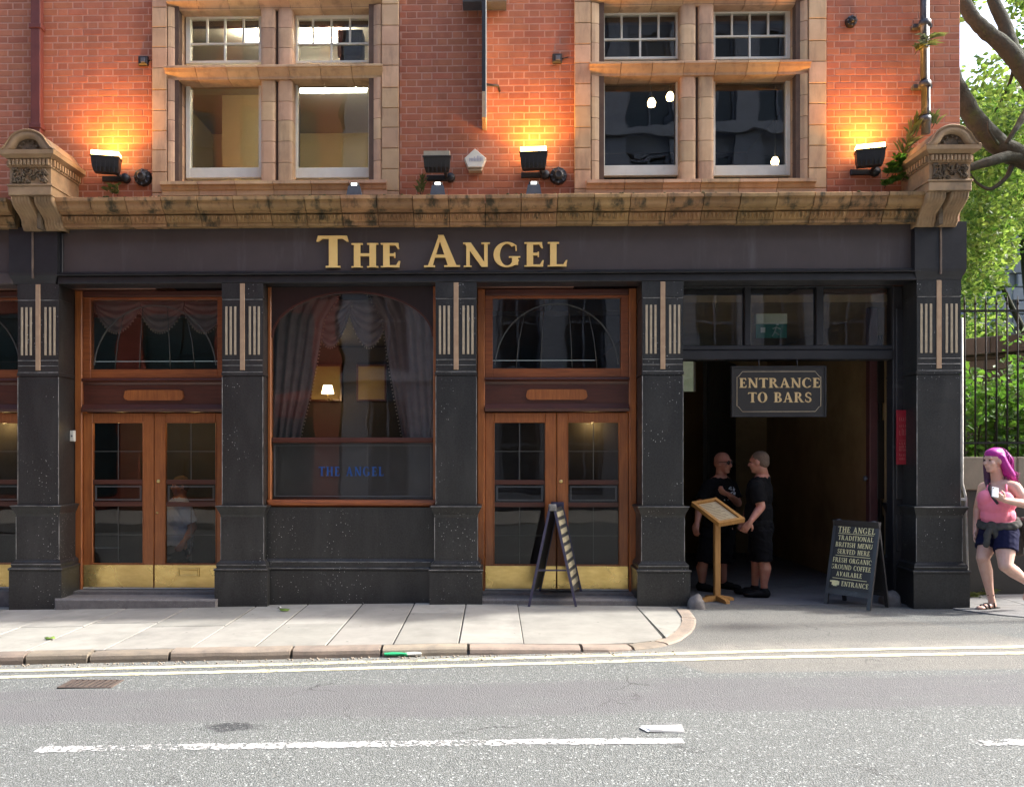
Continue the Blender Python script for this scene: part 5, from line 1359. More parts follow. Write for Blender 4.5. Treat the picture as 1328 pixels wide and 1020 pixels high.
for s_, y0_, y1_, x0_, x1_ in (('ENTRANCE', 502.5, 490, 958.5, 1064), ('TO BARS', 521.5, 508.5, 970, 1053)):
    h_ = PZ(y1_, Yh, 1010) - PZ(y0_, Yh, 1010); W = PX(x1_, Yh) - PX(x0_, Yh); g_ = .06; k = (W / h_) / text_width(s_, .21, g_)
    write(s_, ((PX(x0_, Yh) + PX(x1_, Yh)) / 2, Yh, PZ(y0_, Yh, 1010)), (1, 0, 0), (0, 0, 1), h_, M['goldpaint'], o, depth=.003, T=.21, gap=g_ * k, sx=k)
MB().tube([(a + .3, Yh + .02, z1), (a + .3, Yh + .03, z1 + .08)], .006, 6).build('hook', M['blacksteel'], o); MB().tube([(b - .3, Yh + .02, z1), (b - .3, Yh + .03, z1 + .08)], .006, 6).build('hook', M['blacksteel'], o)
under(o)
# red notice boards
def notice(xa, xb, z0, z1, Y, lab, lines=True):
    o = thing('notice_board', lab, 'sign', ((xa + xb) / 2, Y, z0))
    MB().box(xa, xb, Y, Y + .02, z0, z1, .003).build('panel', M['red_sign'], o)
    if lines:
        cxn = (xa + xb) / 2; hh = z1 - z0
        W = xb - xa
        for (t, s_) in ((.80, .045), (.69, .03), (.54, .075), (.44, .008), (.37, .03), (.31, .03), (.25, .03), (.16, .03), (.09, .025)):
            m = MB(); rs = random.Random(int(t * 100)); x = cxn - W * .36
            while x < cxn + W * .33:
                ww = rs.uniform(.008, .016)
                if s_ > .01:
                    m.box(x, x + .004, Y - .0012, Y, z0 + hh * t, z0 + hh * t + s_ * rs.uniform(.6, 1)); m.box(x, x + ww, Y - .0014, Y, z0 + hh * t, z0 + hh * t + .004)
                else: m.box(x, x + ww + .01, Y - .0012, Y, z0 + hh * t, z0 + hh * t + .003)
                x += ww + rs.choice((.004, .006, .012))
            m.build('faint_lettering', M['red_text'], o)
    under(o)
notice(PX(1163, 9.44), PX(1187.5, 9.44), PZ(602, 9.44), PZ(532, 9.44), 9.44, 'red notice board with faint lettering beside the right pilaster')
o = thing('notice_board', 'red notice board seen edge-on inside the left of the passage', 'sign', (XP0 + .03, 9.8, PZ(601, 9.75)))
MB().box(XP0 + .034, XP0 + .075, 9.68, 10.1, PZ(601, 9.75), PZ(532, 9.75), .004).build('panel', pmat('red_bright', (.40, .03, .04), (.34, .025, .03), 6, rough=.5), o)
MB().box(XP0 + .031, XP0 + .0335, 9.7, 10.08, PZ(590, 9.75), PZ(545, 9.75)).build('backing', M['blackpaint'], o); under(o)
# ------------------------------------------------------------------ street objects
# sandwich board facing the street
bl, br = G(1068, 783), G(1128, 792)
d = Vector((br.x - bl.x, br.y - bl.y, 0)).normalized(); W = (Vector((br.x, br.y)) - Vector((bl.x, bl.y))).length
back = Vector((-d.y, d.x, 0))                      # pointing away from the viewer
if back.y < 0: back = -back
HB, SP = .90, .40; z0 = 0.004
o = thing('sandwich_board', 'black sandwich board with gold lettering standing in the passage mouth', 'sandwich board', (bl + br) / 2 + back * SP / 2)
def lean_pt(u, v, side, off=0.0):                  # u across 0..1, v up 0..1, side 0 front / 1 back
    base = bl + d * (W * u); s_ = SP / 2 * v
    p = base + back * (s_ if side == 0 else SP - s_)
    nrm = (back * HB + Vector((0, 0, -SP / 2))).normalized() if side == 0 else (back * HB + Vector((0, 0, SP / 2))).normalized()
    return Vector((p.x, p.y, z0 + HB * v)) + nrm * off
def lean_panel(m, u0, u1, v0, v1, side, o0, o1):
    q = [(u0, v0), (u1, v0), (u1, v1), (u0, v1)]
    m.loft([[lean_pt(a, b, side, o0) for a, b in q], [lean_pt(a, b, side, o1) for a, b in q]])
for side in (0, 1):
    s_ = 1 if side == 0 else -1
    m = MB()
    lean_panel(m, .0, .075, .0, 1, side, .002 * s_, .028 * s_); lean_panel(m, .925, 1, 0, 1, side, .002 * s_, .028 * s_)
    lean_panel(m, .0755, .9245, .945, 1, side, .002 * s_, .027 * s_); lean_panel(m, .0755, .9245, .13, .19, side, .002 * s_, .027 * s_)
    m.build('frame', M['blackpaint'], o)
    m = MB(); lean_panel(m, .0757, .9243, .1905, .9445, side, .008 * s_, .020 * s_); m.build('panel', M['sign_board'], o)
m = MB()
for u in (.12, .88):
    c_ = lean_pt(u, 1, 0); m.box(c_.x - .02, c_.x + .02, c_.y - .012, c_.y + .02, c_.z - .01, c_.z + .006)
m.build('hinge', M['greysteel'], o)
zd = (lean_pt(.5, 1, 0) - lean_pt(.5, 0, 0)).normalized()
M['boardgold'] = plain('boardgold', (.88, .80, .42), .55)
def bline(s_, u, v, hgt, wfrac, name):
    if v is None: return
    org = lean_pt(u, v, 0, .0078); k = (W * wfrac / hgt) / text_width(s_, .17, .07)
    write(s_, org, d, zd, hgt, M['boardgold'], o, depth=.0015, gap=.07 * k, sx=k, T=.17)
for s_, u, v, hgt, wf in (('THE ANGEL', .52, .855, .062, .80), ('TRADITIONAL', .52, .765, .050, .76), ('BRITISH MENU', .50, .685, .050, .80), ('SERVED HERE', .51, .605, .050, .70),
                          ('FRESH ORGANIC', .50, .505, .050, .84), ('GROUND COFFEE', .49, .425, .050, .86), ('AVAILABLE', .47, .345, .048, .56), ('ENTRANCE', .62, .235, .050, .58)):
    bline(s_, u, v, hgt, wf, s_)
m = MB()
for v, a, b in ((.838, .13, .90), (.58, .13, .88), (.315, .12, .86)): lean_panel(m, a, b, v, v + .006, 0, .0065, .0082)
m.build('rule_line', M['boardgold'], o)
m = MB()     # pointing hand
lean_panel(m, .12, .25, .235, .29, 0, .0062, .0082); lean_panel(m, .05, .125, .268, .287, 0, .0062, .0084); lean_panel(m, .15, .23, .225, .2345, 0, .0062, .0082); lean_panel(m, .25, .28, .240, .285, 0, .006, .0081)
m.build('pointing_hand', M['boardgold'], o); under(o)

# second sandwich board, edge-on in front of the doors
M['edgeblue'] = pmat('edgeblue', (.055, .05, .10), (.035, .033, .065), 9, rough=.5)
M['boardcream'] = plain('boardcream', (.42, .37, .24), .6)
M['chalkface'] = pmat('chalkface', (.05, .05, .05), (.035, .035, .035), 5, rough=.6)
pf0, pf1 = P(686, 786, 9.06), P(747, 788, 9.06); zb = .012
xa, xb = pf0.x, pf1.x; xm = PX(716, 9.06); HB2 = PZ(655, 9.06) - zb; DW = .5; sk = .12
o = thing('sandwich_board', 'sandwich board seen edge-on in front of the right pair of doors', 'sandwich board', ((xa + xb) / 2, 9.3, zb))
def side_leg(m, xbase, xtop, y, wy, w_):
    m.loft([[(xbase - w_, y, zb), (xbase + w_, y, zb), (xbase + w_, y + wy, zb), (xbase - w_, y + wy, zb)], [(xtop - w_, y, zb + HB2), (xtop + w_, y, zb + HB2), (xtop + w_, y + wy, zb + HB2), (xtop - w_, y + wy, zb + HB2)]])
for (x_, s_) in ((xa, -1), (xb, 1)):
    m = MB()
    for (yy, dx) in ((0, 0), (DW - .03, sk)):
        side_leg(m, x_ + dx, xm + s_ * .018 + dx, 9.06 + yy, .03, .013)
    m.build('leg', M['edgeblue'], o)
    m = MB(); v0, v1 = .14, .97
    def sp(v, y, off): 
        x = x_ + (xm + s_ * .018 - x_) * v; return (x + off + sk * (y / DW), 9.06 + y, zb + HB2 * v)
    m.loft([[sp(v0, .0305, -.006), sp(v0, DW - .031, -.006), sp(v1, DW - .031, -.006), sp(v1, .0305, -.006)], [sp(v0, .0305, .006), sp(v0, DW - .031, .006), sp(v1, DW - .031, .006), sp(v1, .0305, .006)]])
    m.build('panel', M['chalkface'], o)
    if s_ > 0:
        for q in range(9):
            v = .2 + .085 * q; m = MB(); m.loft([[sp(v, .04, .0065), sp(v, DW - .05, .0065), sp(v + .05, DW - .05, .0065), sp(v + .05, .04, .0065)], [sp(v, .04, .0085), sp(v, DW - .05, .0085), sp(v + .05, DW - .05, .0085), sp(v + .05, .04, .0085)]]); m.build('lettering_band', M['boardcream'], o)
MB().box(xm - .035, xm + .045, 9.055, 9.10, zb + HB2 - .06, zb + HB2 + .012, .008).build('hinge', M['edgeline'], o)
MB().box(xm + .02, xm + .10 + .06, 9.5, 9.56, zb + HB2 - .06, zb + HB2 + .01, .008).build('hinge', M['edgeblue'], o)
zz = zb + HB2 * .35; MB().box(xa + (xm - xa) * .35 + .012, xb + (xm - xb) * .35 - .012, 9.072, 9.078, zz, zz + .018).build('stay', M['edgeblue'], o)
under(o)

# wooden menu stand
bx, by = PX(930, 9.5), 9.5
o = thing('menu_stand', 'pine lectern stand with sloping menu frame in the passage mouth', 'menu stand', (bx, by, .004))
MB().box(bx - .035, bx + .03, by - .035, by + .03, .06, .93, .008).build('post', M['pine'], o)
for a in (20, 110, 200, 290):
    m = MB(); m.prism([(.0, .012), (.19, .004), (.20, .006), (.20, .03), (.17, .045), (.03, .07), (0, .07)], 'y', -.025, .025)
    m.xform(Matrix.Translation((bx, by, 0)) @ Matrix.Rotation(R(a), 4, 'Z')); m.build('foot', M['pine'], o)
e1, e2 = Vector((.275, .04, .045)), Vector((.21, -.33, -.20)); ctr = Vector((bx + .0, by - .02, .985))
nr = e1.cross(e2).normalized(); nr = -nr if nr.z < 0 else nr
def mp(u, v, h_): return ctr + e1 * u + e2 * v + nr * h_
def mslab(m, u0, u1, v0, v1, h0, h1):
    q = [(u0, v0), (u1, v0), (u1, v1), (u0, v1)]; m.loft([[mp(a, b, h0) for a, b in q], [mp(a, b, h1) for a, b in q]])
m = MB(); mslab(m, -.5, .5, -.5, .5, -.03, .0); m.build('board', M['pine'], o)
m = MB(); mslab(m, -.52, -.40, -.52, .52, -.031, .022); mslab(m, .40, .52, -.52, .52, -.031, .022); mslab(m, -.3995, .3995, -.52, -.43, -.031, .021); mslab(m, -.3995, .3995, .43, .52, -.031, .021); m.build('frame', M['pine'], o)
m = MB(); mslab(m, -.38, .38, -.41, .41, .001, .003); m.build('menu_sheet', pmat('menu_paper', (.50, .41, .26), (.44, .35, .21), 6, rough=.5), o)
rs = random.Random(9); m = MB()
for q in range(12):
    v = -.36 + .064 * q; mslab(m, -.30, -.30 + rs.uniform(.3, .6), v, v + .016, .0032, .004)
m.build('print', plain('menu_ink', (.22, .16, .10), .6), o); under(o)

# guard stones at the passage corners
def stone(name, lab, c, s_, seed):
    bm = bmesh.new(); bmesh.ops.create_icosphere(bm, subdivisions=3, radius=1)
    for v in bm.verts:
        n_ = mnoise.noise(v.co * 1.6 + Vector((seed, 0, 0))) * .3 + mnoise.noise(v.co * 4 + Vector((0, seed, 0))) * .13
        v.co = v.co * (1 + n_); v.co.x = max(-.8, min(.8, v.co.x)) * s_[0]; v.co.y = max(-.8, min(.8, v.co.y)) * s_[1]; v.co.z *= s_[2]
    me = bpy.data.meshes.new(name); bm.to_mesh(me); bm.free(); me.polygons.foreach_set('use_smooth', [True] * len(me.polygons))
    me.materials.append(M['stepstone']); tag(link(name, me, None, c), lab, 'stone', 'guard stones at the passage')
stone('guard_stone', 'worn guard stone at the foot of the pilaster left of the passage', (ex(886) + .10, 9.06, .02), (.10, .12, .12), 11)
stone('guard_stone', 'low guard stone behind the sandwich board at the right pilaster', (PX(1157, 9.3), 9.36, .03), (.11, .12, .12), 5)

# gutter grating
m0 = GR(118, 887)
o = tag(MB().box(m0.x - .20, m0.x + .20, m0.y - .11, m0.y + .11, zroad(m0.x) - .04, zroad(m0.x) + .0035).build('drain_grating', M['gratebed'] if 'gratebed' in M else M['asphalt_joint']), 'iron gutter grating beside the kerb at the left', 'drain')
o['label'] = 'iron gutter grating in the road below the kerb at left'
M['rust'] = pmat('rust', (.10, .075, .06), (.06, .045, .04), 20, rough=.8)
for k in range(9):
    x = m0.x - .175 + .043 * k; m = MB()
    m.prism([(x - .012, m0.y - .10), (x + .008, m0.y - .10), (x + .022, m0.y + .10), (x, m0.y + .10)], 'z', zroad(m0.x) + .0036, zroad(m0.x) + .010); m.build('bar', M['rust'], o)
m = MB(); rectframe(m, 0, .40, 0, .22, .02, -.0105, 0); m.xform(Matrix.Translation((m0.x - .20, m0.y - .11, zroad(m0.x) + .0005)) @ Matrix(((1, 0, 0, 0), (0, 0, 1, 0), (0, -1, 0, 0), (0, 0, 0, 1)))); m.build('frame', M['rust'], o)

# litter
def leafbit(px, py, lab, mat, r_=.05, zf=zpav, cat='leaf', seed=0):
    p = GR(px, py) if zf is None else G(px, py, zpav(PX(px, 8)))
    z = zground(p.x, p.y) if zf is None else zpav(p.x)
    rs = random.Random(seed); m = MB(); n = 9
    ringp = [(p.x + r_ * rs.uniform(.6, 1.1) * math.cos(2 * math.pi * k / n), p.y + r_ * rs.uniform(.6, 1.1) * math.sin(2 * math.pi * k / n), z + rs.uniform(.006, .028)) for k in range(n)]
    v = ringp + [(p.x, p.y, z + .008)] + [(a, b, c_ - .0015) for a, b, c_ in ringp] + [(p.x, p.y, z + .0065)]
    fs = [(k, (k + 1) % n, n) for k in range(n)] + [((k + 1) % n + n + 1, k + n + 1, 2 * n + 1) for k in range(n)] + [(k, k + n + 1, (k + 1) % n + n + 1, (k + 1) % n) for k in range(n)]
    m.add(v, fs, True); tag(m.build('litter' if cat == 'litter' else 'fallen_leaf', mat), lab, cat)
M['freshleaf'] = plain('freshleaf', (.16, .26, .04), .6); M['paper'] = plain('paper', (.74, .74, .72), .7); M['greenfoil'] = plain('greenfoil', (.03, .38, .16), .4)
leafbit(370, 791, 'green leaf with a pale scrap on the pavement under the shop window', M['freshleaf'], .07, seed=1)
leafbit(65, 829, 'small green leaf on the pavement at the left', M['freshleaf'], .045, seed=2)
leafbit(362, 788, 'pale paper scrap beside the green leaf under the shop window', M['paper'], .03, cat='litter', seed=8)
# flattened white carton on the road
c_ = GR(860, 946); o = thing('litter', 'flattened white carton lying on the road', 'litter', (c_.x, c_.y, zroad(c_.x)))
m = MB(); qs = [(-.12, .05), (-.085, -.05), (.115, -.055), (.12, .048)]
m.loft([[(c_.x + a, c_.y + b, zroad(c_.x) + .004) for a, b in qs], [(c_.x + a * .98, c_.y + b * .95, zroad(c_.x) + .012 + .006 * (i % 2)) for i, (a, b) in enumerate(qs)]]); m.build('carton', M['paper'], o)
m = MB(); m.loft([[(c_.x - .115, c_.y + .04, zroad(c_.x) + .010), (c_.x - .08, c_.y - .05, zroad(c_.x) + .010), (c_.x - .10, c_.y - .055, zroad(c_.x) + .003), (c_.x - .135, c_.y + .03, zroad(c_.x) + .003)], [(c_.x - .115, c_.y + .04, zroad(c_.x) + .013), (c_.x - .08, c_.y - .05, zroad(c_.x) + .013), (c_.x - .10, c_.y - .055, zroad(c_.x) + .006), (c_.x - .135, c_.y + .03, zroad(c_.x) + .006)]]); m.build('flap', M['paper'], o); under(o)
c_ = GR(522, 851); o = thing('litter', 'crumpled green and white wrapper in the gutter', 'litter', (c_.x, c_.y, zroad(c_.x)))
m = MB(); rs = random.Random(3); ringp = [[(c_.x - .14 + .06 * k + rs.uniform(-.01, .01), c_.y + .03 * math.cos(2 * math.pi * q / 7) * rs.uniform(.6, 1.2), zroad(c_.x) + .022 + .018 * math.sin(2 * math.pi * q / 7) * rs.uniform(.5, 1.1)) for q in range(7)] for k in range(5)]
m.loft(ringp[:4]); m.build('green_part', M['greenfoil'], o)
m = MB(); m.loft([[(x + .17, y + .01, z) for x, y, z in r_] for r_ in ringp[:3]]); m.build('white_part', M['paper'], o); under(o)
# specks of gravel and chewing gum on pavement and gutter
m = MB(); rs = random.Random(21)
for k in range(260):
    x = rs.uniform(-5.6, 1.5); y = 6.93 + .035 * (x + 5.2) - abs(rs.gauss(0, .05)) - .01; r_ = rs.uniform(.004, .012); z = zroad(x)
    m.lathe([(r_, 0), (r_ * .9, r_ * .7), (r_ * .3, r_)], (x, y, z), 5)
tag(m.build('gutter_grit', M['kerb']), 'grit and small stones lying along the gutter', 'grit', kind='stuff')
# ------------------------------------------------------------------ churchyard on the right
YWL = 9.95
XWa = XR + .02
cy = tag(MB().add([(XWa + .02, YWL + .1, 1.38), (60, YWL + .1, 1.38), (60, 60, 1.5), (XWa + .02, 60, 1.5)], [(0, 1, 2, 3)]).build('churchyard_ground', M['soil']), 'raised earth of the churchyard behind the wall', 'ground', kind='structure')
o = thing('boundary_wall', 'low stone churchyard wall with pale coping beside the pub', 'wall', (7, YWL, 0))
MB().box(XWa - .1, 20, YWL, YWL + .3, -.1, PZ(645, YWL, 1290)).build('rendered_base', M['render'], o)
zc0, zc1, zc2 = PZ(645, YWL, 1290), PZ(617, YWL, 1290), PZ(592, YWL, 1290)
x = XWa - .1; rs = random.Random(5)
cuts = [XWa - .1, PX(1318, YWL), 7.2, 8.1, 9.2, 10.2, 11.3, 12.4]
for a, b in zip(cuts, cuts[1:]): MB().box(a + .003, b - .003, YWL - .02, YWL + .3, zc1 - .16, zc2, .012).build('coping_stone', M['coping'], o)
MB().box(XWa - .1, 20, YWL + .004, YWL + .3, zc0 - .01, zc1 - .162).build('course', M['render'], o)
under(o)
# iron railings
o = thing('railings', 'black iron railings standing on the churchyard wall', 'railings', (8, YWL + .12, zc2))
ztop, zrail, zlow = PZ(384, YWL + .12, 1290), PZ(403, YWL + .12, 1290), PZ(574, YWL + .12, 1290)
xx = PX(1251, YWL + .12)
for k in range(34):
    xb = xx + .121 * k; m = MB()
    m.tube([(xb, YWL + .12, zc2 - .02), (xb, YWL + .12, ztop - .10)], .0105, 6); m.lathe([(.0105, 0), (.016, .012), (.0105, .03), (.0008, .11)], (xb, YWL + .12, ztop - .10), 6); m.build('bar', M['iron'], o)
for z in (zrail, zlow): MB().box(xx - .15, xx + 4.2, YWL + .105, YWL + .135, z - .012, z + .012).build('rail', M['iron'], o)
under(o)
# rear ashlar wall of the raised yard
o = thing('retaining_wall', 'dark squared-stone wall with sloping coping behind the railings', 'wall', (8, 13.6, 1.4))
p0, p1 = P(1225, 440, 14.2), P(1345, 412, 13.2); d2 = (p1 - p0); L = Vector((d2.x, d2.y, 0)).length; ux = Vector((d2.x, d2.y, 0)) / L; nyv = Vector((-ux.y, ux.x, 0))
L2 = L + 4
def wp(s_, z, off): q = p0 + ux * s_ + nyv * off; return (q.x, q.y, z)
rs = random.Random(8)
def wslab(m, a, b, z0, z1, o0, o1, ch=.012):
    m.loft([[wp(a, z0, o1), wp(b, z0, o1), wp(b, z1, o1), wp(a, z1, o1)], [wp(a, z0, o0 + ch), wp(b, z0, o0 + ch), wp(b, z1, o0 + ch), wp(a, z1, o0 + ch)], [wp(a + ch, z0 + ch, o0), wp(b - ch, z0 + ch, o0), wp(b - ch, z1 - ch, o0), wp(a + ch, z1 - ch, o0)]])
m = MB(); wslab(m, -.2, L2, 1.3, p0.z - .32, .02, .4); m.build('core', M['render'], o)
z = 1.4; k = 0
while z < p0.z - .3:
    a = -.2 - rs.uniform(0, .4)
    while a < L2:
        w_ = rs.uniform(.42, .75); m = MB(); wslab(m, a + .004, min(a + w_, L2) - .004, z + .004, min(z + .17, p0.z - .3) - .004, rs.uniform(-.008, .004), .05); m.build('stone_block', M['ashlar'], o); a += w_
    z += .17; k += 1
a = -.3
while a < L2:
    m = MB(); wslab(m, a + .004, a + .996, p0.z - .30, p0.z - .03, -.08, .42); m.build('coping_stone', M['coping_grey'], o) if 'coping_grey' in M else m.build('coping_stone', M['ashlar'], o); a += 1.0
under(o)
# church corner
Yq = 22.0; k = 1118 / Yq
xc = PX(1291, Yq); zt = PZ(150, Yq)
o = thing('church', 'grey-blue stone church corner with projecting quoins behind the trees', 'church', (xc + 3, Yq + 3, 1.4))
MB().box(xc + .05, xc + 13, Yq + .06, Yq + 12, 1.3, zt).build('wall', M['churchstone'], o)
hq = .34; z = 1.4; i = 0
while z < zt:
    w_ = .52 if i % 2 == 0 else .36
    MB().box(xc, xc + w_, Yq, Yq + .5, z + .012, z + hq - .012, .02).build('quoin', M['churchstone'], o)
    MB().box(PX(1319, Yq) - (0 if i % 2 else .12), xc + 2.2, Yq - .02, Yq + .06, z + .012, z + hq - .012, .02).build('quoin', M['churchstone'], o)
    z += hq; i += 1
MB().loft([[(xc - .3, Yq - .3, zt), (xc + 13.2, Yq - .3, zt), (xc + 13.2, Yq + 12.2, zt), (xc - .3, Yq + 12.2, zt)], [(xc + 5, Yq + 5, zt + 3), (xc + 8, Yq + 5, zt + 3), (xc + 8, Yq + 7, zt + 3), (xc + 5, Yq + 7, zt + 3)]]).build('roof', M['ashlar'], o)
under(o)
# trees
def leaves(m, c, r, n, size, rs, squash=(1, 1, .8)):
    for k in range(n):
        while True:
            v = Vector((rs.uniform(-1, 1), rs.uniform(-1, 1), rs.uniform(-1, 1)))
            if v.length < 1: break
        p = Vector(c) + Vector((v.x * squash[0], v.y * squash[1], v.z * squash[2])) * r
        a = Vector((rs.gauss(0, 1), rs.gauss(0, 1), rs.gauss(0, .6))).normalized(); b = a.cross(Vector((rs.gauss(0, 1), rs.gauss(0, 1), rs.gauss(0, 1)))).normalized()
        s_ = size * rs.uniform(.55, 1.25); n_ = a.cross(b) * s_ * .18
        m.add([p - a * s_, p - a * s_ * .25 + b * s_ * .62 + n_, p + a * s_ * .45 + b * s_ * .42 + n_, p + a * s_, p + a * s_ * .45 - b * s_ * .42 + n_, p - a * s_ * .25 - b * s_ * .62 + n_],
              [(0, 1, 2, 3), (0, 3, 4, 5)])
def limb(m, pts, r0, r1, n=10, wob=.02):
    pts = [Vector(p) for p in pts]; out = []; 
    for i in range(len(pts) - 1):
        a = pts[max(i - 1, 0)]; b, c_ = pts[i], pts[i + 1]; d_ = pts[min(i + 2, len(pts) - 1)]
        for q in range(6):
            t = q / 6; out.append(.5 * ((2 * b) + (c_ - a) * t + (2 * a - 5 * b + 4 * c_ - d_) * t * t + (3 * b - a - 3 * c_ + d_) * t ** 3))
    out.append(pts[-1]); L = len(out)
    rs = random.Random(L)
    rad = [(r0 + (r1 - r0) * i / (L - 1)) * (1 + rs.uniform(-.06, .06)) for i in range(L)]
    m.tube(out, rad, n)
Yt = 13.6
tr = thing('plane_tree', 'big leafy plane tree arching over from the churchyard with thick bare limbs', 'tree', (10.2, 14.4, 1.4))
m = MB(); tip = P(1352, 212, Yt)
limb(m, [(10.2, 14.4, 1.2), (10.15, 14.35, 3.0), (10.0, 14.2, 4.9), (9.95, 14.2, 7.2), (10.1, 14.4, 9.2), (10.3, 14.6, 11)], .52, .16, 14); m.build('trunk', M['bark'], tr)
lm = MB()
limb(lm, [(10.1, 14.3, 4.2), P(1400, 222, Yt), P(1340, 208, Yt), P(1302, 193, Yt), P(1272, 165, Yt), P(1250, 132, Yt), P(1232, 90, Yt), P(1225, 30, Yt + .3)], .19, .12)
limb(lm, [P(1340, 209, Yt), P(1310, 203, Yt - .1), P(1285, 209, Yt - .2), P(1262, 216, Yt - .2), P(1235, 224, Yt - .2)], .10, .05)
limb(lm, [(10.0, 14.2, 5.6), P(1385, 170, Yt - .4), P(1345, 118, Yt - .5), P(1322, 84, Yt - .5), P(1300, 58, Yt - .5), P(1278, 40, Yt - .5), P(1258, 18, Yt - .5), P(1240, -20, Yt - .4)], .16, .085)
limb(lm, [P(1326, 88, Yt - .5), P(1312, 62, Yt - .4), P(1302, 30, Yt - .3), P(1288, 0, Yt - .2), P(1275, -50, Yt)], .12, .07)
limb(lm, [P(1316, 80, Yt - .5), P(1312, 100, Yt - .3), P(1302, 125, Yt), P(1290, 145, Yt + .2)], .035, .012, 6)
limb(lm, [P(1340, 130, Yt), P(1322, 160, Yt - .3), P(1314, 172, Yt - .4), P(1305, 186, Yt - .4)], .06, .03, 6)
limb(lm, [P(1312, 215, Yt), P(1305, 230, Yt), P(1285, 245, Yt), P(1268, 238, Yt), P(1258, 225, Yt)], .04, .015, 6)
limb(lm, [P(1300, 195, Yt), P(1284, 172, Yt - .3), P(1281, 158, Yt - .3)], .03, .012, 6)
lm.build('limbs', M['bark'], tr)
rs = random.Random(31); cr = MB()
spots = []
for k in range(170):                       # foliage seen between the limbs
    px, py = rs.uniform(1236, 1345), rs.uniform(95, 372)
    if py < 150 and rs.random() > (py - 85) / 80: continue
    if px < 1262 and 45 < py < 128: continue
    if px > 1286 and py > 292: continue
    spots.append((P(px, py, rs.uniform(14.5, 18.0)), rs.uniform(.35, .62)))
for (px, py) in ((1248, 6), (1252, -6), (1244, 16), (1256, 2), (1322, 12), (1330, 40), (1326, -6), (1335, 20), (1318, 2), (1330, 62), (1300, 112), (1282, 100), (1308, 128), (1268, 125), (1278, 86)):
    spots.append((P(px, py, Yt + rs.uniform(-.2, .8)), .24))
for k in range(46):                        # the rest of the crown, out of the picture to the right and above
    v = Vector((rs.gauss(0, 1), rs.gauss(0, 1), rs.gauss(0, 1))).normalized() * rs.uniform(.55, 1)
    c_ = Vector((11.6, 15.8, 8.2)) + Vector((v.x * 4.2, v.y * 3.6, v.z * 3.4))
    u_ = c_.x / c_.y
    if u_ < .60 or c_.y < 12.4: continue
    if (c_.x * F / c_.y + 640) < 1350 and c_.z > 1.6 + 470 * c_.y / F: continue
    spots.append((c_, rs.uniform(.6, .95)))
for c_, r_ in spots: leaves(cr, c_, r_, (int(85 * (r_ / .5) ** 1.6) + 16 if r_ < .65 else 40), .058 if r_ < .65 else .11, rs)
cr.build('crown', M['leaf_tree'], tr)
under(tr)
# smaller sunlit tree further back, filling the gap over the wall
t2 = thing('lime_tree', 'bright green sunlit tree behind the dark stone wall', 'tree', (12.2, 19.5, 1.45))
m = MB(); limb(m, [(12.2, 19.5, 1.4), (12.2, 19.5, 3.4), (12.0, 19.6, 5.2), (11.8, 19.6, 7.0)], .22, .06); m.build('trunk', M['bark'], t2)
m = MB(); limb(m, [(12.2, 19.5, 3.6), (11.4, 19.2, 4.8), (10.9, 19, 5.6)], .09, .03, 7); limb(m, [(12.1, 19.5, 4), (13, 19.9, 5.2), (13.4, 20, 6)], .09, .03, 7); m.build('limbs', M['bark'], t2)
cr = MB()
for k in range(90):
    px, py = rs.uniform(1236, 1300), rs.uniform(215, 445)
    if px > 1290 and py > 300: continue
    leaves(cr, P(px, py, rs.uniform(18.0, 20.5)), rs.uniform(.35, .6), 70, .075, rs)
for k in range(26):
    leaves(cr, (12.2 + rs.gauss(0, 1.1), 19.6 + rs.gauss(0, .8), 7.2 + rs.gauss(0, .9)), .6, 40, .12, rs)
cr.build('crown', M['leaf_tree'], t2); under(t2)
# shrub pressing against the railings
sh = thing('laurel_shrub', 'dense glossy green shrub behind the railings above the low wall', 'shrub', (6.2, 10.9, 1.4))
m = MB()
for k in range(9): b_ = Vector((5.3 + .25 * k, 10.9 + rs.uniform(-.2, .2), 1.38)); limb(m, [b_, b_ + Vector((rs.uniform(-.1, .1), -.1, .5)), b_ + Vector((rs.uniform(-.2, .2), -.2, 1.0))], .02, .006, 5)
m.build('stems', M['bark'], sh)
cr = MB()
for k in range(260):
    px, py = rs.uniform(1225, 1375), rs.uniform(478, 600)
    lim = 482 + 26 * math.sin(px * .06) + 14 * math.sin(px * .17)
    if py < lim: continue
    leaves(cr, P(px, py, rs.uniform(10.45, 11.6)), .17, 12, .055, rs, (1, 1, 1))
for k in range(26): leaves(cr, P(rs.uniform(1300, 1400), rs.uniform(425, 500), rs.uniform(11.2, 12)), .2, 7, .05, rs)
cr.build('foliage', M['leaf_bush'], sh); under(sh)
# weeds and dirt at the wall foot
plant('wall_weed', 'dry weeds at the foot of the churchyard wall by the pub corner', [(1262, 771, 9.9), (1270, 770, 9.9), (1280, 768, 9.92), (1258, 774, 9.8), (1290, 767, 9.92)], .10, .012, M['leaf_fern'], n=10, seed=14)
# lamp column just out of the picture to the right; its shadow lies across the crossing
lc = thing('lamp_column', 'black street lamp column on the right-hand pavement', 'street lamp', (8.6, 8.75, .06))
m = MB(); m.lathe([(.11, -.1), (.11, .9), (.08, .95), (.065, 1.0), (.05, 5.0), (.045, 5.02)], (8.6, 8.75, .06), 12); m.build('post', M['iron'], lc)
m = MB(); m.lathe([(.05, 5.02), (.16, 5.1), (.18, 5.4), (.10, 5.5), (.02, 5.6)], (8.6, 8.75, .06), 12); m.build('lantern', M['greysteel'], lc); under(lc)

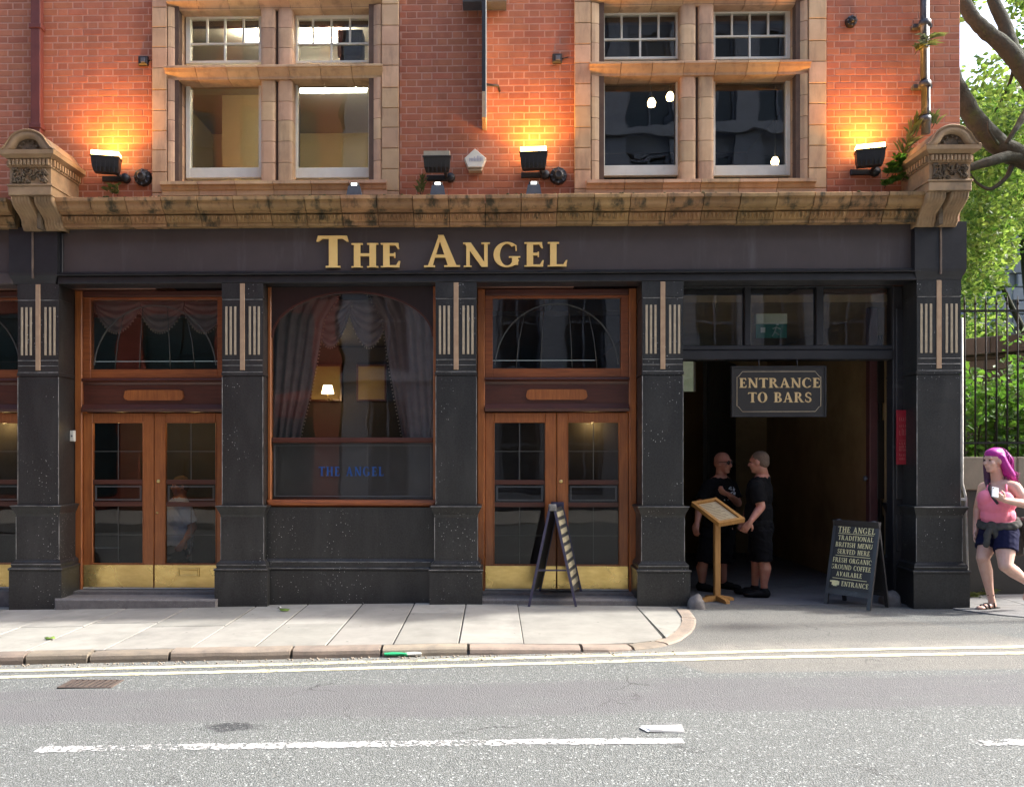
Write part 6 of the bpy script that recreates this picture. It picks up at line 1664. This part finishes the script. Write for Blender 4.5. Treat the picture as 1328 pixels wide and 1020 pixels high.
# ------------------------------------------------------------------ buildings across the street (they show in the glass)
M['oppred'] = pmat('oppred', (.30, .06, .035), (.24, .05, .03), 4, rough=.9)
M['oppstone'] = pmat('oppstone', (.20, .22, .26), (.15, .17, .205), 3, rough=.85)
M['oppglass'] = plain('oppglass', (.03, .045, .055), .08)
M['oppteal'] = plain('oppteal', (.012, .045, .045), .3)
YO = -5.4
def facade(name, lab, x0, x1, hgt, mat, ww, pier, storey, first, band, wmat, framem):
    o = thing(name, lab, 'building', ((x0 + x1) / 2, YO, 0))
    MB().box(x0, x1, YO-6, YO-.35, 0, hgt).build('wall', mat, o)
    n = int((x1 - x0) // (ww + pier)); pw_ = (x1 - x0 - n * ww) / (n + 1)
    for i in range(n + 1): a = x0 + i * (ww + pw_); MB().box(a, a + pw_, YO-.35, YO, 0, hgt, .02).build('pier', mat, o)
    z = first; k = 0
    zs_ = []
    while z < hgt - .8: zs_.append(z); z += storey
    for z in zs_:
        MB().box(x0 - .05, x1 + .05, YO-.02, YO+.15, z - band, z - .02, .03).build('string_course', mat, o)
        for i in range(n):
            a = x0 + pw_ + i * (ww + pw_)
            MB().box(a, a + ww, YO-.34, YO-.2, z + storey - .75, z + storey - band - .005).build('lintel', mat, o)
            f = MB(); rectframe(f, a + .02, a + ww - .02, z + .02, z + storey - .77, .07, YO-.28, YO-.22); f.box(a + ww / 2 - .03, a + ww / 2 + .03, YO-.28, YO-.23, z + .1, z + storey - .84); f.box(a + .09, a + ww - .09, YO-.278, YO-.232, z + (storey - .75) * .5, z + (storey - .75) * .5 + .06)
            w_ = f.build('window', framem, o); MB().box(a + .05, a + ww - .05, YO-.32, YO-.30, z + .05, z + storey - .8).build('pane', wmat, w_)
    MB().box(x0 - .1, x1 + .1, YO-6, YO+.3, hgt, hgt + .35, .08).build('parapet', mat, o)
    under(o)
facade('brick_block', 'red brick block across the street mirrored in the left windows', -34, -4.4, 15.5, M['oppred'], 2.2, .7, 3.0, .4, .25, M['oppteal'], M['oppteal'])
facade('stone_block', 'grey stone building with tall windows across the street mirrored in the glass', -4.3, 30, 14.5, M['oppstone'], 1.15, .75, 3.5, .5, .3, M['oppglass'], M['oppstone'])
# ------------------------------------------------------------------ people
def skinmat(name, c, blush):
    m, t, b = nodes(name)
    n1 = noise(t, pos(t), 14, 4); t.links.new(mixc(t, ramp(t, n1, .35, .7), c, blush), b.inputs['Base Color'])
    b.inputs['Roughness'].default_value = .5; b.inputs['Subsurface Weight'].default_value = .08; b.inputs['Subsurface Radius'].default_value = (.01, .004, .002)
    b.inputs['Subsurface Scale'].default_value = 1.0
    return m
M['skin_pale'] = skinmat('skin_pale', (.68, .45, .36), (.62, .36, .28)); M['skin_ruddy'] = skinmat('skin_ruddy', (.44, .22, .155), (.40, .15, .105))
M['black_tee'] = pmat('black_tee', (.008, .008, .009), (.005, .005, .006), 12, rough=.9, spec=.12); M['black_shorts'] = pmat('black_shorts', (.006, .006, .008), (.004, .004, .005), 12, rough=.9, spec=.12)
M['pink'] = pmat('pink', (.93, .27, .38), (.88, .22, .33), 10, rough=.8); M['navy'] = pmat('navy', (.014, .016, .05), (.01, .011, .036), 10, rough=.85, spec=.12)
M['greyknit'] = pmat('greyknit', (.09, .09, .085), (.065, .065, .062), 25, rough=.95, bmp=.4, bscale=200, spec=.12); M['magenta'] = pmat('magenta', (.52, .02, .33), (.30, .01, .20), 30, stretch=(8, 8, 1), rough=.45)
M['purple'] = pmat('purple', (.06, .01, .07), (.035, .006, .045), 30, stretch=(8, 8, 1), rough=.45); M['shoe'] = pmat('shoe', (.009, .009, .01), (.006, .006, .007), 12, rough=.6, spec=.12)
M['stubble'] = pmat('stubble', (.15, .10, .07), (.10, .068, .048), 60, rough=.9); M['eye'] = plain('eye', (.03, .02, .018), .2); M['phonewhite'] = plain('phonewhite', (.7, .7, .7), .3)
M['jeanstrap'] = plain('jeanstrap', (.03, .028, .035), .8); M['shirtblue'] = pmat('shirtblue', (.55, .66, .90), (.48, .58, .82), 6, rough=.85); M['trouser'] = pmat('trouser', (.03, .03, .035), (.02, .02, .025), 8, rough=.9)
class Body:
    def __init__(s): s.m = MB()
    def ell(s, c, r, X=(1, 0, 0), Z=(0, 0, 1), n=14):
        X = Vector(X).normalized(); Z = Vector(Z); Z = (Z - X * Z.dot(X)).normalized(); Yv = Z.cross(X); c = Vector(c); rings = []
        for j in range(1, n):
            ph = math.pi * j / n - math.pi / 2
            rings.append([c + X * (r[0] * math.cos(ph) * math.cos(t)) + Yv * (r[1] * math.cos(ph) * math.sin(t)) + Z * (r[2] * math.sin(ph)) for t in [2 * math.pi * k / 16 for k in range(16)]])
        s.m.loft(rings); return s
    def cap(s, a, b, ra, rb, flat=False):
        a, b = Vector(a), Vector(b); d = (b - a); L = d.length; d.normalize()
        u = d.cross(Vector((.3, .2, .93))).normalized(); v = d.cross(u); rings = []
        st = [(0, 1)] if flat else [(-math.cos(q), math.sin(q)) for q in (.25, .6, 1.0, 1.3)]
        def ringf(c, r): return [c + (u * math.cos(t) + v * math.sin(t)) * r for t in [2 * math.pi * k / 14 for k in range(14)]]
        if flat: rings = [ringf(a, ra), ringf(a.lerp(b, .5), (ra + rb) / 2), ringf(b, rb)]
        else:
            for q in (.25, .6, 1.0, 1.35): rings.append(ringf(a - d * ra * math.cos(q), ra * math.sin(q)))
            rings.append(ringf(a, ra)); rings.append(ringf(a.lerp(b, .5), (ra + rb) / 2)); rings.append(ringf(b, rb))
            for q in (1.35, 1.0, .6, .25): rings.append(ringf(b + d * rb * math.cos(q), rb * math.sin(q)))
        s.m.loft(rings); return s
    def chain(s, pts, rs):
        for (a, b, ra, rb) in zip(pts, pts[1:], rs, rs[1:]): s.cap(a, b, ra, rb)
        return s
    wr = 0
    def mesh(s, name, mat, voxel=.007, smooth=3, fac=.5):
        o = bpy.data.objects.new('tmp', s.m.mesh('tmp')); col.objects.link(o)
        r = o.modifiers.new('r', 'REMESH'); r.mode = 'VOXEL'; r.voxel_size = voxel; r.use_smooth_shade = True
        if smooth: q = o.modifiers.new('q', 'SMOOTH'); q.iterations = smooth; q.factor = fac
        dg = bpy.context.evaluated_depsgraph_get(); dg.update()
        me = bpy.data.meshes.new_from_object(o.evaluated_get(dg)); me.name = name
        bpy.data.objects.remove(o)
        if s.wr:
            nv = len(me.vertices); co = [0.0] * (3 * nv); nn = [0.0] * (3 * nv)
            me.vertices.foreach_get('co', co); me.vertices.foreach_get('normal', nn)
            for i_ in range(0, 3 * nv, 3):
                x_, y_, z_ = co[i_:i_ + 3]; k_ = 1 - abs(mnoise.noise((x_ * 7 + z_ * 5, y_ * 7, z_ * 13))) * 2.2
                k_ = s.wr * (k_ * .6 + mnoise.noise((x_ * 22, y_ * 22, z_ * 30 + x_ * 12)) * .6)
                for a_ in range(3): co[i_ + a_] += nn[i_ + a_] * k_
            me.vertices.foreach_set('co', co); me.update()
        me.materials.clear(); me.materials.append(mat)
        me.polygons.foreach_set('use_smooth', [True] * len(me.polygons)); return me
    def put(s, name, mat, parent, voxel=.007, smooth=3): return link(name, s.mesh(name, mat, voxel, smooth), parent)
def unit(v): return Vector(v).normalized()
def head(b, c, fwd, s=1.0, up=(0, 0, 1)):
    c = Vector(c); f = unit(fwd); up = unit(up); l = up.cross(f)
    b.ell(c + up * .025 * s - f * .012 * s, (.098 * s, .078 * s, .098 * s), f, up)
    b.ell(c - up * .035 * s + f * .022 * s, (.072 * s, .062 * s, .085 * s), f, up)
    b.ell(c - up * .098 * s + f * .055 * s, (.028 * s, .032 * s, .022 * s), f, up)
    b.cap(c + f * .088 * s + up * .012 * s, c + f * .108 * s - up * .030 * s, .010 * s, .016 * s)
    b.cap(c + f * .078 * s + up * .028 * s + l * .035 * s, c + f * .078 * s + up * .028 * s - l * .035 * s, .014 * s, .014 * s)
    b.cap(c + f * .084 * s - up * .066 * s + l * .018 * s, c + f * .084 * s - up * .066 * s - l * .018 * s, .009 * s, .009 * s)
    for q in (1, -1):
        b.ell(c + l * .078 * s * q - f * .005 * s - up * .008 * s, (.022 * s, .010 * s, .032 * s), f, up)
        b.ell(c + l * .040 * s * q + f * .060 * s - up * .025 * s, (.028 * s, .024 * s, .026 * s), f, up)
    return f, l, up
def eyes(parent, c, fwd, s=1.0):
    c = Vector(c); f = unit(fwd); up = Vector((0, 0, 1)); l = up.cross(f)
    for q in (1, -1):
        m = MB(); m.lathe([(.001, -.008), (.008, -.005), (.010, 0), (.008, .005), (.001, .008)], c + f * .083 * s + l * .031 * s * q + up * .006 * s, 8); m.build('eye', M['eye'], parent)
def hand(b, wrist, d, nrm, s=1.0, curl=.5, thumb=1):
    """d: direction of the fingers; nrm: away from the palm (back of hand); four unequal fingers and a thumb at the side"""
    w_ = Vector(wrist); d = unit(d); nrm = Vector(nrm); nrm = (nrm - d * nrm.dot(d)).normalized(); sd_ = d.cross(nrm)
    b.ell(w_ + d * .05 * s, (.055 * s, .040 * s, .018 * s), d, nrm); b.cap(w_ - d * .02 * s, w_ + d * .03 * s, .026 * s, .027 * s)
    for k, L in enumerate((.070, .080, .074, .058)):
        o_ = sd_ * (.030 - .020 * k) * s; k0 = w_ + d * .088 * s + o_
        d1 = (d * math.cos(curl) - nrm * math.sin(curl)); d2 = (d * math.cos(curl * 2.1) - nrm * math.sin(curl * 2.1))
        b.cap(w_ + d * .06 * s + o_ * .9, k0, .0105 * s, .0098 * s); k1 = k0 + d1 * L * .5 * s; b.cap(k0, k1, .0098 * s, .009 * s); b.cap(k1, k1 + d2 * L * .5 * s, .009 * s, .0075 * s)
    t0 = w_ + d * .02 * s + sd_ * .028 * s * thumb; t1 = t0 + (d * .6 + sd_ * thumb * .7 - nrm * .4).normalized() * .042 * s; t2 = t1 + (d * .9 + sd_ * thumb * .15 - nrm * .4).normalized() * .032 * s
    b.cap(t0, t1, .014 * s, .011 * s); b.cap(t1, t2, .011 * s, .009 * s)

# ---- woman with magenta hair walking past the corner
W_ = lambda px, py, Y: P(px, py, Y)
fw = unit((-.80, -.60, 0)); lf = Vector((0, 0, 1)).cross(fw)
wo = thing('person', 'woman in pink vest and navy shorts with long magenta hair walking with a phone', 'person', G(1285, 785))
hc = W_(1288.5, 597, 9.05); hf = unit((-.93, -.30, -.03))
b = Body(); head(b, hc, hf, 1.0)
sh_l, sh_r = W_(1316, 632, 8.95), W_(1276, 632, 9.20); nk = W_(1294, 622, 9.09); ch = W_(1295, 645, 9.08)
b.cap(hc - Vector((0, 0, .07)) - hf * .02, nk + Vector((0, 0, -.02)), .052, .060)
b.chain([sh_r, W_(1296, 629, 9.08), sh_l], [.058, .075, .062])
b.ell(ch, (.125, .165, .16), fw); b.ell(W_(1294, 665, 9.08), (.125, .155, .12), fw); b.ell(W_(1295, 688, 9.08), (.15, .18, .13), fw)
bust = [W_(1278, 646, 9.02), W_(1301, 648, 8.90)]
for q in bust: b.ell(q - fw * .025, (.078, .080, .080), fw)
belly = W_(1290, 667, 9.03); b.ell(belly, (.085, .125, .10), fw)
hipR, hipL = W_(1285, 694, 9.16), W_(1304, 696, 8.98)
knR, anR = W_(1274.5, 723, 9.06), W_(1284.5, 771, 9.10); knL, anL = W_(1304, 733, 8.84), W_(1336, 757, 8.98)
b.chain([hipR, hipR.lerp(knR, .5), knR], [.098, .088, .064]); b.chain([knR, knR.lerp(anR, .35) - fw * .015, knR.lerp(anR, .8), anR], [.062, .062, .042, .036])
b.chain([hipL, hipL.lerp(knL, .5), knL], [.10, .092, .066]); b.chain([knL, knL.lerp(anL, .35), knL.lerp(anL, .8), anL], [.064, .064, .042, .036])
gz = .0
tdir = unit((-.85, -.35, 0)); heel = Vector((anR.x + .03, anR.y + .01, .035)); b.cap(anR, heel, .036, .034); b.cap(heel, heel + tdir * .13 + Vector((0, 0, -.008)), .034, .030); b.ell(heel + tdir * .17 + Vector((0, 0, -.012)), (.05, .040, .018), tdir)
t2 = unit((-.35, -.05, -.9)); b.cap(anL, anL + unit((.6, .2, -.3)) * .04, .036, .032); b.cap(anL, anL + t2 * .16, .034, .022)
elL, wrL = W_(1333, 654, 8.86), W_(1302, 648, 8.80)
b.chain([sh_l, sh_l.lerp(elL, .5), elL], [.062, .056, .046]); b.chain([elL, elL.lerp(wrL, .4), wrL], [.046, .043, .028])
elR, wrR = W_(1268, 660, 9.27), W_(1265, 688, 9.18)
b.chain([sh_r, sh_r.lerp(elR, .5), elR], [.056, .05, .042]); b.chain([elR, elR.lerp(wrR, .5), wrR], [.042, .036, .026])
hand(b, wrL, W_(1287, 638, 8.78) - wrL, (0, -.9, -.4), .95, .75, 1); hand(b, wrR, (-.05, -.05, -1), (-.6, .8, 0), .95, .35, -1)
b.put('body', M['skin_pale'], wo, .0065, 3); eyes(wo, hc, hf)
b = Body(); b.ell(W_(1295, 652, 9.08), (.136, .170, .12), fw); b.ell(W_(1294, 668, 9.08), (.138, .168, .12), fw); b.ell(belly + fw * .004, (.094, .135, .11), fw)
for q in bust: b.ell(q - fw * .022, (.087, .090, .090), fw)
b.ell(W_(1289, 655, 9.02), (.11, .155, .10), fw)
b.ell(W_(1294.5, 680, 9.08), (.150, .182, .08), fw); b.wr = 0.0035; b.put('vest', M['pink'], wo, .007, 14)
m = MB(); m.tube([bust[0] + Vector((0, -.02, .07)), W_(1281, 630, 9.05), W_(1285, 624, 9.14)], .011, 6); m.tube([bust[1] + Vector((.02, -.02, .075)), W_(1305, 630, 8.94), W_(1306, 623, 9.06)], .011, 6); m.build('strap', M['pink'], wo)
b = Body(); b.ell(W_(1295, 690, 9.08), (.162, .194, .12), fw)
for h_, k_, t in ((hipR, knR, .58), (hipL, knL, .50)): b.cap(h_ + Vector((0, 0, .03)), h_.lerp(k_, t), .118, .112, True)
b.wr = 0.006; b.put('shorts', M['navy'], wo, .007, 2)
b = Body()     # grey jumper knotted round the waist
wc = W_(1295, 675, 9.08); pts = []
for k in range(17):
    t = 2 * math.pi * k / 16; pts.append(wc + fw * .150 * math.cos(t) + lf * .178 * math.sin(t) + Vector((0, 0, .03 * -math.cos(t) - .005)))
b.chain(pts, [.020] * 17); b.chain([q + Vector((0, 0, -.03)) + (q - wc) * .06 for q in pts], [.024] * 17)
kn = wc + fw * .165 + Vector((0, 0, -.035)); b.ell(kn, (.035, .045, .035), fw)
b.chain([kn, kn + Vector((-.05, -.02, -.10)), kn + Vector((-.06, -.02, -.20))], [.028, .032, .030]); b.chain([kn, kn + Vector((.04, -.03, -.10)), kn + Vector((.09, -.02, -.24))], [.028, .034, .030])
bk = wc - fw * .15 + lf * .05
for q in (-.12, -.04, .05, .13): b.chain([bk + lf * q, bk + lf * q * 1.2 - fw * .05 + Vector((0, 0, -.14)), bk + lf * q * 1.3 - fw * .06 + Vector((0, 0, -.33))], [.045, .05, .04])
b.wr = 0.007; b.put('jumper', M['greyknit'], wo, .008, 4)
b = Body(); up = Vector((0, 0, 1)); hl = up.cross(hf)
b.ell(hc + up * .040 - hf * .035, (.100, .090, .098), hf); b.ell(hc + up * .068 - hf * .0, (.088, .080, .062), hf)
b.chain([hc - hf * .075 + up * .04, hc - hf * .11 - up * .04 + hl * .03, hc - hf * .13 - up * .12 + hl * .05, hc - hf * .19 - up * .19 + hl * .06], [.075, .07, .058, .02])
b.chain([hc - hf * .03 + hl * .075 + up * .03, hc - hf * .07 + hl * .085 - up * .06, hc - hf * .14 + hl * .09 - up * .15, hc - hf * .20 + hl * .07 - up * .20], [.035, .04, .035, .015])
b.put('hair', M['magenta'], wo, .007, 3)
m = MB(); rs = random.Random(77)
for k in range(170):
    a = rs.uniform(-.95, 2.7); el_ = rs.uniform(.15, 1.2)
    st_ = hc + up * (.04 + .10 * math.sin(el_)) - hf * (.03 + .09 * math.cos(el_) * math.cos(a - 1.57) * .9) + hl * (.088 * math.cos(el_) * math.sin(a - .2) )
    e1_ = hc - hf * rs.uniform(.08, .15) + hl * rs.uniform(-.02, .11) - up * rs.uniform(.03, .08)
    e2_ = hc - hf * rs.uniform(.10, .24) + hl * rs.uniform(.0, .12) - up * rs.uniform(.14, .25)
    md = st_.lerp(e1_, .5) + (st_.lerp(e1_, .5) - hc).normalized() * .028
    m.tube([st_, md, e1_, e2_], [.0035, .0055, .0045, .001], 4)
tag(m.build('hair_strands', M['magenta'], wo), kind='stuff')
b = Body(); b.chain([hc + hf * .01 - hl * .075 + up * .04, hc + hf * .0 - hl * .085 - up * .06, W_(1281, 622, 9.15), W_(1282, 636, 9.06)], [.03, .034, .036, .016]); b.put('hair_strand', M['purple'], wo, .007, 2)
m = MB(); m.tube([W_(1281, 624, 9.13), W_(1283, 634, 9.0), W_(1287, 644, 8.92), W_(1294, 653, 8.86)], .013, 6); m.build('bag_strap', M['jeanstrap'], wo)
m = MB(); sc_ = heel + tdir * .07; m.box(-.055, .16, -.042, .042, -.034, -.018); m.xform(Matrix.Translation(heel + Vector((0, 0, .0))) @ Matrix.Rotation(math.atan2(tdir.y, tdir.x), 4, 'Z')); m.build('sandal_sole', M['shoe'], wo)
m = MB(); ls = up.cross(tdir)
for a, h_ in ((.02, .045), (.09, .028), (.14, .014)):
    c0 = heel + tdir * a; m.tube([c0 + ls * .042 + up * -.025, c0 + ls * .03 + up * h_ * .7, c0 + up * h_, c0 - ls * .03 + up * h_ * .7, c0 - ls * .042 - up * .025], .007, 5)
m.tube([anR + tdir * .036 + up * .0, anR + ls * .037, anR - tdir * .034, anR - ls * .037, anR + tdir * .036], .007, 5); m.build('sandal_strap', M['shoe'], wo)
under(wo)
ph = thing('phone', 'white phone in the hand of the woman with magenta hair', 'phone', W_(1291, 640, 8.75))
c_ = W_(1290.5, 638, 8.755); m = MB(); m.box(-.033, .033, -.005, .005, -.055, .055, .003); m.xform(Matrix.Translation(c_) @ Matrix.Rotation(R(-22), 4, 'X') @ Matrix.Rotation(R(14), 4, 'Y')); m.build('case', M['phonewhite'], ph)
m = MB(); m.lathe([(.0005, -.0062), (.006, -.006), (.006, -.005)], (-.018, 0, .04), 8, 'y'); m.xform(Matrix.Translation(c_) @ Matrix.Rotation(R(-22), 4, 'X') @ Matrix.Rotation(R(14), 4, 'Y')); m.build('camera_lens', M['eye'], ph); under(ph)

# ---- the two men talking in the passage
def man(label, fw, hf, hc, J, skin, seed, print_=False, glasses=False, tee='black_tee', bottoms='black_shorts', hs=1.02, hair='stubble'):
    fw, hf = unit(fw), unit(hf); up = Vector((0, 0, 1)); lf = up.cross(fw)
    o = thing('person', label, 'person', (J['pel'].x, J['pel'].y, .004))
    b = Body(); head(b, hc, hf, hs); nk = J['nk']
    b.cap(hc - up * .06 - hf * .025, nk, .062, .068)
    b.chain([J['shr'], nk - up * .03, J['shl']], [.072, .085, .072]); b.ell(J['ch'], (.13, .19, .20), fw); b.ell(J['bel'], (.14, .175, .16), fw); b.ell(J['pel'], (.13, .18, .13), fw)
    for s_ in 'rl':
        hip, kn, an = J['hip' + s_], J['kn' + s_], J['an' + s_]; td = J.get('toe' + s_, fw)
        b.chain([hip, hip.lerp(kn, .5), kn], [.095, .085, .062]); b.chain([kn, kn.lerp(an, .32) - fw * .018, kn.lerp(an, .8), an], [.058, .066, .042, .038])
        b.cap(an, Vector((an.x, an.y, .05)), .038, .038); b.cap(Vector((an.x, an.y, .045)), Vector((an.x, an.y, .04)) + td * .15, .038, .03)
        s0, e_, w_ = J['sh' + s_], J['el' + s_], J['wr' + s_]
        b.chain([s0, s0.lerp(e_, .5), e_], [.066, .058, .047]); b.chain([e_, e_.lerp(w_, .35), w_], [.047, .045, .029])
        hd = J.get('hd' + s_, unit(w_ - e_)); hand(b, w_, hd, J.get('hn' + s_, lf if s_ == 'l' else -lf), 1.05, .55, 1 if s_ == 'r' else -1)
    b.put('body', skin, o, .0075, 3); eyes(o, hc, hf)
    b = Body(); b.chain([J['shr'] - up * .008, nk - up * .045, J['shl'] - up * .008], [.085, .088, .085]); b.ell(J['ch'], (.146, .206, .215), fw); b.ell(J['bel'], (.158, .194, .19), fw); b.ell(J['bel'] - up * .12, (.155, .198, .10), fw)
    for s_ in 'rl': b.cap(J['sh' + s_], J['sh' + s_].lerp(J['el' + s_], .78), .088, .080, True)
    b.wr = 0.007; b.put('t_shirt', M[tee], o, .008, 3)
    b = Body(); b.ell(J['pel'], (.148, .196, .14), fw)
    for s_ in 'rl': b.cap(J['hip' + s_] + up * .03, J['kn' + s_] - up * .03, .122, .098, True)
    b.wr = 0.009; b.put('shorts', M[bottoms], o, .008, 2)
    for s_ in 'rl':
        an = J['an' + s_]; td = J.get('toe' + s_, fw); b = Body(); b.cap(Vector((an.x, an.y, .085)), Vector((an.x, an.y, .05)), .050, .05); b.cap(Vector((an.x, an.y, .05)) - td * .02, Vector((an.x, an.y, .042)) + td * .10, .052, .048); b.ell(Vector((an.x, an.y, .04)) + td * .16, (.075, .052, .036), td); b.put('shoe', M['shoe'], o, .007, 2)
    b = Body(); b.ell(hc + up * .036 - hf * .018, (.101, .081, .092), hf); b.ell(hc + up * .0 - hf * .05, (.068, .074, .075), hf); b.put('cropped_hair', M[hair], o, .007, 2)
    hl = up.cross(hf)
    if glasses:
        m = MB()
        for q in (1, -1): m.xform(Matrix.Identity(4)); m.lathe([(.0005, -.004), (.024, -.003), (.026, .003), (.0005, .004)], (0, 0, 0), 12, 'x'); st = len(m.v) - 4 * 12; m.xform(Matrix.Translation(hc + hf * .100 + hl * .033 * q + up * .008) @ Matrix(((hf.x, hl.x, 0), (hf.y, hl.y, 0), (0, 0, 1))).to_4x4(), st)
        m.tube([hc + hf * .100 - hl * .055 + up * .015, hc + hl * -.085 + up * .012], .004, 5); m.tube([hc + hf * .100 + hl * .055 + up * .015, hc + hl * .085 + up * .012], .004, 5); m.build('sunglasses', M['eye'], o)
    if print_:
        m = MB(); rs = random.Random(seed)
        for k in range(16):
            u, v = rs.uniform(-.12, .12), rs.uniform(-.05, .10); base = J['ch'] + lf * u + up * v
            d_ = math.sqrt(max(.01, 1 - (u / .206) ** 2 - (v / .215) ** 2)) * .146 + .004; c0 = base + fw * d_; w_, h_ = rs.uniform(.012, .035), rs.uniform(.008, .018)
            m.add([c0 - lf * w_, c0 + lf * w_ * .6 - up * h_, c0 + lf * w_ + up * h_ * .5, c0 + up * h_], [(0, 1, 2, 3)])
        tag(m.build('shirt_print', plain('shirtprint', (.5, .55, .6), .8), o), kind='stuff')
    under(o); return o
Q = lambda px, py, Y: P(px, py, Y)
f1 = unit((-.86, .45, 0)); l1 = Vector((0, 0, 1)).cross(f1)
c1 = Q(985, 640, 9.78)
J1 = dict(nk=Q(989, 617, 9.80), ch=Q(985, 640, 9.80), bel=Q(984, 664, 9.80), pel=Q(986, 684, 9.80), shl=Q(985, 630, 9.80) + l1 * .19, shr=Q(985, 630, 9.80) - l1 * .19,
          ell=Q(987, 657, 9.58), wrl=Q(973, 676, 9.52), elr=Q(972, 656, 9.98), wrr=Q(966, 672, 10.0),
          hipl=Q(989, 690, 9.80) + l1 * .09, hipr=Q(984, 690, 9.80) - l1 * .09, knl=Q(990, 724, 9.70), knr=Q(980, 724, 9.86), anl=Q(991, 763, 9.74), anr=Q(979, 758, 9.93),
          toel=unit((-.95, .1, 0)), toer=unit((-.9, .2, 0)), hdl=unit((-.5, .2, -.8)))
man('stocky man with cropped hair in black t-shirt and shorts seen from behind in the passage', f1, (-.80, .58, -.05), Q(984, 599, 9.76), J1, M['skin_ruddy'], 1)
f2 = unit((.70, -.70, 0)); l2 = Vector((0, 0, 1)).cross(f2)
J2 = dict(nk=Q(935, 619, 10.28), ch=Q(934, 642, 10.28), bel=Q(933, 664, 10.28), pel=Q(931, 684, 10.28), shl=Q(934, 629, 10.28) + l2 * .20, shr=Q(932, 629, 10.28) - l2 * .20,
          elr=Q(908, 654, 10.10), wrr=Q(904, 677, 10.02), ell=Q(957, 652, 10.36), wrl=Q(945, 641, 10.02),
          hipl=Q(936, 690, 10.28) + l2 * .09, hipr=Q(928, 690, 10.28) - l2 * .09, knl=Q(937, 727, 10.30), knr=Q(913, 726, 10.16), anl=Q(938, 758, 10.40), anr=Q(910, 758, 10.22), hdl=unit((-.7, -.4, .25)), hnl=(0.2, -.3, -1))
man('bald man in sunglasses and printed black t-shirt facing out of the passage', f2, (.62, -.78, -.05), Q(938, 600, 10.24), J2, M['skin_ruddy'], 2, True, True, hair='skin_ruddy')

# ---- someone sitting just inside the left pair of doors
f3 = unit((-.8, -.6, 0)); l3 = Vector((0, 0, 1)).cross(f3); Y3 = 10.12
J3 = dict(nk=Q(233, 645, Y3), ch=Q(232, 668, Y3), bel=Q(232, 692, Y3), pel=Q(232, 712, Y3), shl=Q(232, 655, Y3) + l3 * .16, shr=Q(232, 655, Y3) - l3 * .16, ell=Q(250, 684, Y3 - .08), wrl=Q(240, 700, Y3 - .2), elr=Q(214, 686, Y3 + .1), wrr=Q(212, 704, Y3 - .05),
          hipl=Q(234, 716, Y3) + l3 * .08, hipr=Q(230, 716, Y3) - l3 * .08, knl=Q(206, 722, Y3 - .22), knr=Q(196, 722, Y3 - .06), anl=Q(208, 762, Y3 - .16), anr=Q(198, 762, Y3))
man('person in pale blue shirt sitting behind the glass of the left pair of doors', f3, (-.7, -.7, 0), Q(233, 630, Y3 - .02), J3, M['skin_ruddy'], 5, tee='shirtblue', bottoms='trouser', hs=.92)
st = thing('stool', 'low dark stool under the person behind the left doors', 'stool', (J3['pel'].x, Y3 + .05, .02))
zt3 = J3['pel'].z - .15
m = MB(); m.lathe([(.17, zt3 - .05), (.18, zt3 - .03), (.17, zt3)], (J3['pel'].x, Y3 + .02, 0), 16); m.build('seat', M['wood_black'], st)
for a_ in range(4):
    c_ = math.radians(45 + 90 * a_); m = MB(); m.tube([(J3['pel'].x + .12 * math.cos(c_), Y3 + .02 + .12 * math.sin(c_), zt3 - .05), (J3['pel'].x + .17 * math.cos(c_), Y3 + .02 + .17 * math.sin(c_), .02)], .016, 6); m.build('leg', M['wood_black'], st)
under(st)
